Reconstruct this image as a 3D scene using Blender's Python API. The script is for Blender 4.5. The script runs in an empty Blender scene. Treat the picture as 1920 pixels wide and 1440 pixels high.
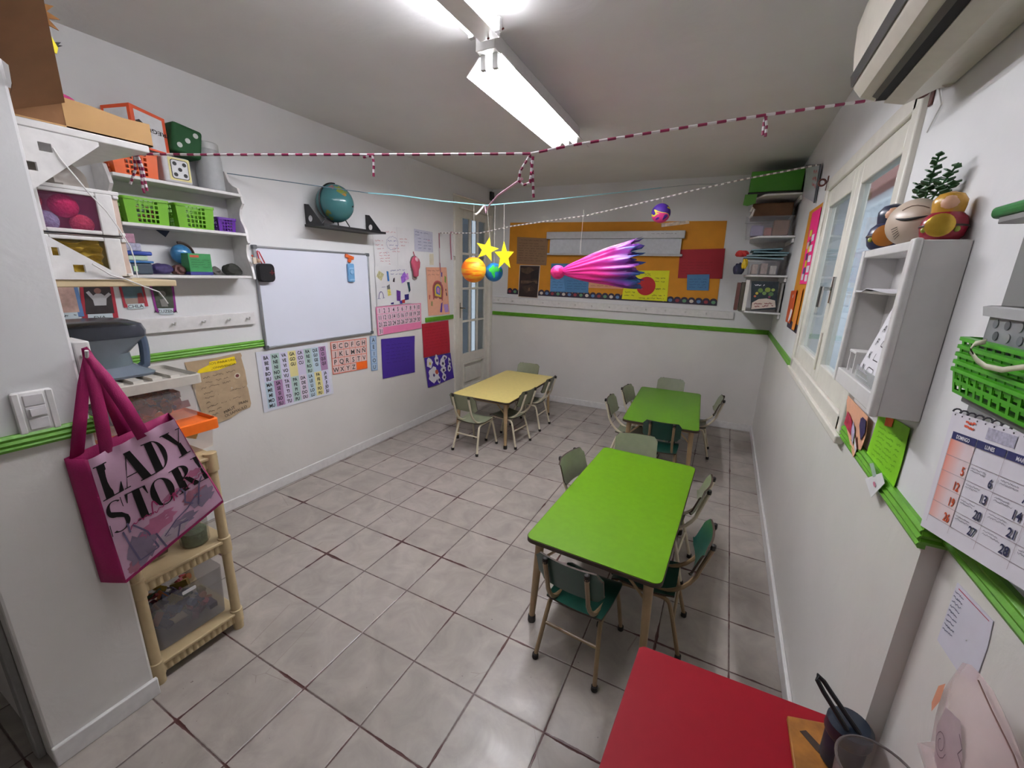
import bpy, math, random
from math import sin, cos, pi, radians
from mathutils import Matrix, Vector
random.seed(7)
SC = bpy.context.scene
COL = SC.collection

# ---------------------------------------------------------------- camera, world, exposure
cam_data = bpy.data.cameras.new('camera')
cam = bpy.data.objects.new('camera', cam_data)
COL.objects.link(cam)
_rt = Vector((0.88970195, 0.45557278, 0.02973003)); _up = Vector((-0.1425813, 0.21540772, 0.96605905)); _fw = Vector((-0.43370613, 0.86374357, -0.25660483))
_m = Matrix((_rt, _up, -_fw)).transposed().to_4x4()
_m.translation = Vector((2.8046, 0.0, 1.6090))
cam.matrix_world = _m
cam_data.sensor_fit = 'HORIZONTAL'; cam_data.sensor_width = 36.0
cam_data.lens = 777.64 / 1920 * 36.0
cam_data.clip_start = 0.02; cam_data.clip_end = 100
SC.camera = cam
SC.view_settings.view_transform = 'Standard'
SC.view_settings.look = 'None'
SC.view_settings.gamma = 1.0
SC.view_settings.use_curve_mapping = False
SC.view_settings.exposure = 0.75
TUBE, TUBE_BARE = 72.0, 36.0   # radiance of the fluorescent tubes (reflector fitting, bare fitting)
w = bpy.data.worlds.new('overcast_sky'); SC.world = w; w.use_nodes = True
_bg = w.node_tree.nodes['Background']
_bg.inputs['Color'].default_value = (0.80, 0.90, 1.0, 1); _bg.inputs['Strength'].default_value = 1.15

XR, YB, KB, H = 3.2416, 4.888, 0.04838, 2.619
ZT = 1.10
XN = XR + 0.035        # right wall near the camera, beyond the jog
YJ = 1.07

# ---------------------------------------------------------------- helpers
def lin(hx):
    hx = hx.lstrip('#'); r = []
    for i in (0, 2, 4):
        c = int(hx[i:i+2], 16) / 255
        r.append(c / 12.92 if c <= .04045 else ((c + .055) / 1.055) ** 2.4)
    return (r[0], r[1], r[2], 1)
_mats = {}
def M(name, hx, rough=.5, metal=0, var=.06, vs=30, bump=0, bs=60, trans=0, emis=0, alpha=1, spec=.5, coat=0):
    if name in _mats: return _mats[name]
    m = bpy.data.materials.new(name); m.use_nodes = True
    nt = m.node_tree; N = nt.nodes; L = nt.links; b = N['Principled BSDF']
    c = lin(hx)
    tc = N.new('ShaderNodeTexCoord')
    if var:
        no = N.new('ShaderNodeTexNoise'); no.inputs['Scale'].default_value = vs; no.inputs['Detail'].default_value = 4
        L.new(tc.outputs['Object'], no.inputs['Vector'])
        mr = N.new('ShaderNodeMapRange'); mr.inputs['From Min'].default_value = .3; mr.inputs['From Max'].default_value = .7
        mr.inputs['To Min'].default_value = 1 - var; mr.inputs['To Max'].default_value = 1 + var
        L.new(no.outputs['Fac'], mr.inputs['Value'])
        mx = N.new('ShaderNodeVectorMath'); mx.operation = 'SCALE'; mx.inputs[0].default_value = c[:3]
        L.new(mr.outputs[0], mx.inputs['Scale']); L.new(mx.outputs[0], b.inputs['Base Color'])
    else:
        b.inputs['Base Color'].default_value = c
    b.inputs['Roughness'].default_value = rough; b.inputs['Metallic'].default_value = metal
    b.inputs['Specular IOR Level'].default_value = spec
    if coat: b.inputs['Coat Weight'].default_value = coat
    if trans: b.inputs['Transmission Weight'].default_value = trans; b.inputs['IOR'].default_value = 1.2
    if alpha < 1: b.inputs['Alpha'].default_value = alpha
    if emis: b.inputs['Emission Color'].default_value = c; b.inputs['Emission Strength'].default_value = emis
    if bump:
        n2 = N.new('ShaderNodeTexNoise'); n2.inputs['Scale'].default_value = bs; n2.inputs['Detail'].default_value = 5
        L.new(tc.outputs['Object'], n2.inputs['Vector'])
        bp = N.new('ShaderNodeBump'); bp.inputs['Strength'].default_value = bump; bp.inputs['Distance'].default_value = .01
        L.new(n2.outputs['Fac'], bp.inputs['Height']); L.new(bp.outputs[0], b.inputs['Normal'])
    _mats[name] = m
    return m

def root_matrix(o):
    m = o.matrix_basis.copy()
    while o.parent: o = o.parent; m = o.matrix_basis @ m
    return m

class MB:
    """collects geometry in world coordinates, builds one mesh object"""
    def __init__(s): s.v = []; s.f = []; s.m = []; s.T = None
    def add(s, vs, fs, m=0):
        o = len(s.v)
        for p in vs:
            p = Vector(p); s.v.append(s.T @ p if s.T else p)
        for f in fs: s.f.append([o + i for i in f]); s.m.append(m)
        return s
    def box(s, x0, y0, z0, x1, y1, z1, m=0):
        if x0 > x1: x0, x1 = x1, x0
        if y0 > y1: y0, y1 = y1, y0
        if z0 > z1: z0, z1 = z1, z0
        return s.add([(x0,y0,z0),(x1,y0,z0),(x1,y1,z0),(x0,y1,z0),(x0,y0,z1),(x1,y0,z1),(x1,y1,z1),(x0,y1,z1)],
                     [(0,3,2,1),(4,5,6,7),(0,1,5,4),(1,2,6,5),(2,3,7,6),(3,0,4,7)], m)
    def loft(s, rings, m=0, closed=True, caps=True):
        n = len(rings[0]); vs = [p for r in rings for p in r]; fs = []
        for i in range(len(rings) - 1):
            for j in range(n if closed else n - 1):
                k = (j + 1) % n
                fs.append((i*n+j, i*n+k, (i+1)*n+k, (i+1)*n+j))
        if caps and closed:
            fs.append(tuple(range(n - 1, -1, -1))); fs.append(tuple((len(rings)-1)*n + j for j in range(n)))
        return s.add(vs, fs, m)
    def tube(s, path, r, n=8, m=0, closed=False, mats=None):
        P = [Vector(p) for p in path]; k = len(P)
        R = r if isinstance(r, (list, tuple)) else [r] * k
        t0 = (P[1] - P[0]).normalized(); up = Vector((0,0,1)) if abs(t0.z) < .9 else Vector((1,0,0))
        a = t0.cross(up).normalized(); rings = []
        for i in range(k):
            if closed: t = (P[(i+1) % k] - P[i-1]).normalized()
            else: t = ((P[min(i+1,k-1)] - P[max(i-1,0)])).normalized()
            a = (a - t * a.dot(t)); a = a.normalized() if a.length > 1e-6 else t.orthogonal().normalized()
            b = t.cross(a)
            rings.append([P[i] + (a * cos(2*pi*j/n) + b * sin(2*pi*j/n)) * R[i] for j in range(n)])
        if closed: rings.append(rings[0])
        if mats:
            for i in range(len(rings)-1): s.loft(rings[i:i+2], mats[i % len(mats)], caps=False)
            return s
        return s.loft(rings, m, caps=not closed)
    def lathe(s, prof, c=(0,0,0), n=24, m=0, axis=None):
        c = Vector(c); z = Vector(axis).normalized() if axis else Vector((0,0,1))
        x = z.orthogonal().normalized() if axis else Vector((1,0,0)); y = z.cross(x)
        rings = [[c + z*h + (x*cos(2*pi*j/n) + y*sin(2*pi*j/n)) * max(r, 1e-4) for j in range(n)] for r, h in prof]
        return s.loft(rings, m)
    def prism(s, poly, o, u, v, d, m=0):
        """polygon in the u,v frame at o, extruded by vector d"""
        o, u, v, d = Vector(o), Vector(u), Vector(v), Vector(d)
        if u.cross(v).dot(d) < 0: poly = poly[::-1]
        a = [o + u*p[0] + v*p[1] for p in poly]; n = len(a)
        return s.add(a + [p + d for p in a], [tuple(range(n-1,-1,-1)), tuple(range(n, 2*n))] + [(i,(i+1)%n,n+(i+1)%n,n+i) for i in range(n)], m)
    def sphere(s, c, r, n=20, k=12, m=0, sc=(1,1,1)):
        return s.loft([[(c[0]+sc[0]*r*sin(pi*i/k)*cos(2*pi*j/n), c[1]+sc[1]*r*sin(pi*i/k)*sin(2*pi*j/n), c[2]-sc[2]*r*cos(pi*i/k)) for j in range(n)]
                       for i in [.02]+list(range(1,k))+[k-.02]], m)
    def grid(s, fn, nu, nv, m=0):
        vs = [fn(i/nu, j/nv) for j in range(nv+1) for i in range(nu+1)]
        return s.add(vs, [(j*(nu+1)+i, j*(nu+1)+i+1, (j+1)*(nu+1)+i+1, (j+1)*(nu+1)+i) for j in range(nv) for i in range(nu)], m)
    def build(s, name, mats, parent=None, smooth=True, bevel=0, angle=35, segs=2, local=False):
        me = bpy.data.meshes.new(name)
        if not isinstance(mats, (list, tuple)): mats = [mats]
        o = bpy.data.objects.new(name, me); COL.objects.link(o)
        if parent is not None:
            o.parent = parent
            mi = Matrix.Identity(4) if local else root_matrix(parent).inverted()
        else:
            xs = [p.x for p in s.v]; ys = [p.y for p in s.v]; zs = [p.z for p in s.v]
            c = Vector(((min(xs)+max(xs))/2, (min(ys)+max(ys))/2, min(zs)))
            if local: c = Vector((0,0,0))
            o.location = c; mi = Matrix.Translation(-c)
        me.from_pydata([mi @ p for p in s.v], [], s.f)
        for m in mats: me.materials.append(m)
        me.polygons.foreach_set('material_index', s.m)
        if smooth:
            me.polygons.foreach_set('use_smooth', [True]*len(me.polygons))
            me.set_sharp_from_angle(angle=radians(angle))
        me.update()
        if bevel:
            b = o.modifiers.new('bevel', 'BEVEL'); b.width = bevel; b.segments = segs; b.limit_method = 'ANGLE'; b.angle_limit = radians(40)
        return o

def tag(o, label=None, cat=None, group=None, kind=None):
    if label: o['label'] = label
    if cat: o['category'] = cat
    if group: o['group'] = group
    if kind: o['kind'] = kind
    return o
def thing(name, label, cat, loc=(0,0,0), rz=0, group=None):
    o = bpy.data.objects.new(name, None); COL.objects.link(o); o.empty_display_size = .05
    o.location = loc; o.rotation_euler = (0,0,rz)
    return tag(o, label, cat, group)
def struct(o): o['kind'] = 'structure'; return o
def dup(root, label, loc, rz, group=None):
    def cp(o, par):
        c = o.copy(); COL.objects.link(c)
        if par: c.parent = par; c.matrix_parent_inverse = o.matrix_parent_inverse.copy()
        for ch in list(o.children): cp(ch, c)
        return c
    r = cp(root, None); r.location = loc; r.rotation_euler = (0,0,rz); r['label'] = label
    if group: r['group'] = group
    return r
def rrect(w, h, r, n=5):
    p = []
    for cx, cy, a in ((w/2-r,h/2-r,0),(-w/2+r,h/2-r,pi/2),(-w/2+r,-h/2+r,pi),(w/2-r,-h/2+r,1.5*pi)):
        for i in range(n+1): t = a + pi/2*i/n; p.append((cx+r*cos(t), cy+r*sin(t)))
    return p
def circle(r, n=24, a0=0): return [(r*cos(a0+2*pi*i/n), r*sin(a0+2*pi*i/n)) for i in range(n)]
def bez(a, b, c, n=6):
    a, b, c = Vector(a), Vector(b), Vector(c)
    return [a*(1-t)**2 + b*2*t*(1-t) + c*t*t for t in [i/n for i in range(n+1)]]

# ---------------------------------------------------------------- materials of the room
def wall_mat(name, hx_up, hx_low, split, bump=.25, scale=9):
    m = bpy.data.materials.new(name); m.use_nodes = True; nt = m.node_tree; N = nt.nodes; L = nt.links; b = N['Principled BSDF']
    ge = N.new('ShaderNodeNewGeometry'); sp = N.new('ShaderNodeSeparateXYZ'); L.new(ge.outputs['Position'], sp.inputs[0])
    gt = N.new('ShaderNodeMath'); gt.operation = 'GREATER_THAN'; gt.inputs[1].default_value = split; L.new(sp.outputs['Z'], gt.inputs[0])
    mx = N.new('ShaderNodeMix'); mx.data_type = 'RGBA'; mx.inputs['A'].default_value = lin(hx_low); mx.inputs['B'].default_value = lin(hx_up)
    L.new(gt.outputs[0], mx.inputs['Factor'])
    n1 = N.new('ShaderNodeTexNoise'); n1.inputs['Scale'].default_value = 2.5; n1.inputs['Detail'].default_value = 6; L.new(ge.outputs['Position'], n1.inputs['Vector'])
    mr = N.new('ShaderNodeMapRange'); mr.inputs['From Min'].default_value = .3; mr.inputs['From Max'].default_value = .7; mr.inputs['To Min'].default_value = .96; mr.inputs['To Max'].default_value = 1.03
    L.new(n1.outputs['Fac'], mr.inputs['Value'])
    # scuffs and chips
    n3 = N.new('ShaderNodeTexNoise'); n3.inputs['Scale'].default_value = 14; n3.inputs['Detail'].default_value = 8; n3.inputs['Roughness'].default_value = .7; L.new(ge.outputs['Position'], n3.inputs['Vector'])
    m3 = N.new('ShaderNodeMapRange'); m3.inputs['From Min'].default_value = .70; m3.inputs['From Max'].default_value = .78; m3.inputs['To Min'].default_value = 1; m3.inputs['To Max'].default_value = .8
    L.new(n3.outputs['Fac'], m3.inputs['Value'])
    mu = N.new('ShaderNodeMath'); mu.operation = 'MULTIPLY'; L.new(mr.outputs[0], mu.inputs[0]); L.new(m3.outputs[0], mu.inputs[1])
    sc = N.new('ShaderNodeVectorMath'); sc.operation = 'SCALE'; L.new(mx.outputs['Result'], sc.inputs[0]); L.new(mu.outputs[0], sc.inputs['Scale'])
    L.new(sc.outputs[0], b.inputs['Base Color'])
    ro = N.new('ShaderNodeMapRange'); ro.inputs['To Min'].default_value = .42; ro.inputs['To Max'].default_value = .75; L.new(gt.outputs[0], ro.inputs['Value']); L.new(ro.outputs[0], b.inputs['Roughness'])
    n2 = N.new('ShaderNodeTexNoise'); n2.inputs['Scale'].default_value = scale; n2.inputs['Detail'].default_value = 7; n2.inputs['Distortion'].default_value = .6; L.new(ge.outputs['Position'], n2.inputs['Vector'])
    bp = N.new('ShaderNodeBump'); bp.inputs['Strength'].default_value = bump; bp.inputs['Distance'].default_value = .012
    L.new(n2.outputs['Fac'], bp.inputs['Height']); L.new(bp.outputs[0], b.inputs['Normal'])
    return m
MW = wall_mat('painted_wall', '#dedede', '#dbd8d3', ZT)
MCEIL = wall_mat('ceiling_plaster', '#e0dfde', '#e0dfde', 0, .55, 3.5)
MWT = M('white_paint_gloss', '#dedcda', .35, bump=.05, bs=40)
MWOOD = M('cream_painted_wood', '#dcd8cd', .4, var=.05, vs=15, bump=.12, bs=30)
MGREEN = M('green_trim_paint', '#5c9c22', .4, var=.1, vs=25, bump=.1)

def floor_mat():
    m = bpy.data.materials.new('floor_tiles'); m.use_nodes = True; nt = m.node_tree; N = nt.nodes; L = nt.links; b = N['Principled BSDF']
    def mt(op, a, c=None):
        n = N.new('ShaderNodeMath'); n.operation = op
        for i, x in enumerate((a, c)):
            if x is None: continue
            if isinstance(x, (int, float)): n.inputs[i].default_value = x
            else: L.new(x, n.inputs[i])
        return n.outputs[0]
    def rng(x, a, c, d=0., e=1.):
        n = N.new('ShaderNodeMapRange'); n.inputs['From Min'].default_value = a; n.inputs['From Max'].default_value = c
        n.inputs['To Min'].default_value = d; n.inputs['To Max'].default_value = e; L.new(x, n.inputs['Value']); return n.outputs[0]
    def noise(scale, det=4, dist=0., rough=.5):
        n = N.new('ShaderNodeTexNoise'); n.inputs['Scale'].default_value = scale; n.inputs['Detail'].default_value = det
        n.inputs['Distortion'].default_value = dist; n.inputs['Roughness'].default_value = rough; L.new(ge.outputs['Position'], n.inputs['Vector']); return n
    ge = N.new('ShaderNodeNewGeometry'); sp = N.new('ShaderNodeSeparateXYZ'); L.new(ge.outputs['Position'], sp.inputs[0])
    gx = mt('DIVIDE', mt('SUBTRACT', sp.outputs['X'], .0342), .3); gy = mt('DIVIDE', mt('SUBTRACT', sp.outputs['Y'], .1838), .3)
    fx, fy = mt('FRACT', gx), mt('FRACT', gy)
    dx = mt('MULTIPLY', mt('MINIMUM', fx, mt('SUBTRACT', 1., fx)), .3); dy = mt('MULTIPLY', mt('MINIMUM', fy, mt('SUBTRACT', 1., fy)), .3)
    d = mt('MINIMUM', dx, dy)
    jit = noise(60, 3)
    dj = mt('ADD', d, mt('MULTIPLY', mt('SUBTRACT', jit.outputs['Fac'], .5), .003))
    grout = rng(dj, .0022, .0038, 1, 0)
    wide = noise(3.3, 3)
    chipw = rng(wide.outputs['Fac'], .50, .72, 0, .010)
    chip = mt('LESS_THAN', mt('ADD', d, mt('MULTIPLY', mt('SUBTRACT', noise(22, 4).outputs['Fac'], .5), .010)), chipw)
    cell = N.new('ShaderNodeCombineXYZ'); L.new(mt('FLOOR', gx), cell.inputs[0]); L.new(mt('FLOOR', gy), cell.inputs[1])
    wn = N.new('ShaderNodeTexWhiteNoise'); L.new(cell.outputs[0], wn.inputs['Vector'])
    tone = mt('MULTIPLY', rng(wn.outputs['Value'], 0, 1, .93, 1.06), rng(noise(7, 6, .8, .6).outputs['Fac'], .3, .7, .80, 1.12))
    # speckled dirt pits
    pit = mt('GREATER_THAN', noise(45, 2).outputs['Fac'], .76)
    base = N.new('ShaderNodeVectorMath'); base.operation = 'SCALE'; base.inputs[0].default_value = lin('#a69e96')[:3]; L.new(tone, base.inputs['Scale'])
    # cracks in some tiles
    vo = N.new('ShaderNodeTexVoronoi'); vo.feature = 'DISTANCE_TO_EDGE'; vo.inputs['Scale'].default_value = 2.3; L.new(ge.outputs['Position'], vo.inputs['Vector'])
    crack = mt('MULTIPLY', mt('LESS_THAN', vo.outputs['Distance'], .0022), mt('GREATER_THAN', noise(1.7, 1).outputs['Fac'], .58))
    def mixc(f, a, hx):
        n = N.new('ShaderNodeMix'); n.data_type = 'RGBA'; L.new(f, n.inputs['Factor']); L.new(a, n.inputs['A']); n.inputs['B'].default_value = lin(hx); return n.outputs['Result']
    c = mixc(mt('MULTIPLY', crack, .35), base.outputs[0], '#6b5750')
    c = mixc(mt('MULTIPLY', pit, .7), c, '#5a4a48')
    c = mixc(mt('MULTIPLY', grout, .92), c, '#5a4a47')
    c = mixc(chip, c, '#4e2c2a')
    L.new(c, b.inputs['Base Color'])
    L.new(rng(noise(9, 4).outputs['Fac'], .3, .7, .28, .46), b.inputs['Roughness'])
    hb = mt('ADD', mt('MULTIPLY', rng(dj, .001, .006), .8), mt('MULTIPLY', noise(16, 4, 1.2).outputs['Fac'], .35))
    bp = N.new('ShaderNodeBump'); bp.inputs['Strength'].default_value = .45; bp.inputs['Distance'].default_value = .006
    L.new(hb, bp.inputs['Height']); L.new(bp.outputs[0], b.inputs['Normal'])
    return m

# ---------------------------------------------------------------- room shell
def yback(x): return YB + KB * x
def shell():
    T = .15
    b = MB().box(-1.6, -1.9, -.1, XN + T, 5.4, 0); struct(b.build('floor', floor_mat(), smooth=False, local=True))
    b = MB().box(-1.0, -1.9, H, XN + T, 5.3, H + .1); struct(b.build('ceiling', MCEIL, smooth=False, local=True))
    # back wall (slightly out of square)
    b = MB(); b.prism([(-.2, yback(-.2)), (XN+T, yback(XN+T)), (XN+T, yback(XN+T)+T), (-.2, yback(-.2)+T)], (0,0,0), (1,0,0), (0,1,0), (0,0,H))
    struct(b.build('wall_back', MW, smooth=False, local=True))
    # left wall with the door opening y 4.10..4.84, z 0..2.32
    b = MB(); b.box(-T, .5, 0, 0, 4.10, H); b.box(-T, 4.10, 2.32, 0, 4.84, H); b.box(-T, 4.84, 0, 0, yback(0), H)
    struct(b.build('wall_left', MW, smooth=False, local=True))
    # right wall with the window opening
    b = MB(); y0, y1, z0, z1 = 1.80, 3.14, 1.12, 2.15
    b.box(XR, YJ, 0, XR+T, y0, H); b.box(XR, y1, 0, XR+T, 5.2, H); b.box(XR, y0, 0, XR+T, y1, z0); b.box(XR, y0, z1, XR+T, y1, H)
    struct(b.build('wall_right', MW, smooth=False, local=True))
    b = MB().box(XN, -1.9, 0, XN+T, YJ, H); struct(b.build('wall_right_near', MW, smooth=False, local=True))
    # wall stub ending at the opening the camera looks through
    b = MB().box(-1.0, .225, 0, 1.055, .505, H); struct(b.build('wall_front', MW, smooth=False, bevel=.008, local=True))
    b = MB().box(-1.0, -1.9, 0, -.85, .225, H); struct(b.build('wall_hall', MW, smooth=False, local=True))
    b = MB().box(-1.0, -2.05, 0, XN+T, -1.9, H); struct(b.build('wall_rear', MW, smooth=False, local=True))
    b = MB().box(.93, .205, 0, .985, .225, 2.1); struct(b.build('trim_4', M('grey_casing', '#8d8b88', .5), bevel=.004, local=True))
    # baseboards
    def bb(name, mbs): struct(mbs.build(name, MWT, bevel=.004, local=True))
    bb('baseboard_left', MB().box(0, .505, 0, .014, 4.02, .075))
    bb('baseboard_right', MB().box(XR-.016, YJ, 0, XR, yback(XR), .075))
    bb('baseboard_front', MB().box(1.055, .225, 0, 1.07, .512, .075))
    q = MB(); q.prism([(.0, yback(0)-.014), (XR, yback(XR)-.014), (XR, yback(XR)), (0, yback(0))], (0,0,0), (1,0,0), (0,1,0), (0,0,.075)); bb('baseboard_back', q)
    # green dado trim with a grooved profile
    prof = [(0,-.024),(.012,-.024),(.016,-.016),(.012,-.010),(.017,-.002),(.012,.006),(.016,.014),(.010,.022),(0,.022)]
    t = MB()
    t.prism(prof, (0,.505,ZT), (1,0,0), (0,0,1), (0,1.24,0)); t.prism(prof, (0,3.50,ZT+.012), (1,0,0), (0,0,1), (0,.50,0))
    struct(t.build('trim_left', MGREEN, angle=20, local=True))
    t = MB(); t.prism(prof, (.03,yback(.03),ZT), (KB,-1,0), (0,0,1), (XR-.04, KB*(XR-.04), 0)); struct(t.build('trim_back', MGREEN, angle=20, local=True))
    t = MB(); t.prism(prof, (XR,YJ-.012,ZT+.006), (-1,0,0), (0,0,1), (0,.75,0)); t.prism(prof, (XR,3.10,ZT-.012), (-1,0,0), (0,0,1), (0,yback(XR)-3.11,0))
    t.prism(prof, (XR-.012,YJ,ZT+.016), (0,-1,0), (0,0,1), (.05,0,0)); t.prism(prof, (XN,YJ,ZT+.028), (-1,0,0), (0,0,1), (0,-1.4,0))
    struct(t.build('trim_right', MGREEN, angle=20, local=True))
    t = MB(); t.prism(prof, (1.055,.215,ZT+.004), (1,0,0), (0,0,1), (0,.305,0)); t.prism(prof, (1.07,.505,ZT+.004), (0,1,0), (0,0,1), (-.3,0,0)); struct(t.build('trim_front', MGREEN, angle=20, local=True))
shell()

# ---------------------------------------------------------------- fluorescent fittings (the room's lamps)
MTUBE = M('lit_fluorescent_tube', '#f8f8ff', .3, var=0, emis=TUBE); MTUBE2 = M('lit_bare_tube', '#f8f8ff', .3, var=0, emis=TUBE_BARE)
MENAM = M('white_enamel', '#e9e8e6', .35, var=.03)
MSOCK = M('lamp_socket_plastic', '#b9b9b6', .5)
def lamp(label, loc, rz, L, refl):
    t = thing('fluorescent_ceiling_light', label, 'ceiling light', loc, rz, 'fluorescent lights along the ceiling')
    t.matrix_basis = t.matrix_basis
    def bd(mb, n, m, p=t, **k): mb.T = t.matrix_basis; mb2 = mb; return mb2
    Tm = Matrix.LocRotScale(Vector(loc), Matrix.Rotation(rz,3,'Z').to_quaternion(), None)
    b = MB(); b.T = Tm; b.box(-.048, 0, -.066, .048, L, 0); b.build('housing', MENAM, t, bevel=.003)
    if refl:
        for s in (-1, 1):
            r = MB(); r.T = Tm
            r.prism([(s*.030,-.067),(s*.056,-.068),(s*.122,-.135),(s*.124,-.133),(s*.058,-.064),(s*.030,-.064)], (0,.05,0), (1,0,0), (0,0,1), (0,L-.06,0)); r.build('reflector', MENAM, t)
    xs = (.030, -.030) if refl else (.062, -.062); zt = -.105 if refl else -.05
    for x in xs:
        q = MB(); q.T = Tm; q.tube([(x,.06,zt),(x,L-.06,zt)], .013, 10); q.build('tube', MTUBE if refl else MTUBE2, t)
        for yy in (.035, L-.055):
            k = MB(); k.T = Tm; k.box(x-.013, yy, zt-.02, x+.013, yy+.022, -.064 if refl else -.02); k.build('socket', MSOCK, t, bevel=.003)
    if not refl:
        k = MB(); k.T = Tm; k.tube([(.0,L-.02,-.07),(.02,L+.04,-.02),(.03,L+.06,-.004)], .004, 6); k.build('wire', M('red_brown_wire', '#7a2f2c', .5), t)
    return t
lamp('white reflector fluorescent light at mid ceiling, whole fitting visible', (1.703,1.83,H), radians(1.9), 1.30, True)
lamp('bare twin tube fluorescent light cut off by top edge of view', (1.757,.47,H), radians(-.3), 1.30, False)
# ---------------------------------------------------------------- window (right wall), door (left wall), what lies outside
MGLASS = M('window_glass', '#eef4f6', .03, var=0, trans=1.0)
def window():
    y0, y1, z0, z1 = 1.80, 3.14, 1.12, 2.15
    f = MB(); x0, x1 = XR-.018, XR+.06
    f.box(x0, y0-.035, z0-.03, x1, y0+.03, z1+.03); f.box(x0, y1-.03, z0-.03, x1, y1+.035, z1+.03); f.box(x0, y0, z1-.03, x1, y1, z1+.035); f.box(x0, y0, z0-.035, x1, y1, z0+.03)
    w = f.build('window_1', MWOOD, bevel=.006); struct(w)
    g = MB(); g.box(XR-.03, y0-.05, z0-.06, XR, y1+.04, z0-.03); g.build('window_sill', MWOOD, w, bevel=.005)
    ym = 2.45
    for nm, a, b_ in (('near', y0+.03, ym), ('far', ym, y1-.03)):
        s = MB(); xa, xb = XR-.006, XR+.035
        wn = .05 if nm == 'near' else .075
        s.box(xa, a, z0+.03, xb, a+wn, z1-.03); s.box(xa, b_-.075, z0+.03, xb, b_, z1-.03)
        s.box(xa, a+wn, z1-.13, xb, b_-.075, z1-.03); s.box(xa, a+wn, z0+.03, xb, b_-.075, z0+.12)
        c = s.build('casement', MWOOD, w, bevel=.005)
        q = MB(); q.box(XR+.012, a+wn-.005, z0+.115, XR+.016, b_-.07, z1-.125); q.build('pane', MGLASS, c, smooth=False)
        for zz in (1.30, 1.92):
            h = MB(); hy = a-.004 if nm == 'near' else b_+.004; h.tube([(XR-.012,hy,zz-.04),(XR-.012,hy,zz+.04)], .006, 8); h.build('hinge', MWOOD, c)
    k = MB(); k.box(XR-.014, ym-.02, 1.52, XR-.006, ym+.012, 1.64); k.tube([(XR-.012,ym,1.585),(XR-.05,ym,1.585)], .008, 8); k.tube([(XR-.05,ym-.006,1.595),(XR-.05,ym+.004,1.50)], .009, 8)
    k.build('window_handle', M('chrome', '#b5b7b8', .2, metal=1), w)
    a = MB(); a.tube([(XR-.012,ym,1.20),(XR-.012,ym,1.38)], .005, 6); a.build('bolt', MWOOD, w)
window()
def outside():
    p = M('white_lapped_siding', '#d3d7de', .6)
    b = MB(); b.box(4.6, .8, 0, 4.75, 14, 2.95)
    for i in range(14): b.box(4.585, .8, .21*i, 4.6, 14, .21*i+.2)
    b.box(XR+.15, 14, 0, 4.75, 14.1, 3.2)
    o = b.build('wall_patio', p, smooth=False, bevel=.006); struct(o)
    b = MB().box(XR+.15, .4, -.1, 6.0, 14, 0); struct(b.build('floor_patio', M('patio_cement', '#8f8d89', .8)))
    g = MB()
    for i in range(8): g.tube([(4.50,6.4+i*.30,1.4),(4.50,6.4+i*.30,2.75)], .016, 6)
    for zz in (1.45, 2.1, 2.72): g.tube([(4.50,6.3,zz),(4.50,8.6,zz)], .018, 6)
    tag(g.build('window_grille', M('white_iron', '#d5d8dc', .5)), 'white iron grille on patio wall seen through the window', 'grille')
    b = MB(); b.prism([(4.45,2.92),(4.62,2.90),(5.1,3.75),(5.06,3.8)], (0,1.2,0), (1,0,0), (0,0,1), (0,12.8,0)); tag(b.build('patio_awning', M('terracotta_red_awning', '#8e4a3c', .7)), 'terracotta red awning outside above the window', 'awning')
    # courtyard seen through the glazed door
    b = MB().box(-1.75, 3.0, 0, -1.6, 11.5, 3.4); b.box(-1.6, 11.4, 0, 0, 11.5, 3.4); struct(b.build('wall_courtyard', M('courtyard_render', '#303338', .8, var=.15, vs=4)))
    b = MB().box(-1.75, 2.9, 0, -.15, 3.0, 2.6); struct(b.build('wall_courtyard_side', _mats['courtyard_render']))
    b = MB().box(-.62, 5.27, 0, -.55, 5.40, 2.9); b.box(-.62,5.66,0,-.55,5.78,1.3); struct(b.build('trim_5', M('white_post_paint', '#c9ccd0', .5)))
    j = thing('potted_shrub', 'dark leafy shrub in courtyard behind the glazed door', 'plant', (-1.0,4.9,0))
    b = MB().lathe([(.12,0),(.16,.26),(.17,.28),(.14,.28)], (-1.0,4.9,0), 16); b.build('pot', M('clay_pot', '#7b4a3a', .8), j)
    b = MB(); rnd = random.Random(3)
    for i in range(160):
        a = rnd.uniform(0,6.28); r = rnd.uniform(.02,.3); z = rnd.uniform(.35,1.5); c = Vector((-1.0+r*cos(a), 4.9+r*sin(a), z)); d = Vector((cos(a),sin(a),rnd.uniform(-.4,.6)))*.07; e = Vector((-sin(a),cos(a),0))*.022
        b.add([c-d, c+e, c+d, c-e], [(0,1,2,3)])
    b.tube([(-1.0,4.9,.2),(-1.02,4.9,1.4)], .02, 6); b.build('foliage', M('shrub_leaf', '#24361f', .6), j, smooth=False)
outside()
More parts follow.
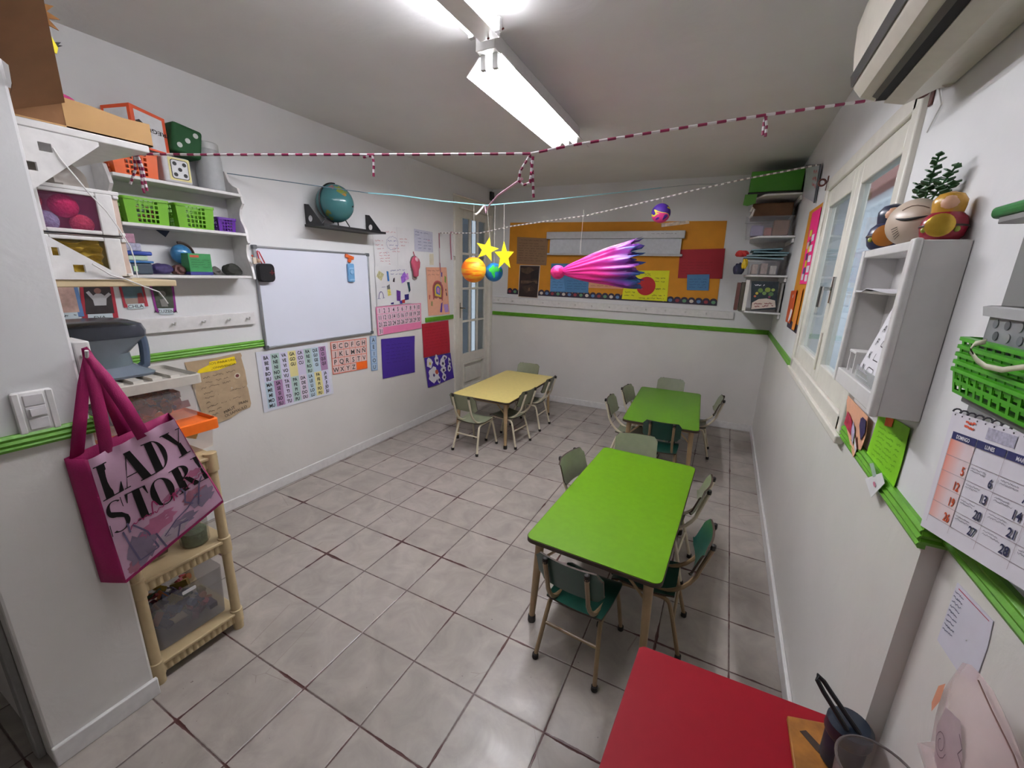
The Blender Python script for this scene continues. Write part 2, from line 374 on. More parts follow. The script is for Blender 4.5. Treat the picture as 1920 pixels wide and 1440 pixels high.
def door():
    # casing
    f = MB(); y0, y1, zt = 4.10, 4.84, 2.32
    f.box(-.06, y0-.075, 0, .022, y0+.02, zt+.09); f.box(-.06, y1-.02, 0, .022, y1+.045, zt+.09); f.box(-.06, y0, zt-.02, .022, y1, zt+.09)
    f.box(-.0, y0-.085, zt+.09, .03, yback(0), zt+.11)
    d = f.build('door_1', MWOOD, bevel=.008); struct(d)
    s = MB(); a, c = y0+.02, y1-.02
    yl, yr = a+.115, c-.075
    s.box(-.055, a, .02, -.015, yl, zt-.02); s.box(-.055, yr, .02, -.015, c, zt-.02); s.box(-.055, yl, zt-.11, -.015, yr, zt-.02)
    s.box(-.055, yl, .52, -.015, yr, .63); s.box(-.055, yl, .02, -.015, yr, .18)
    s.box(-.055, yl, .18, -.045, yr, .52)
    for q in ((yl,.18,yr,.205),(yl,.495,yr,.52),(yl,.205,yl+.025,.495),(yr-.025,.205,yr,.495)): s.box(-.045,q[0],q[1],-.003,q[2],q[3])
    s.box(-.045, yl+.07, .255, -.022, yr-.07, .445)
    leaf = s.build('door_leaf', MWOOD, d, bevel=.007)
    k = MB(); n = 3; wv = (yr-yl)/n
    for i in (1, 2): k.box(-.05, yl+wv*i-.014, .62, -.018, yl+wv*i+.014, zt-.1)
    for z in (1.03, 1.42, 1.82): k.box(-.049, yl, z-.013, -.019, yr, z+.013)
    k.build('glazing_bar', MWOOD, leaf, bevel=.004)
    g = MB(); g.box(-.037, yl-.01, .62, -.033, yr+.01, zt-.1); g.build('pane', MGLASS, leaf, smooth=False)
    h = MB(); h.box(-.015, a+.03, 1.08, -.009, a+.06, 1.26); h.tube([(-.01,a+.045,1.2),(.03,a+.045,1.2),(.03,a+.10,1.195)], .007, 8); h.build('door_handle', M('dull_brass', '#8d8672', .35, metal=.9), leaf)
    v = MB(); v.tube([(.012,y0-.09,1.78),(.03,y0-.09,1.78),(.03,y0-.09,1.74)], .004, 6); v.build('hook', M('dull_brass', '', .3), d)
door()

# ---------------------------------------------------------------- children's tables and chairs
MLEG = M('tan_tube_enamel', '#a38a66', .35, var=.1, vs=12)
MCREAM = M('cream_tube_enamel', '#cdc3aa', .3, var=.08, vs=12)
MBROWNF = M('brown_tube_enamel', '#8e7656', .35, var=.1, vs=12)
MSAGE = M('sage_laminate', '#83886f', .42, var=.05)
MDKGR = M('dark_green_laminate', '#134034', .35, var=.06)
MPLY = M('plywood_edge', '#3a2a1f', .6)
MFOOT = M('black_rubber_foot', '#1b1613', .6)
def table(label, cx, cy, rz, W, D, mtop, h=.47):
    t = thing('preschool_table', label, 'table', (cx,cy,0), rz, 'low laminate preschool tables')
    b = MB(); b.prism(rrect(W-.006, D-.006, .035), (0,0,h-.003), (1,0,0), (0,1,0), (0,0,.003)); b.build('tabletop', mtop, t, local=True)
    e = MB(); e.prism(rrect(W, D, .038), (0,0,h-.021), (1,0,0), (0,1,0), (0,0,.0175)); e.build('edge_band', MPLY, t, local=True)
    fr = MB(); a, c = W/2-.05, D/2-.05
    for p, q in (((-a,-c),(a,-c)),((a,-c),(a,c)),((a,c),(-a,c)),((-a,c),(-a,-c))): fr.tube([(p[0],p[1],h-.034),(q[0],q[1],h-.034)], .012, 8)
    fr.build('under_frame', MLEG, t, local=True)
    for sx in (-1, 1):
        for sy in (-1, 1):
            l = MB(); p0 = Vector((sx*(a-.005), sy*(c-.005), h-.022)); p1 = Vector((sx*(a+.012), sy*(c+.012), .03))
            l.tube([p0, p1], [.021,.014], 12)
            l.tube([p0+Vector((-sx*.11,0,0)), p0.lerp(p1,.28)], .006, 6); l.tube([p0+Vector((0,-sy*.11,0)), p0.lerp(p1,.28)], .006, 6)
            lo = l.build('leg', MLEG, t, local=True)
            ft = MB(); ft.lathe([(.017,0),(.019,.006),(.018,.034),(.0145,.036)], (p1.x,p1.y,0), 12); ft.build('rubber_foot', MFOOT, lo, local=True)
    return t
table('yellow-topped low table in back left corner beside the glazed door', .845, 3.797, radians(1.2), .615, 1.2, M('yellow_laminate', '#f0dc86', .38, var=.04))
table('bright green low table nearest the camera, five chairs around it', 2.462, 2.075, radians(-2.0), .592, 1.2, M('lime_green_laminate', '#62920d', .45, var=.04, spec=.3))
table('green low table at the far end against the back wall', 2.431, 3.948, radians(2.7), .592, 1.2, M('leaf_green_laminate', '#5a8f14', .45, var=.04, spec=.35))

def chair(name_label, ms, mf, loc, rz):
    t = thing('preschool_chair', name_label, 'chair', loc, rz, 'small tubular school chairs')
    # local frame: seat faces +Y, origin on the floor under the seat centre
    s = MB(); nu, nv = 8, 8
    def seat(k):
        def f(u, v):
            x = (u-.5)*.27*(1-.10*(1-v)); y = -.125+.27*v
            z = .288 + .010*(2*abs(u-.5))**2 - .012*sin(pi*min(1,v*1.2)) - (.018*((v-.85)/.15)**2 if v > .85 else 0)
            if v > .8: x *= 1-.10*((v-.8)/.2)**2
            return (x, y, z-k)
        return f
    s.grid(seat(0), nu, nv); s.grid(lambda u,v: seat(.009)(1-u,v), nu, nv)
    edge = [(i/nu,0) for i in range(nu+1)]+[(1,i/nv) for i in range(1,nv+1)]+[(1-i/nu,1) for i in range(1,nu+1)]+[(0,1-i/nv) for i in range(1,nv)]
    s.loft([[seat(.009)(*p) for p in edge],[seat(0)(*p) for p in edge]], 1, caps=False)
    s.build('seat', [ms, MPLY], t, local=True)
    b = MB()
    def back(k):
        def f(u, v):
            x = (u-.5)*.275; zz = .415+.155*v
            r = .028; cz = v*.155; ex = .1375-abs(x)
            if cz > .155-r and ex < r: zz = min(zz, .57-r+math.sqrt(max(0, r*r-(r-ex)**2)))
            if cz < r and ex < r: zz = max(zz, .415+r-math.sqrt(max(0, r*r-(r-ex)**2)))
            y = -.165-.05*v - .022*(1-(2*(u-.5))**2)
            return (x, y+k, zz)
        return f
    b.grid(lambda u,v: back(.005)(1-u,v), 12, 8); b.grid(back(-.004), 12, 8)
    ed = [(i/12,0) for i in range(13)]+[(1,i/8) for i in range(1,9)]+[(1-i/12,1) for i in range(1,13)]+[(0,1-i/8) for i in range(1,8)]
    b.loft([[back(.005)(*p) for p in ed],[back(-.004)(*p) for p in ed]], 1, caps=False)
    bo = b.build('backrest', [ms, MPLY], t, local=True)
    for sx in (-1, 1):
        rv = MB(); rv.sphere((sx*.085,-.2185,.525), .006, 8, 5, sc=(1,.5,1)); rv.build('rivet', M('steel_rivet', '#cfcdc6', .25, metal=.9), bo, local=True)
    for sx in (-1, 1):
        x = sx*.085
        p = MB(); pts = [(x,-.242,.555),(x,-.206,.44)] + bez((x,-.196,.40),(x*1.05,-.14,.275),(x*1.06,-.02,.272),6) + [(x*1.1,.06,.272)]
        p.tube(pts, .0095, 8); po = p.build('back_post', mf, t, local=True)
        c = MB(); c.lathe([(.0105,0),(.0115,.008),(.0105,.022),(.004,.026)], (x,-.239,.545), 10); c.build('end_cap', MFOOT, po, local=True)
        def foot(q, par):
            k = MB(); k.lathe([(.0125,0),(.014,.004),(.0135,.022),(.0105,.024)], (q[0],q[1],0), 10); k.build('rubber_foot', MFOOT, par, local=True)
        r = (sx*.135,-.175,.012); l = MB(); l.tube([r,(sx*.118,-.125,.20)] + bez((sx*.114,-.110,.245),(sx*.112,-.10,.268),(sx*.112,-.06,.268),5) + [(sx*.112,0,.268)], .0095, 8)
        foot(r, l.build('leg', mf, t, local=True))
        f = (sx*.132,.175,.012); l = MB(); l.tube([f,(sx*.118,.135,.19)] + bez((sx*.114,.12,.240),(sx*.112,.11,.268),(sx*.112,.07,.268),5) + [(sx*.112,-.005,.268)], .0095, 8)
        foot(f, l.build('leg', mf, t, local=True))
    c = MB(); c.tube([(-.121,-.134,.165),(.121,-.134,.165)], .007, 8); c.build('stretcher', mf, t, local=True)
    return t
E = pi/2
c0 = chair('sage green chair at the near end of yellow table, back towards camera', MSAGE, MCREAM, (.855,3.14,0), radians(-2))
for lab, x, y, r in (
    ('sage green chair on the right side of yellow table, nearer one', 1.055, 3.435, E-radians(6)),
    ('sage green chair on the right side of yellow table, farther one by back wall', 1.05, 3.97, E),
    ('sage green chair at the far end of yellow table, only backrest showing', .79, 4.255, pi+radians(3)),
    ('sage green chair on the left side of nearest green table', 2.305, 2.205, -E-radians(11)),
    ('sage green chair between the two green tables, backrest facing the camera', 2.425, 2.555, pi+radians(11)),
    ('sage green chair on the right of nearest green table, farther one', 2.632, 2.285, E-radians(5)),
    ('sage green chair on left of far green table, nearer the camera', 2.212, 3.60, -E),
    ('sage green chair on left of far green table, nearer the back wall', 2.258, 4.035, -E-radians(8)),
    ('sage green chair behind the far green table, against back wall', 2.39, 4.43, pi),
    ('sage green chair on the right of far green table, by right wall', 2.665, 4.13, E+radians(2))):
    dup(c0, lab, (x,y,0), r)
d0 = chair('dark green chair at near end of nearest green table, tan frame', MDKGR, MBROWNF, (2.43,1.512,0), radians(-4.7))
dup(d0, 'dark green chair on the right of nearest green table, nearer one', (2.658,1.775,0), E)
dup(d0, 'dark green chair at near end of far green table', (2.49,3.36,0), radians(3))

# red table at bottom right
def red_table():
    t = thing('preschool_table', 'red-topped table cut off at bottom right, holding a wooden board', 'table', (3.0,.86,0), 0, 'low laminate preschool tables')
    h = .47; pl = [(2.655,.25),(3.268,.28),(3.215,1.163),(2.735,1.137)]
    pl = [(2.664,.30),(3.262,.33),(3.215,1.175),(2.725,1.158),(2.712,1.146)]
    b = MB(); b.prism(pl, (0,0,h-.004), (1,0,0), (0,1,0), (0,0,.004)); b.build('tabletop', M('red_laminate', '#8c0017', .55, var=.03, spec=.25), t)
    c = Vector((2.96,.75)); e = MB(); e.prism([(c.x+(p[0]-c.x)*1.004, c.y+(p[1]-c.y)*1.004) for p in pl], (0,0,h-.022), (1,0,0), (0,1,0), (0,0,.018)); e.build('edge_band', MPLY, t)
    for x, y in ((2.78,1.08),(3.16,1.10),(2.73,.38),(3.2,.4)):
        l = MB().tube([(x,y,h-.022),(x,y,.03)], [.021,.014], 12); lo = l.build('leg', MLEG, t)
        MB().lathe([(.017,0),(.019,.006),(.018,.034),(.0145,.036)], (x,y,0), 12).build('rubber_foot', MFOOT, lo)
    return t
red_table()
# ---------------------------------------------------------------- sheets, posters and lettering
_txt = {}
def text_mesh(s, bold=0.0):
    k = (s, bold)
    if k not in _txt:
        cu = bpy.data.curves.new('lettering_source', 'FONT'); cu.body = s; cu.size = 1; cu.offset = bold; cu.resolution_u = 3; cu.fill_mode = 'FRONT'
        o = bpy.data.objects.new('lettering_source', cu); me = bpy.data.meshes.new_from_object(o)
        vs = [(v.co.x, v.co.y) for v in me.vertices]; fs = [tuple(p.vertices) for p in me.polygons]
        bpy.data.objects.remove(o); bpy.data.curves.remove(cu); bpy.data.meshes.remove(me)
        xs = [v[0] for v in vs] or [0, .5]
        _txt[k] = ([(x - min(xs), y) for x, y in vs], fs, max(xs) - min(xs))
    return _txt[k]
def wallpt(side, u, v, n):
    if side == 'l': return Vector((n, u, v))
    if side == 'r': return Vector((XR - n, u, v))
    if side == 'n': return Vector((XN - n, u, v))
    return Vector((u + KB*n, YB + KB*u - n, v))
MINKR = M('red_felt_ink', '#b83a4a', .7, var=0); MINKB = M('blue_felt_ink', '#3b438e', .7, var=0); MINKK = M('black_ink', '#1c1a1c', .7, var=0)
class Sheet:
    """paper sheet given by its corners TL, TR, BR, BL on a wall; marks are placed in s (right) and t (down)"""
    def __init__(s, side, TL, TR, BR, BL, n=.002, amp=.0015, seed=0, fn=None):
        s.side = side; s.c = [Vector(p) for p in (TL, TR, BR, BL)]; s.n = n; s.amp = amp; s.seed = seed; s.fn = fn
        s.W = ((s.c[1]-s.c[0]).length + (s.c[2]-s.c[3]).length)/2; s.H = ((s.c[3]-s.c[0]).length + (s.c[2]-s.c[1]).length)/2
    def P(s, a, t, up=0.0):
        q = s.c[0]*(1-a)*(1-t) + s.c[1]*a*(1-t) + s.c[2]*a*t + s.c[3]*(1-a)*t
        bump = s.amp*(1+sin(a*7+s.seed)*cos(t*5+s.seed*1.7))
        if s.fn: return s.fn(a, t, s.n + bump + up)
        return wallpt(s.side, q.x, q.y, s.n + bump + up)
    def sheet(s, name, m, label=None, cat=None, group=None, parent=None, outline=None, th=.001, nu=10, nv=10):
        b = MB()
        if outline:
            n = len(outline); c = (sum(p[0] for p in outline)/n, sum(p[1] for p in outline)/n)
            def ring(k, up): return [s.P(c[0]+(p[0]-c[0])*k, c[1]+(p[1]-c[1])*k, up) for p in outline]
            b.loft([ring(1,-th), ring(1,0), ring(.5,0), ring(.02,0)], caps=False); b.f = [f[::-1] for f in b.f]
        else:
            b.grid(lambda u,v: s.P(u,1-v), nu, nv); b.grid(lambda u,v: s.P(1-u,1-v,-th), nu, nv)
            ed = [(i/nu,0) for i in range(nu+1)]+[(1,i/nv) for i in range(1,nv+1)]+[(1-i/nu,1) for i in range(1,nu+1)]+[(0,1-i/nv) for i in range(1,nv)]
            b.loft([[s.P(*p,-th) for p in ed],[s.P(*p) for p in ed]], caps=False)
        s.o = b.build(name, m, parent)
        if label: tag(s.o, label, cat, group)
        return s.o
    def rect(s, b, a0, t0, a1, t1, up=.0006, m=0, n=None):
        n = n or max(1, int(abs(a1-a0)*10)); k = max(1, int(abs(t1-t0)*10))
        return b.grid(lambda u,v: s.P(a0+(a1-a0)*u, t1+(t0-t1)*v, up), n, k, m)
    def poly(s, b, pts, up=.0008, m=0):
        n = len(pts); c = (sum(p[0] for p in pts)/n, sum(p[1] for p in pts)/n)
        vs = [s.P(*c, up)] + [s.P(*p, up) for p in pts]
        fs = [(0, 1+(i+1)%n, 1+i) for i in range(n)]
        ar = sum(pts[i][0]*pts[(i+1)%n][1]-pts[(i+1)%n][0]*pts[i][1] for i in range(n))
        if ar < 0: fs = [f[::-1] for f in fs]
        return b.add(vs, fs, m)
    def disc(s, b, a, t, r, up=.0008, m=0, k=1, n=18): return s.poly(b, [(a + r*cos(2*pi*i/n)/s.W, t + k*r*sin(2*pi*i/n)/s.H) for i in range(n)], up, m)
    def line(s, b, pts, wd=.0015, up=.0009, m=0):
        for (a0,t0), (a1,t1) in zip(pts, pts[1:]):
            dx, dy = (a1-a0)*s.W, (t1-t0)*s.H; L = math.hypot(dx, dy) or 1
            px, py = -dy/L*wd/2/s.W, dx/L*wd/2/s.H
            b.add([s.P(a0+px,t0+py,up), s.P(a0-px,t0-py,up), s.P(a1-px,t1-py,up), s.P(a1+px,t1+py,up)], [(0,3,2,1)] if True else [], m)
    def text(s, b, st, a, t, h, al='c', bold=.01, up=.0009, m=0, wx=1.0, rot=0.0, flip=1):
        """h = cap height in metres, (a,t) = middle of the line"""
        vs, fs, w = text_mesh(st, bold); k = h/.72
        x0 = {'c': -w/2, 'l': 0, 'r': -w}[al]
        o = []
        for x, y in vs:
            X, Y = (x+x0)*k*wx*flip, (y-.36)*k*flip
            X, Y = X*cos(rot)-Y*sin(rot), X*sin(rot)+Y*cos(rot)
            o.append(s.P(a + X/s.W, t - Y/s.H, up))
        return b.add(o, fs, m)
    def scrawl(s, b, a0, a1, t, h=.012, wd=.0014, m=0, rnd=random, slope=0., up=.0009):
        """a line of unreadable handwriting broken into words"""
        a = a0; wd *= 1.5
        while a < a1:
            e = min(a1, a + rnd.uniform(.03,.075)/s.W); pts = []; x = a
            while x < e:
                pts.append((x, t + (x-a0)*slope + rnd.uniform(-.5,.5)*h/s.H)); x += h*.38/s.W
            if len(pts) > 1: s.line(b, pts, wd, up, m)
            a = e + rnd.uniform(.010,.022)/s.W
PAPER = M('white_paper', '#e4e2e6', .7, var=.03, vs=8)
PAPERT = M('tracing_paper', '#dcdbdc', .55, var=.05, vs=6)

# whiteboard with frame
def whiteboard():
    t = thing('whiteboard', 'large blank whiteboard with thin aluminium frame on the left wall', 'whiteboard', (.012,2.24,1.06))
    y0, y1, z0, z1 = 1.748, 2.738, 1.058, 1.738
    b = MB().box(.004, y0+.008, z0+.008, .016, y1-.008, z1-.008); b.build('writing_surface', M('whiteboard_enamel', '#dfe3f0', .22, var=.02, vs=3), t)
    f = MB(); A = M('aluminium_frame', '#9da0a3', .35, metal=.6)
    for a in ((y0,z0,y1,z0+.013),(y0,z1-.013,y1,z1),(y0,z0,y0+.013,z1),(y1-.013,z0,y1,z1)): f.box(.002, a[0], a[1], .024, a[2], a[3])
    f.build('frame', A, t, bevel=.003)
    for yy, zz in ((y0,z0),(y1,z0),(y0,z1),(y1,z1)):
        c = MB().prism(rrect(.026,.026,.006), (.001, yy+(.009 if yy==y0 else -.009), zz+(.009 if zz==z0 else -.009)), (0,1,0), (0,0,1), (.026,0,0)); c.build('corner_cap', M('grey_corner_plastic', '#5c5f63', .5), t)
whiteboard()
def board_things():
    t = thing('pouch', 'small black zip pouch hanging by red strap at top left of whiteboard', 'pouch', (.045,1.795,1.515))
    b = MB(); pr = rrect(.112,.118,.026)
    b.loft([[Vector((.026+d, 1.795+p[0]*k, 1.567+p[1]*k)) for p in pr] for d, k in ((0,.9),(.008,1),(.030,1),(.040,.9))]); b.build('body', M('black_fabric', '#151417', .8, bump=.3, bs=300), t)
    s = MB(); s.tube([(.04,1.785,1.62),(.03,1.77,1.66),(.028,1.766,1.706),(.032,1.775,1.700),(.042,1.80,1.628)], .004, 6); s.build('strap', M('red_cord', '#b3202e', .5), t)
    l = MB(); l.box(.0655,1.81,1.565,.0665,1.845,1.572); l.box(.0655,1.822,1.555,.0665,1.83,1.585); l.build('stitched_mark', M('dark_red_thread', '#6b1620', .7), t)
    t = thing('clip', 'pale blue plastic clip stuck near top right of whiteboard', 'clip', (.03,2.525,1.505))
    b = MB(); b.prism([(p[0]+2.528,p[1]+1.578) for p in rrect(.062,.145,.010)], (.02,0,0), (0,1,0), (0,0,1), (.018,0,0)); b.build('body', M('sky_blue_plastic', '#6fa3cf', .4), t, bevel=.003)
    r = MB(); bl = M('blue_plastic_relief', '#8db8dc', .4)
    r.prism([(p[0]+2.528,p[1]+1.585) for p in circle(.017,16)], (.038,0,0), (0,1,0), (0,0,1), (.006,0,0)); r.build('knob', bl, t)
    for dz in (-.045, .045):
        r = MB(); r.box(.038, 2.506, 1.56+dz, .042, 2.550, 1.575+dz); r.build('rib', bl, t, bevel=.002)
    b = MB(); b.T = Matrix.Translation((0.02,2.523,1.690)) @ Matrix.Rotation(-.25,4,'X'); b.box(0,-.042,0,.014,.042,.026); b.box(0,-.010,-.03,.014,.018,.0)
    tag(b.build('magnet', M('orange_plastic', '#e0662c', .45), bevel=.003), 'orange T-shaped magnet above blue clip on whiteboard', 'magnet')
board_things()

def left_wall_posters():
    rnd = random.Random(11)
    # big white mind-map sheet with taped second panel
    s = Sheet('l', (2.816,1.975), (3.300,2.003), (3.298,1.663), (2.823,1.635), seed=1, amp=.003)
    s.sheet('mind_map_paper', PAPERT, 'large white paper with red handwriting and cloud bubble, topmost right of whiteboard', 'poster')
    b = MB()
    for a0,a1,t,n in ((.30,.58,.14,1),(.05,.24,.36,1),(.05,.24,.47,1),(.08,.26,.56,1),(.68,.92,.30,1),(.70,.95,.38,1),(.72,.88,.47,1),(.48,.66,.55,1),(.47,.68,.63,1),(.12,.38,.66,1),(.12,.40,.73,1),(.13,.40,.80,1),(.14,.40,.87,1),(.36,.42,.95,1)): s.scrawl(b, a0, a1, t, .011, .0016, rnd=rnd)
    b.build('red_writing', MINKR, s.o)
    b = MB(); s.scrawl(b, .36, .62, .36, .012, .0018, rnd=rnd); s.scrawl(b, .40, .64, .47, .012, .0018, rnd=rnd); s.line(b, [(.33,.62),(.32,.70)], .002)
    cl = [(.48+(.155+.012*sin(i*2.6))*cos(2*pi*i/26), .42+(.17+.014*sin(i*2.6))*sin(2*pi*i/26)) for i in range(27)]; s.line(b, cl, .002); b.build('blue_writing', MINKB, s.o)
    b = MB(); s.rect(b, .615,0,.622,1); b.build('fold', M('paper_fold', '#b9b8ba', .7), s.o)
    # collage of cut-out drawings below
    s = Sheet('l', (2.815,1.634), (3.290,1.664), (3.299,1.300), (2.820,1.288), n=.006, seed=2, amp=.003)
    s.sheet('collage_paper', PAPERT, 'white collage sheet of coloured cutouts above the pink number chart', 'poster')
    b = MB(); s.scrawl(b, .40, .86, .12, .013, .002, rnd=rnd); s.scrawl(b, .40, .84, .21, .013, .002, rnd=rnd); s.scrawl(b, .02, .26, .80, .010, .002, rnd=rnd); s.scrawl(b, .14,.27,.52,.008,.0015,rnd=rnd); b.build('blue_writing', MINKB, s.o)
    def cut(nm, hx, pts): b = MB(); s.poly(b, pts, .002); b.build('cutout', M(nm, hx, .7, var=.3, vs=60), s.o)
    cut('cutout_olive','#b9b58a',[(.10,.10),(.22,.20),(.14,.36),(.02,.24)]); cut('cutout_blue','#2f6fb0',[(.29,.12),(.34,.14),(.36,.38),(.31,.38)])
    cut('cutout_dark','#2b1c26',[(.47,.32),(.51,.30),(.50,.42),(.45,.40)]); cut('cutout_violet','#8e5cc0',[(.68,.30),(.80,.16),(.86,.30),(.80,.42),(.70,.46)]); cut('cutout_lilac','#c48ad0',[(.80,.24),(.90,.20),(.92,.36),(.82,.40)])
    cut('cutout_yellow','#d8cc6a',[(.29,.60),(.37,.58),(.39,.74),(.30,.76)]); cut('cutout_white_black','#6a6a6a',[(.28,.50),(.36,.46),(.37,.58),(.29,.59)]); cut('cutout_teal','#23424e',[(.85,.44),(.93,.44),(.95,.66),(.90,.72)])
    cut('cutout_purple','#5a2a86',[(.54,.62),(.65,.66),(.64,.92),(.53,.90)]); cut('cutout_navy','#2a2273',[(.76,.76),(.89,.75),(.89,.90),(.77,.91)]); cut('cutout_red','#b03030',[(.68,.90),(.77,.88),(.77,.98),(.69,.98)]); cut('cutout_indigo','#3b2f8f',[(.61,.92),(.68,.90),(.69,.99),(.62,.99)]); cut('cutout_slip','#2d2370',[(.36,.94),(.44,.93),(.44,.98),(.36,.98)])
    b = MB(); s.line(b, [(.05+.065*(1-cos(pi*i/10)), .80-.17*sin(pi*i/10)) for i in range(11)], .007); b.build('arch_drawing', M('arch_violet','#3d2a70',.7), s.o)
    # grey list sheet
    s = Sheet('l', (3.360,2.003), (3.651,1.999), (3.653,1.800), (3.362,1.797), seed=3)
    s.sheet('list_sheet', M('grey_lilac_paper','#bfbfce',.7), 'small grey sheet with written columns, right of the mind-map paper', 'paper sheet')
    b = MB(); s.scrawl(b,.05,.85,.12,.012,.0022,rnd=rnd); s.scrawl(b,.05,.3,.25,.010,.002,rnd=rnd)
    for c in (.18,.48,.72):
        for r_ in (.4,.55,.7,.84): s.scrawl(b,c,c+.2,r_,.009,.002,rnd=rnd)
    b.build('writing', M('blue_grey_ink','#5a5f86',.7), s.o)
    b = MB(); s.scrawl(b,.68,.86,.45,.012,.003,rnd=rnd); b.build('pink_writing', M('pink_ink','#d08aa4',.7), s.o)
    s = Sheet('l', (3.592,1.782), (3.659,1.786), (3.662,1.675), (3.596,1.673), seed=4)
    s.sheet('switch_plate', M('cream_plate','#d6cfb8',.5), 'narrow cream plate on left wall above the peach poster', 'plate', th=.006)
    # peach poster with rainbow drawing
    s = Sheet('l', (3.525,1.648), (3.880,1.656), (3.936,1.146), (3.553,1.152), n=.004, seed=5, amp=.003)
    s.sheet('peach_poster', M('peach_paper','#e2a78c',.7,var=.05), 'peach paper poster with an arched rainbow drawing, beside the door frame', 'poster')
    b = MB(); s.scrawl(b,.06,.7,.07,.014,.002,rnd=rnd); s.scrawl(b,.06,.6,.15,.014,.002,rnd=rnd); b.build('heading', M('brown_ink','#8c5a50',.7), s.o)
    for nm, hx, k, up in (('rainbow_red','#b8505a',1,.0008),('rainbow_brown','#8a5148',.86,.0014),('rainbow_yellow','#dac04c',.62,.002),('rainbow_blue','#5b6fc0',.40,.0026),('rainbow_pink','#d08ac0',.24,.0032)):
        b = MB(); s.poly(b, [(.50+.26*k*cos(pi*i/12), .46-.19*k*sin(pi*i/12)) for i in range(13)] + [(.50-.26*k,.46+.20*k),(.50+.2*k,.50+.20*k)], up); b.build('rainbow_band', M(nm,hx,.7), s.o)
    for nm, hx, pts in (('leaf_green','#7f9a3a',[(.86,.17),(.93,.20),(.90,.33),(.84,.30)]),('mark_maroon','#5a2030',[(.86,.45),(.90,.45),(.90,.50),(.86,.49)]),('mark_dark','#4a2030',[(.87,.52),(.92,.54),(.93,.60),(.89,.60)]),('mark_red','#a03030',[(.08,.56),(.12,.57),(.10,.66),(.07,.65)]),('mark_olive','#8f8f5a',[(.15,.70),(.21,.70),(.20,.80),(.13,.79)]),('mark_violet','#5a3a9a',[(.60,.76),(.68,.73),(.62,.95),(.52,.94)]),('mark_lilac','#b090d0',[(.72,.78),(.95,.78),(.96,.95),(.78,.96)]),('mark_purple','#3d2270',[(.74,.82),(.80,.80),(.81,.91),(.76,.92)]),('mark_flower','#5a3080',[(.66,.11),(.76,.10),(.74,.20),(.66,.18)])):
        b = MB(); s.poly(b, pts, .0012); b.build('crayon_mark', M(nm,hx,.7), s.o)
    # pink number chart
    s = Sheet('l', (2.800,1.286), (3.425,1.292), (3.424,1.036), (2.806,1.028), n=.011, seed=6, amp=.001)
    s.sheet('number_chart', M('chart_pink','#e07ba6',.45,var=.03), 'pink laminated number chart from 1 to 31 right of the whiteboard', 'chart')
    g = MB(); t = MB(); k = 0
    for r in range(4):
        for c in range(10):
            if r == 3 and c > 0: continue
            a0 = .018+c*.0964; t0 = .03+r*.24; k += 1
            s.rect(g, a0, t0, a0+.092, t0+.225); s.text(t, str(k), a0+.046, t0+.113, .040, wx=.8, bold=.012, up=.0014)
    g.build('number_cells', M('cell_pale_pink','#e3c3d2',.5), s.o); t.build('numerals', MINKK, s.o)
    # alphabet chart
    s = Sheet('l', (2.291,1.033), (2.673,1.023), (2.667,.747), (2.291,.764), n=.004, seed=7, amp=.001)
    s.sheet('alphabet_chart', M('chart_salmon','#d7705c',.45,var=.03), 'salmon-framed consonant chart with orange corner cell under the whiteboard', 'chart')
    g = MB(); t = MB(); rows = ('BCDFGH','JKLMNÑ','PQRSTV','WXYZ')
    for r, row in enumerate(rows):
        for c, ch in enumerate(row):
            a0 = .018+c*.162; t0 = .025+r*.242
            s.rect(g, a0, t0, a0+.152, t0+.222); s.text(t, ch, a0+.076, t0+.115, .040, bold=.012, up=.0014)
    g.build('letter_cells', M('cell_blush','#dcc0ba',.5), s.o); t.build('letters', MINKK, s.o)
    g = MB(); s.rect(g, .67, .745, .99, .975); g.build('orange_cell', M('chart_orange','#e8641c',.5), s.o)
    # vowels strip
    s = Sheet('l', (2.713,1.030), (2.793,1.029), (2.787,.708), (2.709,.715), n=.005, seed=8, amp=.001)
    s.sheet('vowel_strip', M('chart_blue','#7f9fc6',.45), 'narrow blue vertical strip of the five vowels', 'chart')
    g = MB(); t = MB()
    for r, ch in enumerate('AEIOU'): s.rect(g,.12,.02+r*.196,.88,.02+r*.196+.178); s.text(t, ch, .5, .109+r*.196, .036, bold=.008, up=.0014)
    g.build('vowel_cells', M('cell_blue','#a9bfd8',.5), s.o); t.build('letters', MINKK, s.o)
    # syllable chart
    s = Sheet('l', (1.685,1.043), (2.264,1.036), (2.284,.606), (1.689,.608), n=.004, seed=9, amp=.0012)
    s.sheet('syllable_chart', M('laminated_sheet','#d9dbe4',.3,var=.03), 'large laminated syllable chart in pastel columns under the whiteboard', 'chart')
    t = MB(); pal = dict(p='#dccfe0', b='#c3cfd8', g='#b4ccc6', y='#e3d999', l='#d3c9e2', m='#ac86ae', s='#bcd0dc', w='#d6d3ea')
    cols = [('w','BA BE BI BO BU','s','MA ME MI MO MU'),('g','NA NE NI NO UN','m','SA SE SI SO SU'),('w','VA VE VI VO VU','l','TA TE TI TO TU'),('y','GA GO GU','g','PA PE PI PO PU'),
            ('l','CA CO CU','p','DA DE DI DO DU'),('g','RA RE RI RO RU','s','LA LE LI LO LU'),('s','QUE GUI GE GI','y','FA FE FI FO FU'),('m','CE CI QUE QUI','w','JA JE JI JO JU')]
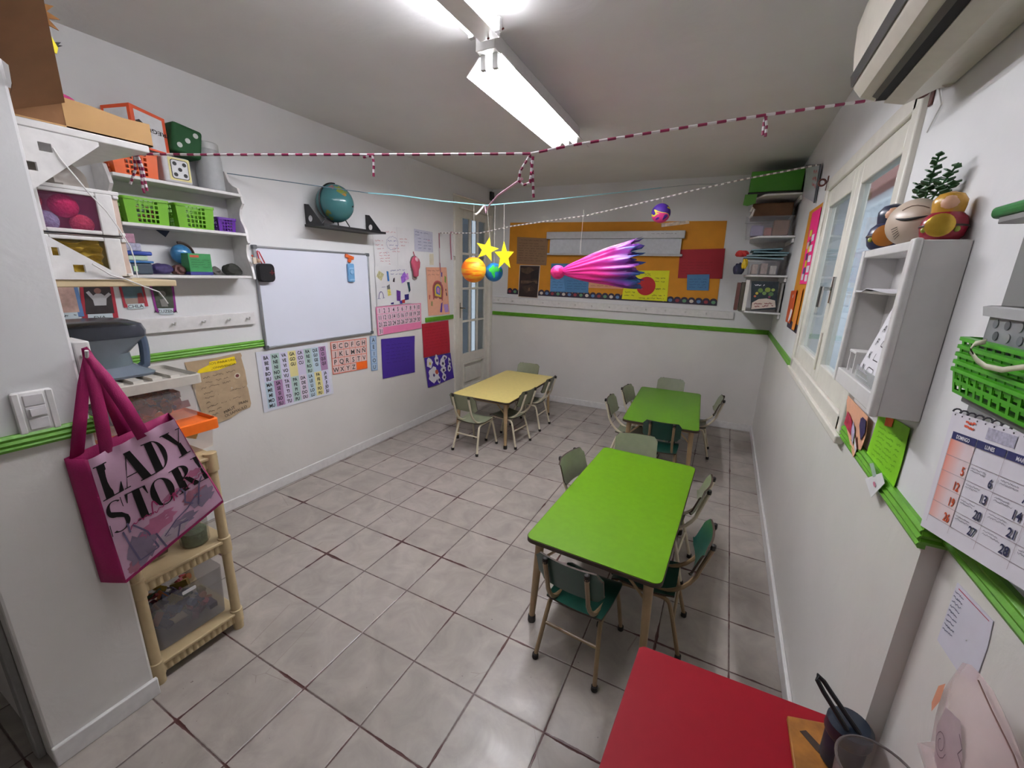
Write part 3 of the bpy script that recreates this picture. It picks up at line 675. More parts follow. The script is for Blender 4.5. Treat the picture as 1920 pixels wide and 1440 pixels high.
    for i, (c1, w1, c2, w2) in enumerate(cols):
        a0 = .055+i*.113
        for half, (cc, ws) in enumerate(((c1,w1),(c2,w2))):
            t0 = .06+half*.45
            g = MB(); s.rect(g, a0, t0, a0+.111, t0+.445); g.build('pastel_block', M('pastel_'+cc, pal[cc], .4, var=.02), s.o)
            for j, wd in enumerate(ws.split()): s.text(t, wd, a0+.055, t0+.05+j*.088, .025, wx=.82 if len(wd) < 3 else .62, bold=.03, up=.0014)
    t.build('syllables', MINKK, s.o)
    # purple and red sheets
    s = Sheet('l', (2.850,.990), (3.321,.967), (3.304,.586), (2.846,.612), n=.004, seed=10, amp=.002)
    s.sheet('purple_sheet', M('purple_card','#3d2088',.6,var=.05), 'plain dark purple square card under the pink number chart', 'poster')
    b = MB()
    for i in range(6): s.scrawl(b,.12,.85,.17+i*.09,.010,.002,rnd=rnd)
    b.build('dark_writing', M('dark_purple_ink','#2c1768',.7), s.o)
    s = Sheet('l', (3.440,1.076), (3.911,1.077), (3.936,.699), (3.453,.716), n=.004, seed=11, amp=.003)
    s.sheet('red_sheet', M('crimson_card','#a5122c',.6,var=.05), 'plain crimson card above the purple collage near the door', 'poster')
    b = MB()
    for i in range(8): s.scrawl(b,.08,.9,.12+i*.09,.010,.002,rnd=rnd)
    b.build('dark_writing', M('dark_crimson_ink','#830c22',.7), s.o)
    s = Sheet('l', (3.457,.712), (3.936,.696), (4.004,.380), (3.515,.369), n=.007, seed=12, amp=.005)
    s.sheet('purple_collage', M('violet_card','#43249a',.6,var=.05), 'purple card with white cut-out drawings under the crimson card', 'poster')
    for (a,q,w,h) in ((.16,.20,.11,.17),(.43,.15,.07,.18),(.72,.12,.10,.08),(.90,.30,.05,.14),(.62,.30,.09,.16),(.24,.62,.18,.26),(.62,.55,.10,.12),(.86,.55,.07,.14),(.62,.82,.08,.14),(.40,.84,.06,.14)):
        b = MB(); pts = [(a+w*cos(2*pi*i/14)*(1+.18*sin(i*2.1+a*9)), q+h*sin(2*pi*i/14)*(1+.18*cos(i*1.7+q*9))) for i in range(14)]; s.poly(b, pts, .0015); co = b.build('paper_cutout', PAPER, s.o)
        d = MB(); hx = {.16:'#d6c456',.24:'#5a4a86',.62:'#3f3a4e'}.get(a,'#4c3f70'); s.disc(d, a+.01, q+.02, .018, .0026); d.build('drawing', M('drawing_'+hx[1:], hx, .7), co)
    d = MB(); s.disc(d, .37, .56, .028, .003); d.build('orange_drawing', M('drawing_orange','#c05a3c',.7), s.o)
    # kraft paper agreement
    s = Sheet('l', (1.261,1.046), (1.596,1.056), (1.602,.643), (1.300,.620), n=.003, seed=13, amp=.004)
    ol = [(0,0),(.5,.01),(.97,0),(.99,.05),(.97,.08),(1.0,.3),(1.0,.52),(.985,.55),(1.0,.6),(1.02,.86),(.99,.92),(.8,.93),(.55,.99),(.3,1.0),(.05,.98),(.03,.6)]
    s.sheet('kraft_poster', M('kraft_paper','#b0997a',.8,var=.1,vs=20,bump=.2), 'brown kraft paper agreement with yellow highlighted title on left wall', 'poster', outline=ol)
    b = MB(); s.poly(b, [(.14,.06),(.45,.05),(.84,.04),(.86,.15),(.50,.20),(.13,.19)], .001); b.build('highlight', M('yellow_highlighter','#f2d40c',.6), s.o)
    b = MB(); s.text(b,'ACUERDOS PARA UNA',.49,.085,.014,bold=.0,up=.0016,wx=1.2,m=0); s.text(b,'MEJOR CONVIVENCIA',.49,.155,.014,bold=.0,up=.0016,wx=1.15); b.build('title', M('ochre_ink','#7c6410',.7), s.o)
    b = MB()
    for a0,a1,t in ((.22,.82,.27),(.24,.66,.35),(.14,.74,.42),(.16,.36,.50),(.16,.96,.57),(.16,.25,.64),(.16,.85,.71),(.16,.42,.78),(.16,.34,.85)): s.scrawl(b,a0,a1,t,.011,.0018,rnd=rnd,slope=-.02)
    b.build('writing', M('faded_ink','#5f5040',.7), s.o)
    b = MB(); s.text(b,'FRAN',.86,.80,.018,bold=0,up=.0016); s.text(b,'OLSAMAULO',.68,.905,.019,bold=0,up=.0016,rot=.12); s.text(b,'MAUT',.56,.85,.02,bold=0,up=.0016,rot=.2); b.build('signatures', M('black_marker','#1e1a17',.7), s.o)
    b = MB(); s.disc(b,.83,.35,.019,.002); b.build('sticker', M('sticker_white','#c9bca4',.6), s.o); b = MB(); s.disc(b,.83,.35,.011,.003); b.build('sticker_picture', M('sticker_maroon','#6a3030',.6), s.o)
    # foil balloon-like doll figure hanging on the wall
    t = thing('doll_figure', 'small pink plastic doll shape in clear wrapping hanging beside mind-map paper', 'toy', (.02,3.345,1.54))
    b = MB(); pr = [(0,-.10),(.028,-.09),(.035,-.03),(.055,.0),(.062,.05),(.045,.085),(.02,.10),(0,.105)]; pl = pr + [(-x,y) for x,y in pr[-2:0:-1]]
    b.loft([[Vector((.012+d, 3.345+p[0]*k, 1.645+p[1]*k)) for p in pl] for d,k in ((0,.9),(.01,1),(.025,.9),(.034,.55))]); b.build('body', M('pink_plastic_doll','#c0566e',.25), t)
    b = MB(); b.sphere((.035,3.345,1.715), .026, 12, 8, sc=(.6,1,1)); b.build('head', M('pale_pink_plastic','#d9aab4',.3), t)
    b = MB(); pw = [(.9*x*1.25,y*1.15-.012) for x,y in pl]; b.prism(pw, (.003,3.347,1.645), (0,1,0), (0,0,1), (.005,0,0)); b.build('backing', M('grey_wrap','#8b807c',.4), t)
    b = MB(); b.tube([(.02,3.345,1.745),(.012,3.338,1.77),(.006,3.338,1.79)], .004, 6); b.build('ribbon', M('crimson_ribbon','#a83a4e',.5), t)
    # strings hanging by the door frame
    b = MB(); b.tube([(.012,3.75,2.0),(.014,3.752,1.85),(.012,3.756,1.70),(.016,3.762,1.60),(.012,3.77,1.50),(.014,3.775,1.42)], .005, 6, mats=[0,1]); tag(b.build('hanging_string', [M('mauve_string','#a56a78',.7), M('pale_string','#cdb9bb',.7)]), 'mauve beaded string hanging down over the peach poster', 'string')
    b = MB(); b.tube([(.03,4.06,2.02),(.02,3.95,2.028),(.018,3.945,2.01),(.012,3.955,1.90),(.012,3.965,1.80),(.012,3.97,1.74)], .005, 6); tag(b.build('hanging_string', M('pink_string','#b56a7e',.7)), 'dull pink string hooked over the door frame corner', 'string')
left_wall_posters()

# globe on its black shelf
def globe_shelf():
    BK = M('black_steel','#17171a',.45)
    t = thing('wall_shelf', 'black wall shelf with two triangular brackets carrying the globe', 'shelf', (.1,2.40,1.90))
    b = MB().box(.002, 2.158, 1.895, .205, 2.765, 1.912); b.build('board', BK, t, bevel=.002)
    for y in (2.172, 2.748):
        b = MB(); b.prism([(0,1.912),(.165,1.912),(.165,1.918),(.045,2.045),(.0,2.05)], (.003,y-.004,0), (1,0,0), (0,0,1), (0,.003,0))
        o = b.build('bracket', BK, t); 
        # round hole through the bracket
        m = o.modifiers.new('hole', 'BOOLEAN'); c = MB(); c.lathe([(.022,-.02),(.022,.02)], (.055,y,1.950), 20, axis=(0,1,0)); co = c.build('cutter', BK, smooth=False); m.object = co; m.solver = 'EXACT'
        dg = bpy.context.evaluated_depsgraph_get(); me = bpy.data.meshes.new_from_object(o.evaluated_get(dg)); o.modifiers.clear(); o.data = me; bpy.data.objects.remove(co)
    t = thing('globe', 'old blue-green desk globe standing on the black wall shelf', 'globe', (.115,2.345,1.912))
    m = bpy.data.materials.new('globe_map'); m.use_nodes = True; nt = m.node_tree; N = nt.nodes; L = nt.links; bs = N['Principled BSDF']; bs.inputs['Roughness'].default_value = .18
    tc = N.new('ShaderNodeTexCoord'); no = N.new('ShaderNodeTexNoise'); no.inputs['Scale'].default_value = 5.5; no.inputs['Detail'].default_value = 6; L.new(tc.outputs['Object'], no.inputs['Vector'])
    cr = N.new('ShaderNodeValToRGB'); e = cr.color_ramp.elements; e[0].position = .0; e[0].color = lin('#3d7074'); e[1].position = .585; e[1].color = lin('#457a7c')
    for p, hx in ((.60,'#6f7f42'),(.64,'#8f7c46'),(.70,'#8a6058')): k = e.new(p); k.color = lin(hx)
    L.new(no.outputs['Fac'], cr.inputs[0]); L.new(cr.outputs[0], bs.inputs['Base Color'])
    c = (.115,2.345,2.073)
    b = MB().sphere(c, .132, 40, 24); b.build('ball', m, t)
    C_ = Vector(c); vd = (Vector((2.8,0,1.61))-C_).normalized(); sx = Vector((-vd.y,vd.x,0)).normalized(); sy = vd.cross(sx)
    for nm, hx, pts in (('land_olive','#7d8a3e',[(.02,.86),(.12,.62),(.34,.52),(.50,.60),(.46,.76),(.25,.90)]),('land_rose','#8d6a68',[(-.30,.82),(-.05,.70),(.02,.84),(-.08,.93)]),('land_ochre','#a8803e',[(.36,.50),(.52,.40),(.62,.46),(.52,.58)])):
        n = len(pts); q = (sum(p[0] for p in pts)/n, sum(p[1] for p in pts)/n); k = MB()
        def S(p): return C_ + (sx*p[0]+sy*p[1]+vd*math.sqrt(max(0,1-p[0]**2-p[1]**2)))*.1328
        k.loft([[S((q[0]+(p[0]-q[0])*f, q[1]+(p[1]-q[1])*f)) for p in pts] for f in (1,.66,.33,.03)], caps=False); k.build('land', M(nm,hx,.25,var=.2,vs=40), t)
    r = MB(); r.tube([(c[0]-.02*0+.0, c[1]-.137*cos(a), c[2]+.137*sin(a)) for a in [radians(x) for x in range(-80,100,6)]], .005, 6); r.build('meridian_ring', BK, t)
    for p in ((.11,2.215,1.914),(.19,2.40,1.914),(.05,2.42,1.914)):
        l = MB(); q = Vector(c)+(Vector(p)+Vector((0,0,.0))-Vector(c)).normalized()*.128; l.tube([p, (q.x,q.y,q.z)], .0045, 8); l.build('leg', BK, t)
    k = MB().lathe([(.006,0),(.004,.006)], (c[0]+.128,c[1]+.045,c[2]-.02), 10, axis=(1,.3,-.2)); k.build('pin', BK, t)
globe_shelf()
# coat-peg rail on the left wall
def peg_rail(nm, label, side, u0, u1, z, pegs, zs=0):
    t = tag(thing(nm, label, 'coat rack', wallpt(side,(u0+u1)/2,z-.045,.012)), None)
    b = MB(); q = [wallpt(side,u,zz,n) for n in (.001,.026) for u, zz in ((u0,z-.043),(u1,z-.043+zs),(u1,z+.035+zs),(u0,z+.035))]
    b.loft([q[:4], q[4:]]); b.build('rail', MWT, t, bevel=.003)
    for i in pegs:
        u = u0+(u1-u0)*i; zz = z+zs*i
        k = MB(); k.tube([wallpt(side,u,zz,.026), wallpt(side,u,zz-.004,.052), wallpt(side,u,zz+.012,.060)], .005, 6); k.build('peg', MWT, t)
    return t
peg_rail('peg_rail', 'white coat-peg rail on left wall behind the water jug', 'l', .60, 1.70, 1.278, [.42,.57,.71,.84,.95])
# pin, marks
def names():
    rnd = random.Random(5)
    data = [((.735,1.50),(.875,1.50),(.875,1.345),(.735,1.345),'#5b7fb0','photo_blue_border','left-edge photo card in blue border under the drawers','…'),
            ((.884,1.500),(1.008,1.500),(1.004,1.328),(.866,1.330),'#a52334','photo_red_border','photo card of a child in white top with red border','EVA'),
            ((1.030,1.50),(1.135,1.50),(1.140,1.380),(1.035,1.378),'#b03040','photo_crimson_border','photo card of a beach scene under the light wood shelf','CHLA'),
            ((1.160,1.50),(1.275,1.50),(1.268,1.340),(1.168,1.345),'#8d2a86','photo_magenta_border','photo card with magenta border beside the peg rail end','AZUZENA')]
    for i, (a,b_,c,d,hx,nm,lab,nam) in enumerate(data):
        s = Sheet('l', a, b_, c, d, n=.003, seed=20+i, amp=.001)
        s.sheet('photo_card', M(nm,hx,.5), lab, 'photo', 'name photos above the left peg rail', nu=4, nv=4)
        b = MB(); s.rect(b,.10,.05,.90,.86)
        if i == 0: b.build('picture', M('photo_pale','#b9988c',.5,var=.3,vs=25), s.o)
        if i == 1:
            b.build('picture', M('photo_dark','#2e2426',.5,var=.3,vs=25), s.o); k = MB(); s.poly(k,[(.32,.36),(.44,.28),(.60,.28),(.74,.38),(.70,.62),(.36,.62)],.0012); s.line(k,[(.20,.22),(.38,.44)],.014,.0013); s.line(k,[(.86,.28),(.66,.42)],.014,.0013); k.build('white_top', M('photo_white','#b7b5b8',.5), s.o)
            k = MB(); s.disc(k,.50,.20,.014,.0013); k.build('face', M('photo_skin','#8a6258',.5), s.o)
        if i == 2:
            b.build('picture', M('photo_sea','#5d7a86',.5,var=.15,vs=25), s.o); k = MB(); s.rect(k,.10,.62,.90,.86,.0011); k.build('sand', M('photo_sand','#9a8a7c',.5), s.o); k = MB(); s.poly(k,[(.66,.42),(.84,.40),(.90,.86),(.60,.86)],.0015); k.build('red_coat', M('photo_red','#8a3434',.5), s.o)
        if i == 3:
            b.build('picture', M('photo_leafy','#3f4638',.5,var=.4,vs=40), s.o); k = MB(); s.disc(k,.45,.36,.017,.0013); s.poly(k,[(.30,.55),(.58,.52),(.62,.8),(.32,.8)],.0013); k.build('figure', M('photo_grey','#7e7c76',.5), s.o)
        k = MB(); s.rect(k,.14,.86,.84,1.08,.0018); so = k.build('name_slip', M('pale_blue_slip','#c5d2d6',.6), s.o)
        if i: k = MB(); s.text(k,nam,.47,.965,.017,bold=0,up=.0026,wx=1.1); k.build('name', MINKK, so)
        else: k = MB(); s.scrawl(k,.2,.8,.965,.012,.002,rnd=rnd,up=.0026); k.build('name', MINKK, so)
names()
# ---------------------------------------------------------------- left recess: rack, boxes, bag, shelves
def clear(nm, hx='#d6dadb', a=.25): return M(nm, hx, .18, var=.04, alpha=a)
MCLEAR = clear('clear_plastic'); MBEIGE = M('beige_moulded_plastic', '#bda982', .45, var=.04)
def cut_holes(o, boxes):
    for bx in boxes:
        c = MB().box(*bx) if len(bx) == 6 else bx
        co = c.build('cutter', o.data.materials[0], smooth=False); m = o.modifiers.new('hole', 'BOOLEAN'); m.object = co; m.solver = 'EXACT'
        dg = bpy.context.evaluated_depsgraph_get(); me = bpy.data.meshes.new_from_object(o.evaluated_get(dg)); o.modifiers.clear(); o.data = me; bpy.data.objects.remove(co)
def basket(name, label, cat, c, w, d, h, m, nu=9, nv=7, taper=.88, rim=.012, group=None, rz=0, margin=(2,1), ends=True, th=.002, nd=None, rimh=.012):
    """open basket: c = centre of its base, w along local X, d along local Y; holes in the walls"""
    t = thing(name, label, cat, c, rz, group); b = MB()
    R = lambda z: taper + (1-taper)*z/h
    def wall(p0, p1, n):
        k = 2*n+1; r = 2*nv+1
        def wt(i, m): return ((i+1)//2*.62 + i//2*1.38)/((m+1)//2*.62 + m//2*1.38)
        def pt(i, j):
            z = h*wt(j, r); s = R(z); q = Vector(p0).lerp(Vector(p1), wt(i, k)); return (q.x*s, q.y*s, z)
        vs = [pt(i, j) for j in range(r+1) for i in range(k+1)]; fs = []
        for j in range(r):
            for i in range(k):
                if i % 2 == 1 and j % 2 == 1 and 2*margin[0] < i+1 < k-2*margin[0]+1 and margin[1] <= j <= r-margin[1]-1: continue
                fs.append((j*(k+1)+i, j*(k+1)+i+1, (j+1)*(k+1)+i+1, (j+1)*(k+1)+i))
        b.add(vs, fs)
    X, Y = w/2, d/2; e = nd or max(4, int(nu*d/w))
    wall((-X,-Y,0),(X,-Y,0),nu); wall((X,-Y,0),(X,Y,0),e); wall((X,Y,0),(-X,Y,0),nu); wall((-X,Y,0),(-X,-Y,0),e)
    b.add([(-X*taper,-Y*taper,0),(X*taper,-Y*taper,0),(X*taper,Y*taper,0),(-X*taper,Y*taper,0)], [(0,3,2,1)])
    o = b.build('body', m, t, local=True, smooth=False); sm = o.modifiers.new('wall', 'SOLIDIFY'); sm.thickness = th
    r = MB(); oo, ii = rrect(w+rim, d+rim, .014), rrect(w-.006, d-.006, .010)
    r.loft([[Vector((p[0],p[1],z)) for p in q] for q, z in ((ii,h-.002),(oo,h+.002-rimh),(oo,h+.002),(ii,h+.003),(ii,h-.002))], caps=False); r.build('rim', m, t, local=True)
    return t
def rack():
    t = thing('plastic_shelf_rack', 'beige plastic shelf rack with fluted edges standing behind the pink bag', 'shelf rack', (.82,.69,0))
    x0, x1, y0, y1 = .62, 1.03, .515, .858
    for z in (.036, .412, .80):
        b = MB(); b.box(x0, y0, z, x1-.008, y1, z+.05)
        n = 13
        for i in range(n):
            yy = y0+.035+(y1-y0-.07)*i/(n-1); b.tube([(x1-.016,yy,z+.004),(x1-.016,yy,z+.044)], .0135, 12)
        b.box(x0, y0, z+.042, x1+.002, y1, z+.056); b.build('shelf_tray', MBEIGE, t, bevel=.004)
    for x in (x0+.02, x1-.016):
        for y in (y0+.018, y1-.020):
            b = MB(); prof = [(.020,0),(.021,.036),(.024,.037),(.024,.10),(.019,.102),(.018,.40),(.024,.405),(.024,.475),(.019,.478),(.018,.785),(.024,.79),(.024,.868),(.016,.870)]
            b.lathe(prof, (x,y,0), 16); b.build('post', MBEIGE, t, angle=30)
rack()
def clutter(name, label, cat, lo, hi, n, cols, seed, big=.03, kind='stuff'):
    r = random.Random(seed); b = MB(); ms = [M('toy_'+c[1:], c, .4, var=.05) for c in cols]
    for i in range(n):
        s = r.uniform(.4,1)*big; p = [r.uniform(lo[k]+big*1.1, max(lo[k]+big*1.15, hi[k]-big*1.1)) for k in range(3)]
        b.T = Matrix.Translation(p) @ Matrix.Rotation(r.uniform(0,3),4,Vector((r.random(),r.random(),r.random()+.1)).normalized())
        if r.random() < .5: b.box(-s,-s*.5,-s*.35,s,s*.5,s*.35,i % len(ms))
        elif r.random() < .5: b.lathe([(s*.5,-s*.4),(s*.5,s*.4)],(0,0,0),10,i % len(ms))
        else: b.tube([(-s,0,0),(0,s*.4,0),(s,0,.0)], s*.22, 6, i % len(ms))
    b.T = None
    o = b.build(name, ms); return tag(o, label, cat, kind=kind)
def bin_(name, label, lo, hi, m, lidm=None, lidh=.0, taper=.94, over=.012, ribs=0, th=.0025):
    t = thing(name, label, 'storage box', ((lo[0]+hi[0])/2,(lo[1]+hi[1])/2,lo[2])); cx, cy = t.location.x, t.location.y
    w, d, h = hi[0]-lo[0], hi[1]-lo[1], hi[2]-lo[2]
    rg = lambda k, z, r=.02: [Vector((cx+p[0]*k, cy+p[1]*k, z)) for p in rrect(w, d, r)]
    b = MB(); b.loft([rg(.2,lo[2]+.002), rg(taper,lo[2]+.002), rg(1,hi[2])], caps=False); o = b.build('body', m, t); s = o.modifiers.new('wall','SOLIDIFY'); s.thickness = th
    if lidm:
        b = MB(); k = 1+2*over/w
        b.loft([rg(k,hi[2]-lidh*.4), rg(k,hi[2]+lidh*.5), rg(k-.05,hi[2]+lidh*.6), rg(k-.08,hi[2]+lidh*.25), rg(.1,hi[2]+lidh*.25)], caps=False)
        b.loft([rg(k,hi[2]-lidh*.4), rg(k-.03,hi[2]-lidh*.4), rg(k-.04,hi[2]), rg(.1,hi[2])], caps=False)
        for i in range(ribs): yy = cy-d*.34+d*.68*i/(ribs-1); b.prism([(-w*.36,0),(w*.36,0),(w*.34,lidh*.35),(-w*.34,lidh*.35)], (cx,yy-.016,hi[2]+lidh*.22), (1,0,0), (0,0,1), (0,.032,0))
        b.build('lid', lidm, t)
    return t
bin_('clear_bin', 'clear bin of dim toys on the lowest shelf of the beige rack', (.70,.555,.094), (.985,.828,.325), clear('smoky_plastic','#a8a6ac',.30))
clutter('assorted_toys', 'mixed dark toys inside the clear bin at the bottom', 'toys', (.71,.565,.10), (.975,.818,.27), 70, ['#3a3f52','#6d2f44','#4d5a78','#a8484e','#8d7a34','#4a3a58','#b06a40','#37503e'], 4, .034)
b = MB().prism([(p[0]+.69,p[1]+.305) for p in rrect(.05,.014,.004)], (.992,0,0), (0,1,0), (0,0,1), (.003,0,0)); tag(b.build('label_sticker', PAPER), 'small white sticker on the front of the lowest clear bin', 'sticker')
c = thing('plastic_jar', 'greyish clear jar of green bits on middle shelf under the bag', 'jar', (.94,.765,.468)); MB().lathe([(.046,0),(.052,.01),(.052,.12),(.045,.135),(.045,.15)], (.94,.765,.468), 20).build('body', clear('green_grey_plastic','#a6aa98',.35), c); MB().lathe([(.044,.004),(.046,.06),(.03,.075)], (.94,.765,.468), 14).build('contents', M('moss_green_bits','#5c6b4e',.7,var=.3,vs=60,bump=.5), c)
clutter('loose_toys', 'orange and brown odds and ends on the middle shelf of the rack', 'toys', (.66,.56,.464), (.98,.72,.54), 26, ['#b0623a','#5a3a30','#8a5a44','#47352e'], 9, .03)
bin_('small_box', 'clear box with orange lid on top of the beige rack', (.70,.60,.862), (.955,.905,.962), clear('peach_clear_plastic','#e3c9b4',.14), M('orange_lid','#f0701c',.35), .045, ribs=0)
clutter('play_dough', 'pink red and yellow pieces in the orange-lidded box', 'toys', (.71,.61,.866), (.945,.895,.95), 40, ['#e0505e','#d83a30','#e8b84e','#e87a86','#cf4a6a'], 12, .034)
b = MB().box(.60,.905,.862,.70,.935,.955); b.box(.595,.90,.93,.705,.94,.955); tag(b.build('green_box', M('bottle_green_plastic','#1d7a34',.4), bevel=.004), 'narrow green plastic box behind the orange-lidded box', 'box')
bin_('storage_box', 'large clear storage box with ribbed grey lid under the water jug', (.60,.545,.986), (.875,.905,1.145), clear('clear_box_plastic','#d8d6d2',.13), M('grey_lid_plastic','#bfbab0',.45), .04, ribs=5)
clutter('tangled_toys', 'maroon and blue toys inside the grey-lidded storage box', 'toys', (.61,.555,.99), (.868,.898,1.13), 300, ['#5d2530','#2c3152','#6a343c','#3a2a2c','#23335f','#8a4038'], 21, .036)
# smoky water jug
def jug():
    t = thing('water_jug', 'smoky blue-grey plastic jug with handle lying on the grey storage lid', 'jug', (.66,.70,1.168)); cx, cy = .62, .685
    m = M('smoky_blue_plastic', '#7b8794', .12, var=.06, vs=12, alpha=.78)
    rg = lambda w, d, z, r: [Vector((cx+p[0], cy+p[1], z)) for p in rrect(w, d, r, 6)]
    b = MB(); b.loft([rg(.28,.285,1.168,.05), rg(.29,.29,1.178,.05), rg(.26,.25,1.192,.06), rg(.22,.20,1.21,.08), rg(.22,.19,1.26,.08), rg(.26,.25,1.300,.08), rg(.28,.285,1.325,.07)]); b.build('body', m, t)
    c = MB(); c.loft([rg(.282,.288,1.325,.07), rg(.286,.292,1.345,.07), rg(.272,.275,1.372,.07), rg(.22,.22,1.385,.07)]); c.build('cap', M('dark_slate_plastic','#3a3e49',.22,var=.04), t)
    h = MB(); h.tube([(cx+.03,.805,1.345)] + bez((cx+.04,.822,1.335),(cx+.05,.835,1.29),(cx+.05,.820,1.20),8) + [(cx+.04,.795,1.178)], [.016]*2+[.017]*7+[.018,.016], 10); h.build('handle', M('slate_blue_plastic','#55657a',.2,alpha=.92), t)
jug()
# pink shopping bag
def bag():
    t = thing('shopping_bag', 'pink tote bag with big black lettering hanging on the wall end', 'bag', (1.12,.58,.54))
    F = [Vector(p) for p in ((1.108,.462,1.012),(1.182,.67,1.098),(1.214,.762,.742),(1.114,.478,.550))]
    nrm = (F[1]-F[0]).cross(F[3]-F[0]).normalized(); nrm = -nrm if nrm.x < 0 else nrm
    off = [Vector((-.046,-.038,.008)), Vector((-.08,.02,.0)), Vector((-.085,.03,.01)), Vector((-.050,-.046,.016))]
    B = [F[i]+off[i] for i in range(4)]
    def fp(a, s_, up): 
        q = F[0]*(1-a)*(1-s_)+F[1]*a*(1-s_)+F[2]*a*s_+F[3]*(1-a)*s_
        w = .010*sin(a*pi)*sin(s_*pi) + .004*sin(a*11+s_*4)*sin(s_*pi) + .003*sin(s_*13-a*6)*(1-s_*.4) + (.006*sin(a*21) if s_ < .15 else 0)*(1-s_/.15 if s_ < .15 else 0)
        return q + nrm*(w+up-.002)
    s = Sheet('l',(0,1),(1,1),(1,0),(0,0),amp=0,fn=fp); s.W = .232; s.H = .42
    m = M('pink_printed_film', '#dfb4cf', .28, var=.16, vs=7, bump=.15, bs=12)
    s.sheet('front_panel', m, parent=t, nu=24, nv=24)
    hot = M('magenta_nonwoven', '#a3155e', .6, var=.06, vs=200, bump=.2, bs=400)
    def patch(nm, a, b_, c, d, n=6, w=.006):
        q = MB(); q.grid(lambda u,v: a*(1-u)*(1-v)+b_*u*(1-v)+c*u*v+d*(1-u)*v + nrm*0 + Vector((w*sin(u*pi)*sin(v*9),0,0)), n, 10); o = q.build(nm, hot, t); sm = o.modifiers.new('cloth','SOLIDIFY'); sm.thickness = .0015
    patch('side_gusset', B[0],F[0],F[3],B[3]); patch('side_gusset', F[1],B[1],B[2],F[2]); patch('back_panel', B[1],B[0],B[3],B[2]); patch('bottom_panel', F[3],F[2],B[2],B[3], w=0)
    q = MB(); s.rect(q, 0,.975,1,1.0,.0012); q.build('hem', hot, t)
    # straps to the hook
    hk = Vector((1.078,.522,1.338))
    for a, side, k in ((.20,F,0),(.62,F,0),(.10,B,1),(.55,B,1)):
        base = side[0].lerp(side[1], a); d = (side[1]-side[0]).normalized()*.018
        if k == 0: base = fp(a, .0, .004)
        pts = [(base+Vector((0,0,-.012)), 1.0), (base.lerp(hk,.35)+Vector((.012,0,.004)), 1.0), (base.lerp(hk,.7)+Vector((.012,0,.004)), .85), (hk+Vector((.004,.004*k,.0)), .5), (hk+Vector((-.006,.002,.014)), .4)]
        q = MB(); q.loft([[p-d*w_, p+d*w_] for p, w_ in pts], closed=False, caps=False); o = q.build('strap', hot, t); sm = o.modifiers.new('cloth','SOLIDIFY'); sm.thickness = .002
    # lettering in a high-contrast serif
    def stem(x, w=.31): return [(x,0),(x+w,0),(x+w,1),(x,1)]
    def ser(x0, x1, y): return [(x0,y),(x1,y),(x1,y+.03),(x0,y+.03)]
    def arc(cx, cy, rx, ry, t0, t1, thick, n=14):
        o = [(cx+rx*cos(t0+(t1-t0)*i/n), cy+ry*sin(t0+(t1-t0)*i/n)) for i in range(n+1)]
        i_ = [(cx+(rx-thick*abs(cos(t0+(t1-t0)*i/n))-.03)*cos(t0+(t1-t0)*i/n), cy+(ry-.03)*sin(t0+(t1-t0)*i/n)) for i in range(n+1)]
        return [[o[k],o[k+1],i_[k+1],i_[k]] for k in range(n)]
    G = {'L': ([stem(.12), ser(0,.52,.97), ser(0,.78,0), [(.78,0),(.80,.30),(.77,.30),(.60,.03),(.60,0)]], .84),
         'A': ([[(.02,0),(.05,0),(.42,.93),(.40,1.0)], [(.32,1.0),(.60,1.0),(1.0,0),(.66,0)], [(.16,.30),(.62,.30),(.61,.33),(.17,.33)], ser(-.06,.18,0), ser(.58,1.06,0)], 1.02),
         'D': ([stem(.12), ser(0,.4,.97), ser(0,.4,0)] + arc(.36,.5,.44,.5,-pi/2,pi/2,.16), .84),
         'Y': ([[(.0,1),(.28,1),(.52,.48),(.40,.42)], [(.46,.46),(.49,.44),(.80,1.0),(.77,1.0)], [(.37,0),(.62,0),(.56,.48),(.40,.44)], ser(-.06,.36,.97), ser(.62,.92,.97), ser(.24,.74,0)], .86),
         'T': ([stem(.30), ser(0,.86,.97), ser(.16,.70,0), [(0,.97),(.03,.97),(.12,.97),(.02,.70),(-.01,.70)], [(.86,.97),(.74,.97),(.84,.70),(.87,.70)]], .88),
         'O': (arc(.48,.5,.48,.5,0,2*pi,.24,28), .98),
         'R': ([stem(.10), ser(-.02,.4,.97), ser(-.02,.46,0)] + arc(.34,.75,.40,.25,-pi/2,pi/2,.18) + [[(.40,.52),(.62,.46),(.92,.0),(.66,0)], ser(.64,1.0,0)], .98),
         'E': ([stem(.10), ser(-.02,.72,.97), ser(-.02,.76,0), ser(.3,.56,.49), [(.72,1),(.69,1),(.60,.97),(.70,.70),(.73,.70)], [(.76,0),(.66,.0),(.74,.30),(.77,.30)], [(.56,.34),(.53,.34),(.53,.66),(.56,.66)]], .80),
         'S': (arc(.42,.74,.36,.26,.25*pi,1.5*pi,.14,16) + arc(.42,.25,.40,.25,-.78*pi,.5*pi,.16,18) + [[(.07,.74),(.14,.58),(.62,.36),(.80,.22),(.80,.36),(.60,.54),(.24,.70)], [(.70,1),(.73,1),(.73,.66),(.70,.70)], [(.02,0),(.05,0),(.06,.36),(.03,.36)]], .86)}
    q = MB()
    def word(wd, a0, t0, h, wx, sl, hs=None):
        x = a0
        for i, ch in enumerate(wd):
            polys, wid = G[ch]; hh = h
            for pl in polys: s.poly(q, [(min(x+px*wx, 1.0), t0+(x+px*wx-a0)*sl+hh*(1-py)) for px, py in pl], .0016)
            x += (wid+.03)*wx
    word('LADY', .02, .065, .262, .272, .03); word('STORE', .0, .352, .25, .245, .07)
    q.build('lettering', M('black_print','#0b090b',.35,var=0), t)
    q = MB()
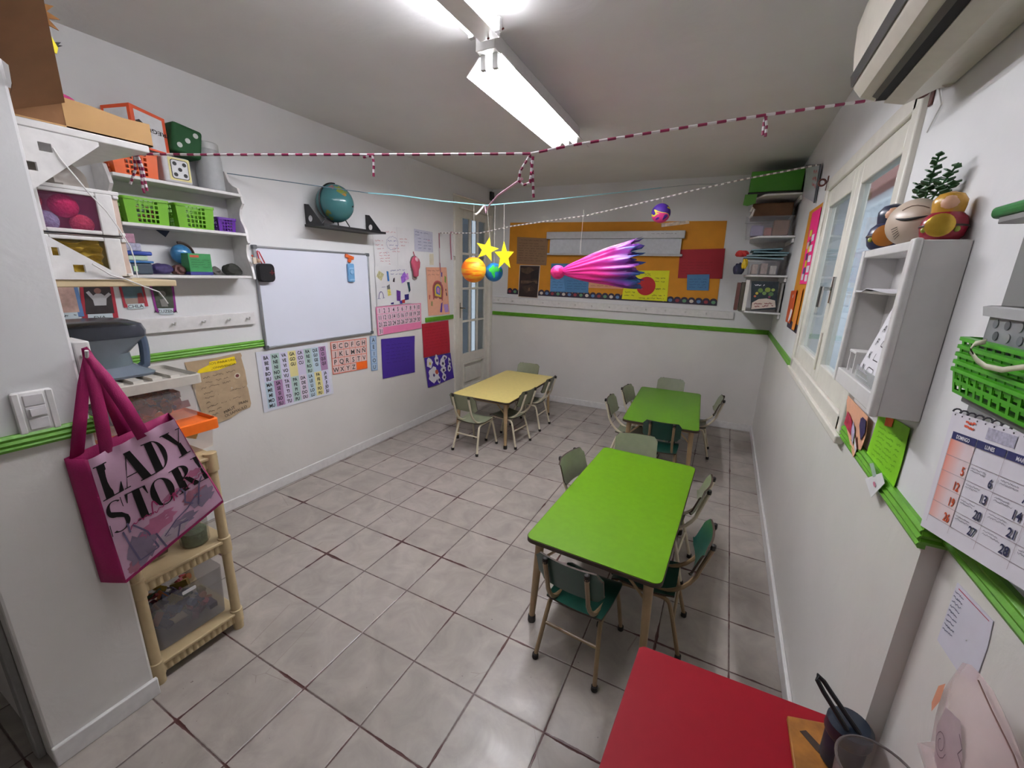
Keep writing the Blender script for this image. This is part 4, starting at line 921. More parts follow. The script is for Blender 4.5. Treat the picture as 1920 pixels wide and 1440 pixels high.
    def script(a0, a1, t0, sl, amp, per, wd): s.line(q, [(a0+(a1-a0)*i/90, t0+(a1-a0)*i/90*sl - amp*abs(sin(i*per)) - amp*.6*sin(i*per*.37) + .004*sin(i*2.2)) for i in range(91)], wd, .002)
    script(.17,.98,.645,-.03,.022,.42,.0022); script(.40,.47,.64,-.1,.07,.036,.003); script(.62,.66,.66,.6,.06,.036,.003)
    q.build('pink_script', M('magenta_print','#b8316f',.4,var=0), t)
    for nm, hx, al in (('blot_rose','#d07ba0',.8),('blot_mauve','#a292ad',.8),('blot_pink','#d788ae',.8),('blot_pale','#d9c6d6',.8),('blot_salmon','#b9788c',.8)): M(nm, hx, .35, var=.22, vs=14, alpha=al)
    rr = random.Random(8)
    for nm, a, tt, w_, h_ in (('blot_rose',.42,.74,.18,.07),('blot_rose',.88,.55,.10,.035),('blot_pink',.62,.60,.10,.03),('blot_pale',.50,.90,.16,.06),('blot_mauve',.20,.84,.13,.13),('blot_mauve',.86,.80,.13,.08),('blot_salmon',.80,.74,.12,.06),('blot_mauve',.60,.88,.16,.05),('blot_salmon',.12,.93,.08,.05)):
        q = MB(); s.poly(q, [(min(.99,max(.01,a+w_*cos(2*pi*i/20)*(1+.22*sin(3*i+a*9)))), min(.985,tt+h_*sin(2*pi*i/20)*(1+.2*cos(2.3*i+tt*7)))) for i in range(20)], .0012+.0001*rr.random()); q.build('watercolour_print', _mats[nm], t)
    q = MB()
    for pts in ([(.10,.62),(.12,.74),(.16,.92),(.34,.93),(.30,.74),(.20,.62)], [(.16,.58),(.16,.66)], [(.66,.62),(.72,.60),(.74,.66),(.70,.74),(.76,.80)], [(.42,.88),(.56,.82),(.70,.80),(.84,.74)], [(.36,.80),(.40,.98)], [(.80,.84),(.90,.66),(.95,.62)], [(.52,.97),(.58,.88),(.66,.90)]):
        s.line(q, pts, .004, .0024)
    q.build('sketched_outlines', M('indigo_print','#6f6488',.4,var=0), t)
    hb = thing('coat_hook', 'white block with hook holding the pink bag handles', 'hook', (1.0,.525,1.26))
    MB().box(.93,.506,1.262,1.052,.545,1.368).build('block', MWT, hb, bevel=.004); MB().tube([(1.052,.522,1.325),(1.085,.522,1.325),(1.092,.522,1.345)], .005, 8).build('hook', MWT, hb)
bag()
def switch():
    t = thing('light_switch', 'white light switch plate above green trim on the wall end', 'light switch', (1.06,.394,1.12)); T0 = (1.055,.394,1.182)
    b = MB(); b.loft([[Vector((1.0555+d, .394+p[0]*k, 1.182+p[1]*k)) for p in rrect(.084,.124,.006)] for d,k in ((0,1),(.007,1),(.010,.94))]); b.build('plate', MWT, t)
    for yy in (.360, .428): MB().box(1.062,yy-.008,1.122,1.068,yy+.008,1.242).build('side_rib', MWT, t, bevel=.003)
    for zz in (1.147, 1.182, 1.217): MB().box(1.064,.373,zz-.0165,1.068,.415,zz+.0165).build('module', M('white_switch_plastic','#d2cfd0',.4), t, bevel=.002)
    MB().prism([(-.016,0),(.016,0),(.016,.003),(-.016,.009)], (1.067,.396,1.172), (0,1,0), (1,0,0), (0,0,.02)).build('rocker', M('white_switch_plastic','',.4), t)
switch()
# shelves on the far face of the wall stub
def bracket_shelves():
    for z, lab, up in ((1.972,'upper white shelf on brackets carrying the cardboard box', False), (1.527,'lower bracket shelf of light wood under the white drawers', True)):
        t = thing('bracket_shelf', lab, 'shelf', (.66,.67,z)); mb_ = M('pine_board','#cdb994',.5,var=.1,vs=6) if up else MWT
        MB().box(.35,.506,z,.968 if not up else .962,.835 if not up else .85,z+.022).build('board', mb_, t, bevel=.003)
        for x in (.955, .42):
            if not up: pl = [(.506,z-.001),(.70,z-.001),(.70,z-.012),(.52,z-.175),(.506,z-.175)]; hs = ((.560,z-.058),(.520,z-.115))
            else: pl = [(.506,z+.024),(.70,z+.024),(.69,z+.036),(.52,z+.16),(.506,z+.16)]; hs = ((.524,z+.095),(.575,z+.045))
            b = MB(); b.prism(pl, (x,0,0), (0,1,0), (0,0,1), (.012,0,0)); o = b.build('bracket', MWT, t)
            cut_holes(o, [(x-.02,a,q,x+.03,a+.028,q+.024) for a,q in hs])
bracket_shelves()
def drawers():
    t = thing('drawer_unit', 'white two-drawer plastic unit with clear fronts showing yarn', 'drawer unit', (.73,.645,1.55))
    x1 = .90; b = MB()
    b.box(.52,.53,1.551,x1-.012,.750,1.556); b.box(.52,.53,1.826,x1,.752,1.838); b.box(.52,.53,1.556,.526,.75,1.83); b.box(.526,.53,1.556,x1-.02,.535,1.83); b.box(.526,.745,1.556,x1-.02,.75,1.83); b.box(.526,.535,1.688,x1-.02,.745,1.692)
    b.build('body', MWT, t, bevel=.004)
    for z0, z1 in ((1.560,1.686),(1.695,1.826)):
        d = MB(); y0, y1 = .532, .750; x = x1-.010
        d.box(x,y0,z0,x1,y0+.024,z1); d.box(x,y1-.062,z0,x1,y1-.018,z1); d.box(x,y0+.024,z0,x1,y1-.062,z0+.012); d.box(x,y0+.024,z1-.012,x1,y1-.062,z1); d.box(x-.004,y1-.016,z0,x1,y1,z0+.01); d.box(x-.004,y1-.016,z1-.012,x1,y1,z1); o = d.build('drawer', MWT, t, bevel=.003)
        MB().box(x+.003,y0+.02,z0+.008,x+.005,y1-.058,z1-.008).build('clear_front', M('clear_pink_film','#a8507c',.25,alpha=.16,var=0) if z0 > 1.6 else M('clear_yellow_film','#8a7430',.25,alpha=.16,var=0), o)
        MB().box(x,y1-.018,z0+.008,x+.004,y1-.003,z1-.01).build('side_strip', M('pale_pink_plastic_strip','#c9a3b4' if z0 > 1.6 else '#c9b3a4',.4), o)
    for y, z, r, hx, nm, lab in ((.622,1.778,.036,'#d8125e','yarn_magenta','hot pink yarn ball at the top of clear upper drawer'),(.572,1.728,.032,'#8f9fc4','yarn_blue','pale blue yarn ball low in the upper drawer'),(.658,1.727,.030,'#e8506a','yarn_coral','coral yarn ball low right in the upper drawer'),(.556,1.785,.019,'#c0403c','yarn_red','red yarn ball at left edge of the upper drawer')):
        o = MB().sphere((.848,y,z), r, 20, 12).build('yarn_ball', M(nm,hx,.95,var=.15,vs=120,bump=1,bs=130)); tag(o, lab, 'yarn ball', 'yarn balls in the upper drawer')
    b = MB(); rr = random.Random(2); b.grid(lambda u,v: Vector((.865+.012*sin(u*17+v*5)+.008*sin(v*23+u*3), .545+.14*u, 1.575+.095*v+.006*sin(u*9))), 24, 18); o = b.build('gold_wrap', M('gold_cellophane','#c4a238',.25,var=.3,vs=30), angle=60); o.modifiers.new('sheet','SOLIDIFY').thickness = .001; tag(o, 'crumpled gold wrapping in the lower drawer', 'wrapping')
drawers()
def crumple(name, label, cat, c, r, m, seed, sc=(1,1,1), amp=.22):
    rr = random.Random(seed); b = MB(); ph = [(rr.uniform(2,6),rr.uniform(2,6),rr.uniform(0,6)) for _ in range(5)]
    def f(i, j, n=28, k=18):
        th, p = pi*min(max(i/k,.02),.98), 2*pi*j/n; d = Vector((sin(th)*cos(p), sin(th)*sin(p), -cos(th))); q = 1+amp*sum(sin(a*d.x*2+b_*d.y+e+d.z*3) for a,b_,e in ph)/3
        return Vector((c[0]+d.x*r*q*sc[0], c[1]+d.y*r*q*sc[1], max(c[2]-r*sc[2]*.8, c[2]+d.z*r*q*sc[2])))
    b.loft([[f(i,j) for j in range(28)] for i in range(19)]); return tag(b.build(name, m), label, cat)
crumple('plastic_bag', 'crumpled greyish white plastic bag stuffed on top of the drawer unit', 'bag', (.74,.64,1.875), .062, M('grey_white_film','#b5ada4',.4,var=.15,vs=14), 5, (1.4,1.35,1.0))
b = MB(); b.tube([(.970,.590,1.928),(.972,.600,1.90),(.969,.625,1.86),(.968,.650,1.815),(.95,.69,1.77),(.943,.715,1.723),(.945,.738,1.66),(.942,.744,1.62),(.945,.742,1.556)], .0022, 6); tag(b.build('cord', M('white_cord','#e6e4e2',.6)), 'thin white cord hanging from the upper bracket to the lower shelf', 'cord')
b = MB(); b.tube([(.985,.615,1.60),(.975,.66,1.565),(.966,.70,1.552),(.970,.74,1.53),(.972,.785,1.508),(.965,.800,1.485),(.963,.81,1.465)], .0022, 6); tag(b.build('cord', _mats['white_cord']), 'white cord drooping from lower bracket in front of the photos', 'cord')
def carton():
    MC = M('cardboard','#b28c5c',.8,var=.06,vs=12)
    t = thing('cardboard_box', 'open brown cardboard box on the top left shelf, flap raised', 'box', (.75,.68,1.995))
    z = 1.996; x0, x1, y0, y1 = .52, .958, .512, .852
    MB().box(x0,y0,z,x1,y1,z+.004).build('base', MC, t)
    b = MB(); b.prism([(.635,z),(y1,z),(y1,z+.070),(.78,z+.068),(.70,z+.078),(.635,z+.082)], (x1-.004,0,0), (0,1,0), (0,0,1), (.004,0,0)); b.build('side_wall', MC, t)
    MB().box(x0,y1-.004,z,x1-.004,y1,z+.07).build('side_wall', MC, t); MB().box(x0,y0,z,x0+.004,y1,z+.1).build('side_wall', MC, t)
    b = MB(); a = [Vector(p) for p in ((x1-.004,.520,2.004),(x1-.002,.644,2.063),(1.297,.527,2.189),(1.375,.513,2.224),(1.365,.398,2.165),(1.215,.414,2.093),(1.13,.492,2.073),(1.06,.510,2.048))]; d = Vector((-.0015,0,.004)); b.loft([a,[p+d for p in a]]); b.build('flap', M('cardboard_shaded','#7a5433',.85,var=.08,vs=14), t)  # flap's shade is put into a darker copy of the cardboard colour
    b = MB().box(x1-.005,y0,z,x1-.001,.6445,2.064); b.build('side_wall', _mats['cardboard_shaded'], t)  # same darkened brown, shade painted on below the flap
    k = thing('paper_sun', 'brown spiky paper sun sticking up behind the cardboard flap', 'decoration', (.88,.665,2.0)); pts = []
    for i in range(24): r = .036 if i % 2 else .062; pts.append((.638+r*cos(2*pi*i/24), 2.312+r*sin(2*pi*i/24)))
    MB().prism(pts, (.88,0,0), (0,1,0), (0,0,1), (.004,0,0)).build('disc', M('ochre_card','#80500f',.7), k); MB().tube([(.878,.645,2.004),(.878,.65,2.3)], .004, 6).build('stick', M('wood_stick','#b89a6a',.7), k)
    k = thing('paper_bird', 'small yellow paper bird with black tail behind the cardboard flap', 'decoration', (.90,.66,2.0)); MB().prism([(.640,2.215),(.668,2.208),(.674,2.225),(.664,2.250),(.648,2.255)], (.90,0,0), (0,1,0), (0,0,1), (.004,0,0)).build('body', M('bright_yellow_card','#e8d62a',.7), k)
    MB().prism([(.672,2.226),(.686,2.236),(.676,2.234),(.684,2.244),(.668,2.238)], (.90,0,0), (0,1,0), (0,0,1), (.003,0,0)).build('tail', MINKK, k); MB().tube([(.898,.652,2.004),(.898,.655,2.22)], .003, 6).build('stick', _mats['wood_stick'], k)
    o = MB().sphere((.86,.668,2.09), .032, 16, 10, sc=(.5,1.25,.7)).build('fabric_pouch', M('dark_pink_fabric','#97205a',.8)); o2 = MB().box(.845,.64,2.003,.875,.70,2.07).build('pouch_base', _mats['dark_pink_fabric'], o); tag(o, 'dark pink rounded fabric pouch peeking over the cardboard edge', 'pouch')
carton()
# scalloped white shelf on the left wall
def scallop():
    t = thing('scalloped_shelf', 'white wall shelf unit with scalloped sides holding green baskets', 'shelf unit', (.08,1.33,1.53))
    pr = [(.002,2.15),(.02,2.148),(.035,2.12),(.05,2.09),(.085,2.065),(.125,2.05),(.140,2.015),(.150,1.995),(.158,1.965),(.148,1.955),(.128,1.935),(.118,1.905),(.122,1.87),(.138,1.845),(.152,1.82),(.156,1.79),(.160,1.755),(.168,1.742),(.150,1.732),(.140,1.70),(.140,1.665),(.152,1.63),(.168,1.60),(.176,1.56),(.180,1.53),(.002,1.53)]
    for y in (1.020, 1.628): MB().prism(pr, (0,y,0), (1,0,0), (0,0,1), (0,.014,0)).build('side_panel', MWT, t, angle=25)
    for z in (2.0, 1.782, 1.534): MB().box(.002,1.034,z-.001,.166,1.628,z+.015).build('shelf_board', MWT, t, bevel=.003)
scallop()
LIME = M('lime_plastic','#6cad1a',.35,var=.03); HZ = pi/2
basket('basket', 'lime green basket on middle scalloped shelf, left one full of bits', 'basket', (.092,1.150,1.798), .185, .13, .118, LIME, 9, 5, .93, group='lime baskets on scalloped shelf', rz=HZ, margin=(2,1))
basket('basket', 'lime green basket on middle scalloped shelf, right one beside purple basket', 'basket', (.092,1.368,1.798), .185, .13, .118, LIME, 9, 5, .93, group='lime baskets on scalloped shelf', rz=HZ, margin=(2,1))
clutter('basket_contents', 'brown and pale craft bits inside the left lime basket', 'craft bits', (.045,1.08,1.80), (.14,1.22,1.90), 40, ['#8a5a48','#b9d8c0','#6a4a3a','#c87a6a'], 31, .02)
basket('basket', 'small purple basket on middle scalloped shelf', 'basket', (.085,1.540,1.798), .10, .10, .075, M('purple_plastic','#5c1d96',.35,var=.03), 6, 4, .9, rz=HZ, margin=(1,1))
basket('basket', 'orange plastic basket on top scalloped shelf holding paper cards', 'basket', (.092,1.138,2.016), .185, .13, .118, M('orange_plastic_basket','#e8611a',.35,var=.04), 9, 5, .92, rz=HZ, margin=(2,1))
def top_items():
    t = thing('foam_die', 'white foam die showing five black dots in yellow frame', 'die', (.10,1.312,2.016)); MB().box(.03,1.250,2.016,.160,1.378,2.142).build('cube', M('white_foam','#d8d6d8',.6), t, bevel=.012, segs=3)
    b = MB().prism(rrect(.098,.108,.004), (.1605,1.322,2.082), (0,1,0), (0,0,1), (.0012,0,0)); b.build('yellow_frame', M('pale_yellow_card','#e6dc9a',.6), t)
    c = MB().prism(rrect(.080,.092,.012), (.162,1.322,2.082), (0,1,0), (0,0,1), (.001,0,0)); c.build('black_line', MINKK, t); c = MB().prism(rrect(.074,.086,.010), (.1632,1.322,2.082), (0,1,0), (0,0,1), (.0008,0,0)); co = c.build('card', M('white_card','#e2e2e4',.6), t)
    for y, z in ((-.022,-.026),(.022,-.026),(0,0),(-.022,.026),(.022,.026)): MB().prism(circle(.0095,16), (.1642,1.322+y,2.082+z), (0,1,0), (0,0,1), (.0008,0,0)).build('dot', M('charcoal_print','#2e2e30',.6), t)
    t = thing('foam_die', 'big dark green die showing three white dots atop the white die', 'die', (.085,1.39,2.145)); R = Matrix.Translation((.082,1.388,2.236)) @ Matrix.Rotation(-.16,4,'X') @ Matrix.Rotation(.0,4,'Z')
    b = MB(); b.T = R; b.box(-.066,-.070,-.072,.066,.070,.072); b.build('cube', M('dark_green_foam','#0f4d22',.7), t, bevel=.014, segs=3)
    for y, z in ((-.036,-.034),(0,0),(.036,.040)): b = MB(); b.T = R; b.prism(circle(.0125,16), (.0662,y,z), (0,1,0), (0,0,1), (.0012,0,0)); b.build('dot', M('white_dot','#cfd2cf',.6), t)
    t = thing('plastic_canister', 'tall translucent grey canister at right end of top scalloped shelf', 'canister', (.085,1.51,2.016)); MB().lathe([(.060,0),(.064,.01),(.063,.16),(.057,.205),(.054,.215)], (.085,1.512,2.016), 24).build('body', M('frosted_plastic','#b9bcbd',.4,var=.06,alpha=.85), t); MB().lathe([(.056,0),(.056,.03),(.05,.036)], (.085,1.512,2.229), 24).build('lid', M('frosted_lid','#c6c7c7',.35,alpha=.9), t)
    t = thing('card_holder', 'orange framed card box with upside-down word, behind the orange basket', 'card box', (.10,1.18,2.13)); OR = M('orange_frame','#e0562a',.5,var=.05)
    # an open-book shape: two framed panels meeting at a fold
    A, B_, C_, zt, zb = Vector((.02,1.095,0)), Vector((.125,1.165,0)), Vector((.115,1.310,0)), (2.325,2.345,2.318), (2.16,2.16,2.150)
    def panel(p, q, z0p, z1p, z0q, z1q, nm, txt):
        d = (q-p).normalized(); nn = d.cross(Vector((0,0,1))); nn = nn if nn.x > 0 else -nn
        fn = lambda a,t_,up: (p+Vector((0,0,z1p)))*(1-a)*(1-t_)+(q+Vector((0,0,z1q)))*a*(1-t_)+(q+Vector((0,0,z0q)))*a*t_+(p+Vector((0,0,z0p)))*(1-a)*t_+nn*up
        s = Sheet('l',(0,1),(1,1),(1,0),(0,0),amp=0,n=0,fn=fn); s.W = (q-p).length; s.H = z1p-z0p
        s.sheet(nm, OR, parent=t, th=.006, nu=3, nv=3); k = MB(); s.rect(k,.10,.09,.90,.95,.001); so = k.build('white_card', M('white_card','',.6), s.o)
        if txt: k = MB(); s.text(k, txt, .64,.48,.020, bold=.02, up=.002, flip=-1, wx=1.25); k.build('word', MINKK, so); k = MB(); s.poly(k,[(.10,.36),(.22,.30),(.38,.40),(.42,.52),(.10,.60)],.0018); k.build('dark_picture', M('dark_brown_print','#33241f',.6), so)
    panel(A,B_,zb[0],zt[0],zb[1],zt[1],'side_panel',''); panel(B_,C_,zb[1],zt[1],zb[2],zt[2],'front_panel','PREGUN')
top_items()
def low_items():
    z = 1.551
    t = thing('lidded_tub', 'dark tub with blue lid at left of the lowest scalloped shelf', 'tub', (.10,1.085,z)); MB().box(.04,1.035,z,.150,1.132,z+.055).build('body', M('grey_blue_plastic','#4a5563',.35,alpha=.9), t, bevel=.008); MB().box(.034,1.03,z+.055,.156,1.138,z+.066).build('lid', M('blue_lid','#2f6fae',.35), t, bevel=.004); b = MB().box(.1505,1.05,z+.015,.1515,1.066,z+.04); b.build('green_tag', M('pale_green_tag','#a9d6a0',.6), t)
    t = thing('lidded_tub', 'second tub with dark blue lid stacked on the blue-lidded tub', 'tub', (.10,1.085,z+.067)); MB().box(.045,1.038,z+.067,.145,1.120,z+.092).build('body', M('pale_green_clear','#c2d6bc',.35), t, bevel=.005); MB().box(.036,1.03,z+.092,.154,1.138,z+.112).build('lid', M('navy_lid','#27449a',.35), t, bevel=.006)
    o = MB().box(.05,1.035,z+.113,.13,1.105,z+.15).build('playing_cards', M('printed_card_box','#9c9cae',.5,var=.5,vs=90), bevel=.002); tag(o, 'patterned card pack on top of the two stacked tubs', 'cards')
    o = MB().box(.05,1.04,z+.151,.12,1.09,z+.195).build('small_carton', M('dusty_rose_card','#a5788c',.6,var=.2,vs=60), bevel=.002); tag(o, 'dusty pink carton on the patterned card pack, under the middle shelf', 'box')
    crumple('pencil_case', 'dark violet pencil case on the lowest scalloped shelf', 'pencil case', (.10,1.186,z+.026), .030, M('violet_fabric','#3d3260',.7,var=.3,vs=60), 8, (1.2,1.75,1.0), .1)
    crumple('leather_pouch', 'reddish brown pouch between pencil case and green box', 'pouch', (.10,1.268,z+.022), .026, M('red_brown_leather','#5a3631',.6,var=.2), 9, (1.1,1.2,1.05), .18)
    t = thing('game_box', 'green card box with dark blue base stripe on lowest shelf', 'box', (.11,1.355,z)); MB().box(.07,1.300,z,.150,1.415,z+.115).build('body', M('green_game_card','#2f8a4a',.5), t, bevel=.002); MB().box(.0695,1.2995,z,.1508,1.4155,z+.017).build('blue_stripe', M('navy_print','#2c2f7e',.5), t); b = MB().box(.150,1.308,z+.094,.151,1.352,z+.106); b.build('red_word_panel', M('red_print','#c0482e',.5), t)
    b = MB(); s = Sheet('l',(1.306,z+.088),(1.41,z+.088),(1.41,z+.03),(1.306,z+.03),n=.1505,amp=0)
    for i in range(4): s.scrawl(b,.05,.95,.12+i*.22,.005,.0015)
    b.build('small_print', M('dark_green_print','#1d6636',.5), t)
    o = MB().sphere((.048,1.318,1.660), .052, 24, 14, sc=(.7,1,1)).build('mini_globe', M('mini_globe_map','#3f7fae',.2,var=.5,vs=18)); k = MB(); k.tube([(.048,1.318+.062*cos(a),1.660+.062*sin(a)) for a in [radians(x) for x in range(-60,101,8)]], .007, 8); k.build('brown_arc', M('dark_brown_wood','#38241a',.4), o); k = MB().lathe([(.03,0),(.028,.01),(.008,.02),(.007,.058)], (.048,1.318,z), 16); k.build('stand', _mats['dark_brown_wood'], o); tag(o, 'small globe with brown arc behind the green card box', 'globe')
    crumple('cable_bundle', 'grey cable bundle to the right of green card box', 'cables', (.11,1.448,z+.020), .024, M('dark_grey_cable','#55534f',.6,var=.4,vs=90), 10, (1,1.3,1.0), .25)
    crumple('dark_cloth', 'dark olive cloth heap at right end of the lowest scalloped shelf', 'cloth', (.09,1.555,z+.030), .036, M('olive_black_cloth','#2f302a',.8,var=.3,vs=30), 14, (1.1,1.45,1.0), .2)
    o = MB().prism([(-.032,0),(.032,0),(.008,-.034)], (.03,1.256,1.780), (0,1,0), (0,0,1), (.003,0,0)).build('paper_corner', M('dark_blue_paper','#1c2a44',.6)); tag(o, 'dark blue paper corner hanging under the middle scalloped shelf', 'paper')
    t = thing('clothes_peg', 'small cream peg figure clipped at right edge of scalloped shelf', 'peg', (.185,1.636,1.61)); MB().box(.182,1.628,1.62,.196,1.650,1.66).build('body', M('cream_peg','#d2c2ae',.6), t, bevel=.003); MB().sphere((.19,1.662,1.640), .014, 12, 8).build('knob', M('tan_bead','#b99a80',.5), t); MB().sphere((.189,1.630,1.668), .006, 8, 6).build('red_tip', M('red_tip','#c8402c',.5), t)
low_items()
# ---------------------------------------------------------------- back wall display
def back_wall():
    rnd = random.Random(21)
    s = Sheet('b', (.252,2.225), (2.685,2.197), (2.709,1.344), (.237,1.356), n=.004, seed=1, amp=.001)
    s.sheet('display_board', M('mustard_paper','#cf8a1c',.75,var=.05,vs=12,bump=.15), 'long mustard yellow display panel on the back wall', 'display board', nu=24)
    k = MB(); s.rect(k, 0,.945,1,1.0,.0015); ed = k.build('scalloped_border', M('border_navy','#2d2238',.6), s.o)
    k = MB()
    for i in range(34): s.poly(k, [(i/34+.0147+.0147*cos(2*pi*j/12), .948+.035*sin(2*pi*j/12)) for j in range(12)], .0018)
    k.build('scallops', _mats['border_navy'], ed)
    for c, (nm, hx) in enumerate((('border_red','#8f2f3c'),('border_green','#5c8f6a'),('border_white','#cfc3b8'),('border_blue','#5a7fae'))):
        k = MB()
        for i in range(c, 34, 4): s.poly(k, [(i/34+.0147+.009*cos(2*pi*j/8), .962+.022*sin(2*pi*j/8)) for j in range(8)], .0025)
        k.build('border_motif', M(nm,hx,.6), ed)
    def sh(nm, cs, hx, lab, cat='poster', n=.009, seed=0, amp=.001, **k):
        q = Sheet('b', *cs, n=n, seed=seed, amp=amp); q.sheet(nm, M(nm+'_card', hx, .7, var=.05, vs=10), lab, cat, **k); return q
    q = sh('kraft_note', [(.356,2.056),(.766,2.036),(.758,1.722),(.358,1.733)], '#84664a', 'brown kraft note with lines of writing at left of the mustard panel')
    k = MB(); q.scrawl(k,.12,.85,.10,.012,.002,rnd=rnd)
    for i in range(8): q.scrawl(k,.06,.93 if i%3 else .7,.22+i*.09,.010,.002,rnd=rnd)
    k.build('writing', M('dark_brown_ink','#4a3424',.7), q.o)
    q = sh('art_print', [(.403,1.721),(.682,1.721),(.666,1.320),(.393,1.325)], '#cdbfb0', 'dark brown art print with pale edge under the kraft note', n=.011)
    k = MB(); q.rect(k,.03,.02,.97,.98); pm = M('art_dark','#2a1a14',.5,var=.6,vs=9); po = k.build('picture', pm, q.o)
    for hx, pts in (('#4a3626',[(.05,.10),(.5,.06),(.75,.16),(.4,.28),(.12,.22)]),('#5a4634',[(.1,.48),(.9,.46),(.95,.55),(.1,.57)]),('#3b2a20',[(.15,.66),(.6,.60),(.85,.74),(.4,.86)]),('#120c0a',[(.55,.2),(.9,.12),(.93,.4),(.6,.42)]),('#6a5038',[(.45,.70),(.58,.68),(.6,.78),(.48,.80)])):
        k = MB(); q.poly(k,pts,.0012); k.build('brush_shape', M('art_'+hx[1:],hx,.5,var=.4,vs=30), po)
    q = sh('blue_poster', [(.821,1.745),(1.295,1.753),(1.307,1.414),(.824,1.410)], '#4c7fae', 'blue poster with small notes partly hidden by the pink comet')
    k = MB()
    for i in range(4): q.scrawl(k,.45,.95,.60+i*.09,.010,.002,rnd=rnd); q.scrawl(k,.06,.35,.55+i*.1,.010,.002,rnd=rnd)
    k.build('writing', M('dark_blue_ink','#2b4a74',.7), q.o); k = MB(); q.poly(k,[(.0,.55),(.35,.52),(.40,.95),(.0,.98)],.0004); k.build('lighter_patch', M('pale_blue_patch','#5b8fc0',.7), q.o)
    q = sh('peach_strip', [(1.308,1.536),(1.731,1.542),(1.703,1.477),(1.302,1.475)], '#dd9f7c', 'peach paper strip between the blue and yellow posters')
    k = MB(); q.scrawl(k,.06,.95,.55,.012,.002,rnd=rnd); k.build('writing', M('rust_ink','#9a5a44',.7), q.o)
    q = sh('yellow_poster', [(1.726,1.683),(2.192,1.695),(2.204,1.364),(1.706,1.364)], '#dfe01c', 'bright yellow poster with a big red disc on the mustard panel', n=.011)
    k = MB(); q.disc(k,.51,.52,.102,.0012,n=32); k.build('red_disc', M('disc_red','#b51d22',.7), q.o)
    k = MB(); q.text(k,'SOL',.52,.12,.03,bold=-.01); 
    for a0,a1,t in ((.08,.35,.12),(.7,.95,.25),(.68,.95,.36),(.70,.95,.60),(.66,.95,.82),(.64,.93,.92),(.05,.28,.75),(.05,.3,.86),(.38,.62,.93),(.06,.3,.3)): q.scrawl(k,a0,a1,t,.014,.003,rnd=rnd)
    q.line(k,[(.73,.62),(.82,.61)],.006); k.build('writing', M('olive_ink','#6f6d18',.7), q.o)
    q = sh('red_poster', [(2.272,1.914),(2.706,1.928),(2.720,1.624),(2.286,1.618)], '#a01c2a', 'plain dark red card at right end of the mustard panel')
    k = MB()
    for i in range(5): q.scrawl(k,.06,.75,.45+i*.1,.010,.0018,rnd=rnd)
    k.build('writing', M('deep_red_ink','#7d1420',.7), q.o)
    q = sh('blue_note', [(2.376,1.657),(2.595,1.666),(2.608,1.499),(2.393,1.495)], '#4a7ba6', 'small blue note overlapping the bottom of the red card', n=.014, amp=.003)
    k = MB()
    for i in range(4): q.scrawl(k,.10,.9,.30+i*.17,.011,.002,rnd=rnd)
    k.build('writing', _mats['dark_blue_ink'], q.o)
    q = sh('tape_strip', [(2.049,2.183),(2.324,2.208),(2.330,2.176),(2.054,2.145)], '#d9b894', 'strip of shiny packing tape on the top edge of the mustard panel', 'tape'); q.o.data.materials[0] = M('packing_tape','#ead6bc',.12,var=.35,vs=30,bump=.6,bs=50,alpha=.85)
    # roll-up projection screen
    t = thing('projection_screen', 'white roll-up screen slightly pulled down over the mustard panel', 'screen', wallpt('b',1.53,1.84,.05))
    def bar(nm, u0, u1, z0, z1, n0, n1, m, bev=.006, par=t): 
        k = MB(); k.loft([[wallpt('b',u,z,n) for u,z in ((u0,z0),(u1,z0),(u1,z1),(u0,z1))] for n in (n1, n0)]); return k.build(nm, m, par, bevel=bev)
    c = bar('case', .764, 2.306, 2.025, 2.104, .012, .075, M('screen_case_grey','#bfc0c2',.4)); sx = Sheet('b',(1.95,2.085),(2.25,2.085),(2.25,2.06),(1.95,2.06),n=.0755,amp=0); k = MB(); sx.scrawl(k,.05,.9,.5,.008,.002,rnd=rnd); k.build('maker_mark', M('grey_ink','#6d6f73',.6), c)
    bar('fabric', .805, 2.278, 1.86, 2.03, .045, .048, M('screen_fabric','#ccd0d6',.7), 0); bar('bottom_bar', .775, 2.304, 1.842, 1.866, .036, .060, _mats['screen_case_grey'])
    peg_rail('peg_rail', 'long white coat-peg rail on back wall under the mustard panel', 'b', .041, 2.884, 1.275, [.03+.073*i for i in range(13)], zs=-.020)
    k = MB().box(.004, 4.795, 2.482, .035, 4.868, 2.580); tag(k.build('wall_sensor', M('dark_grey_plastic','#2b2a2b',.5), bevel=.006), 'small dark box high on left wall in the back corner', 'sensor')
back_wall()

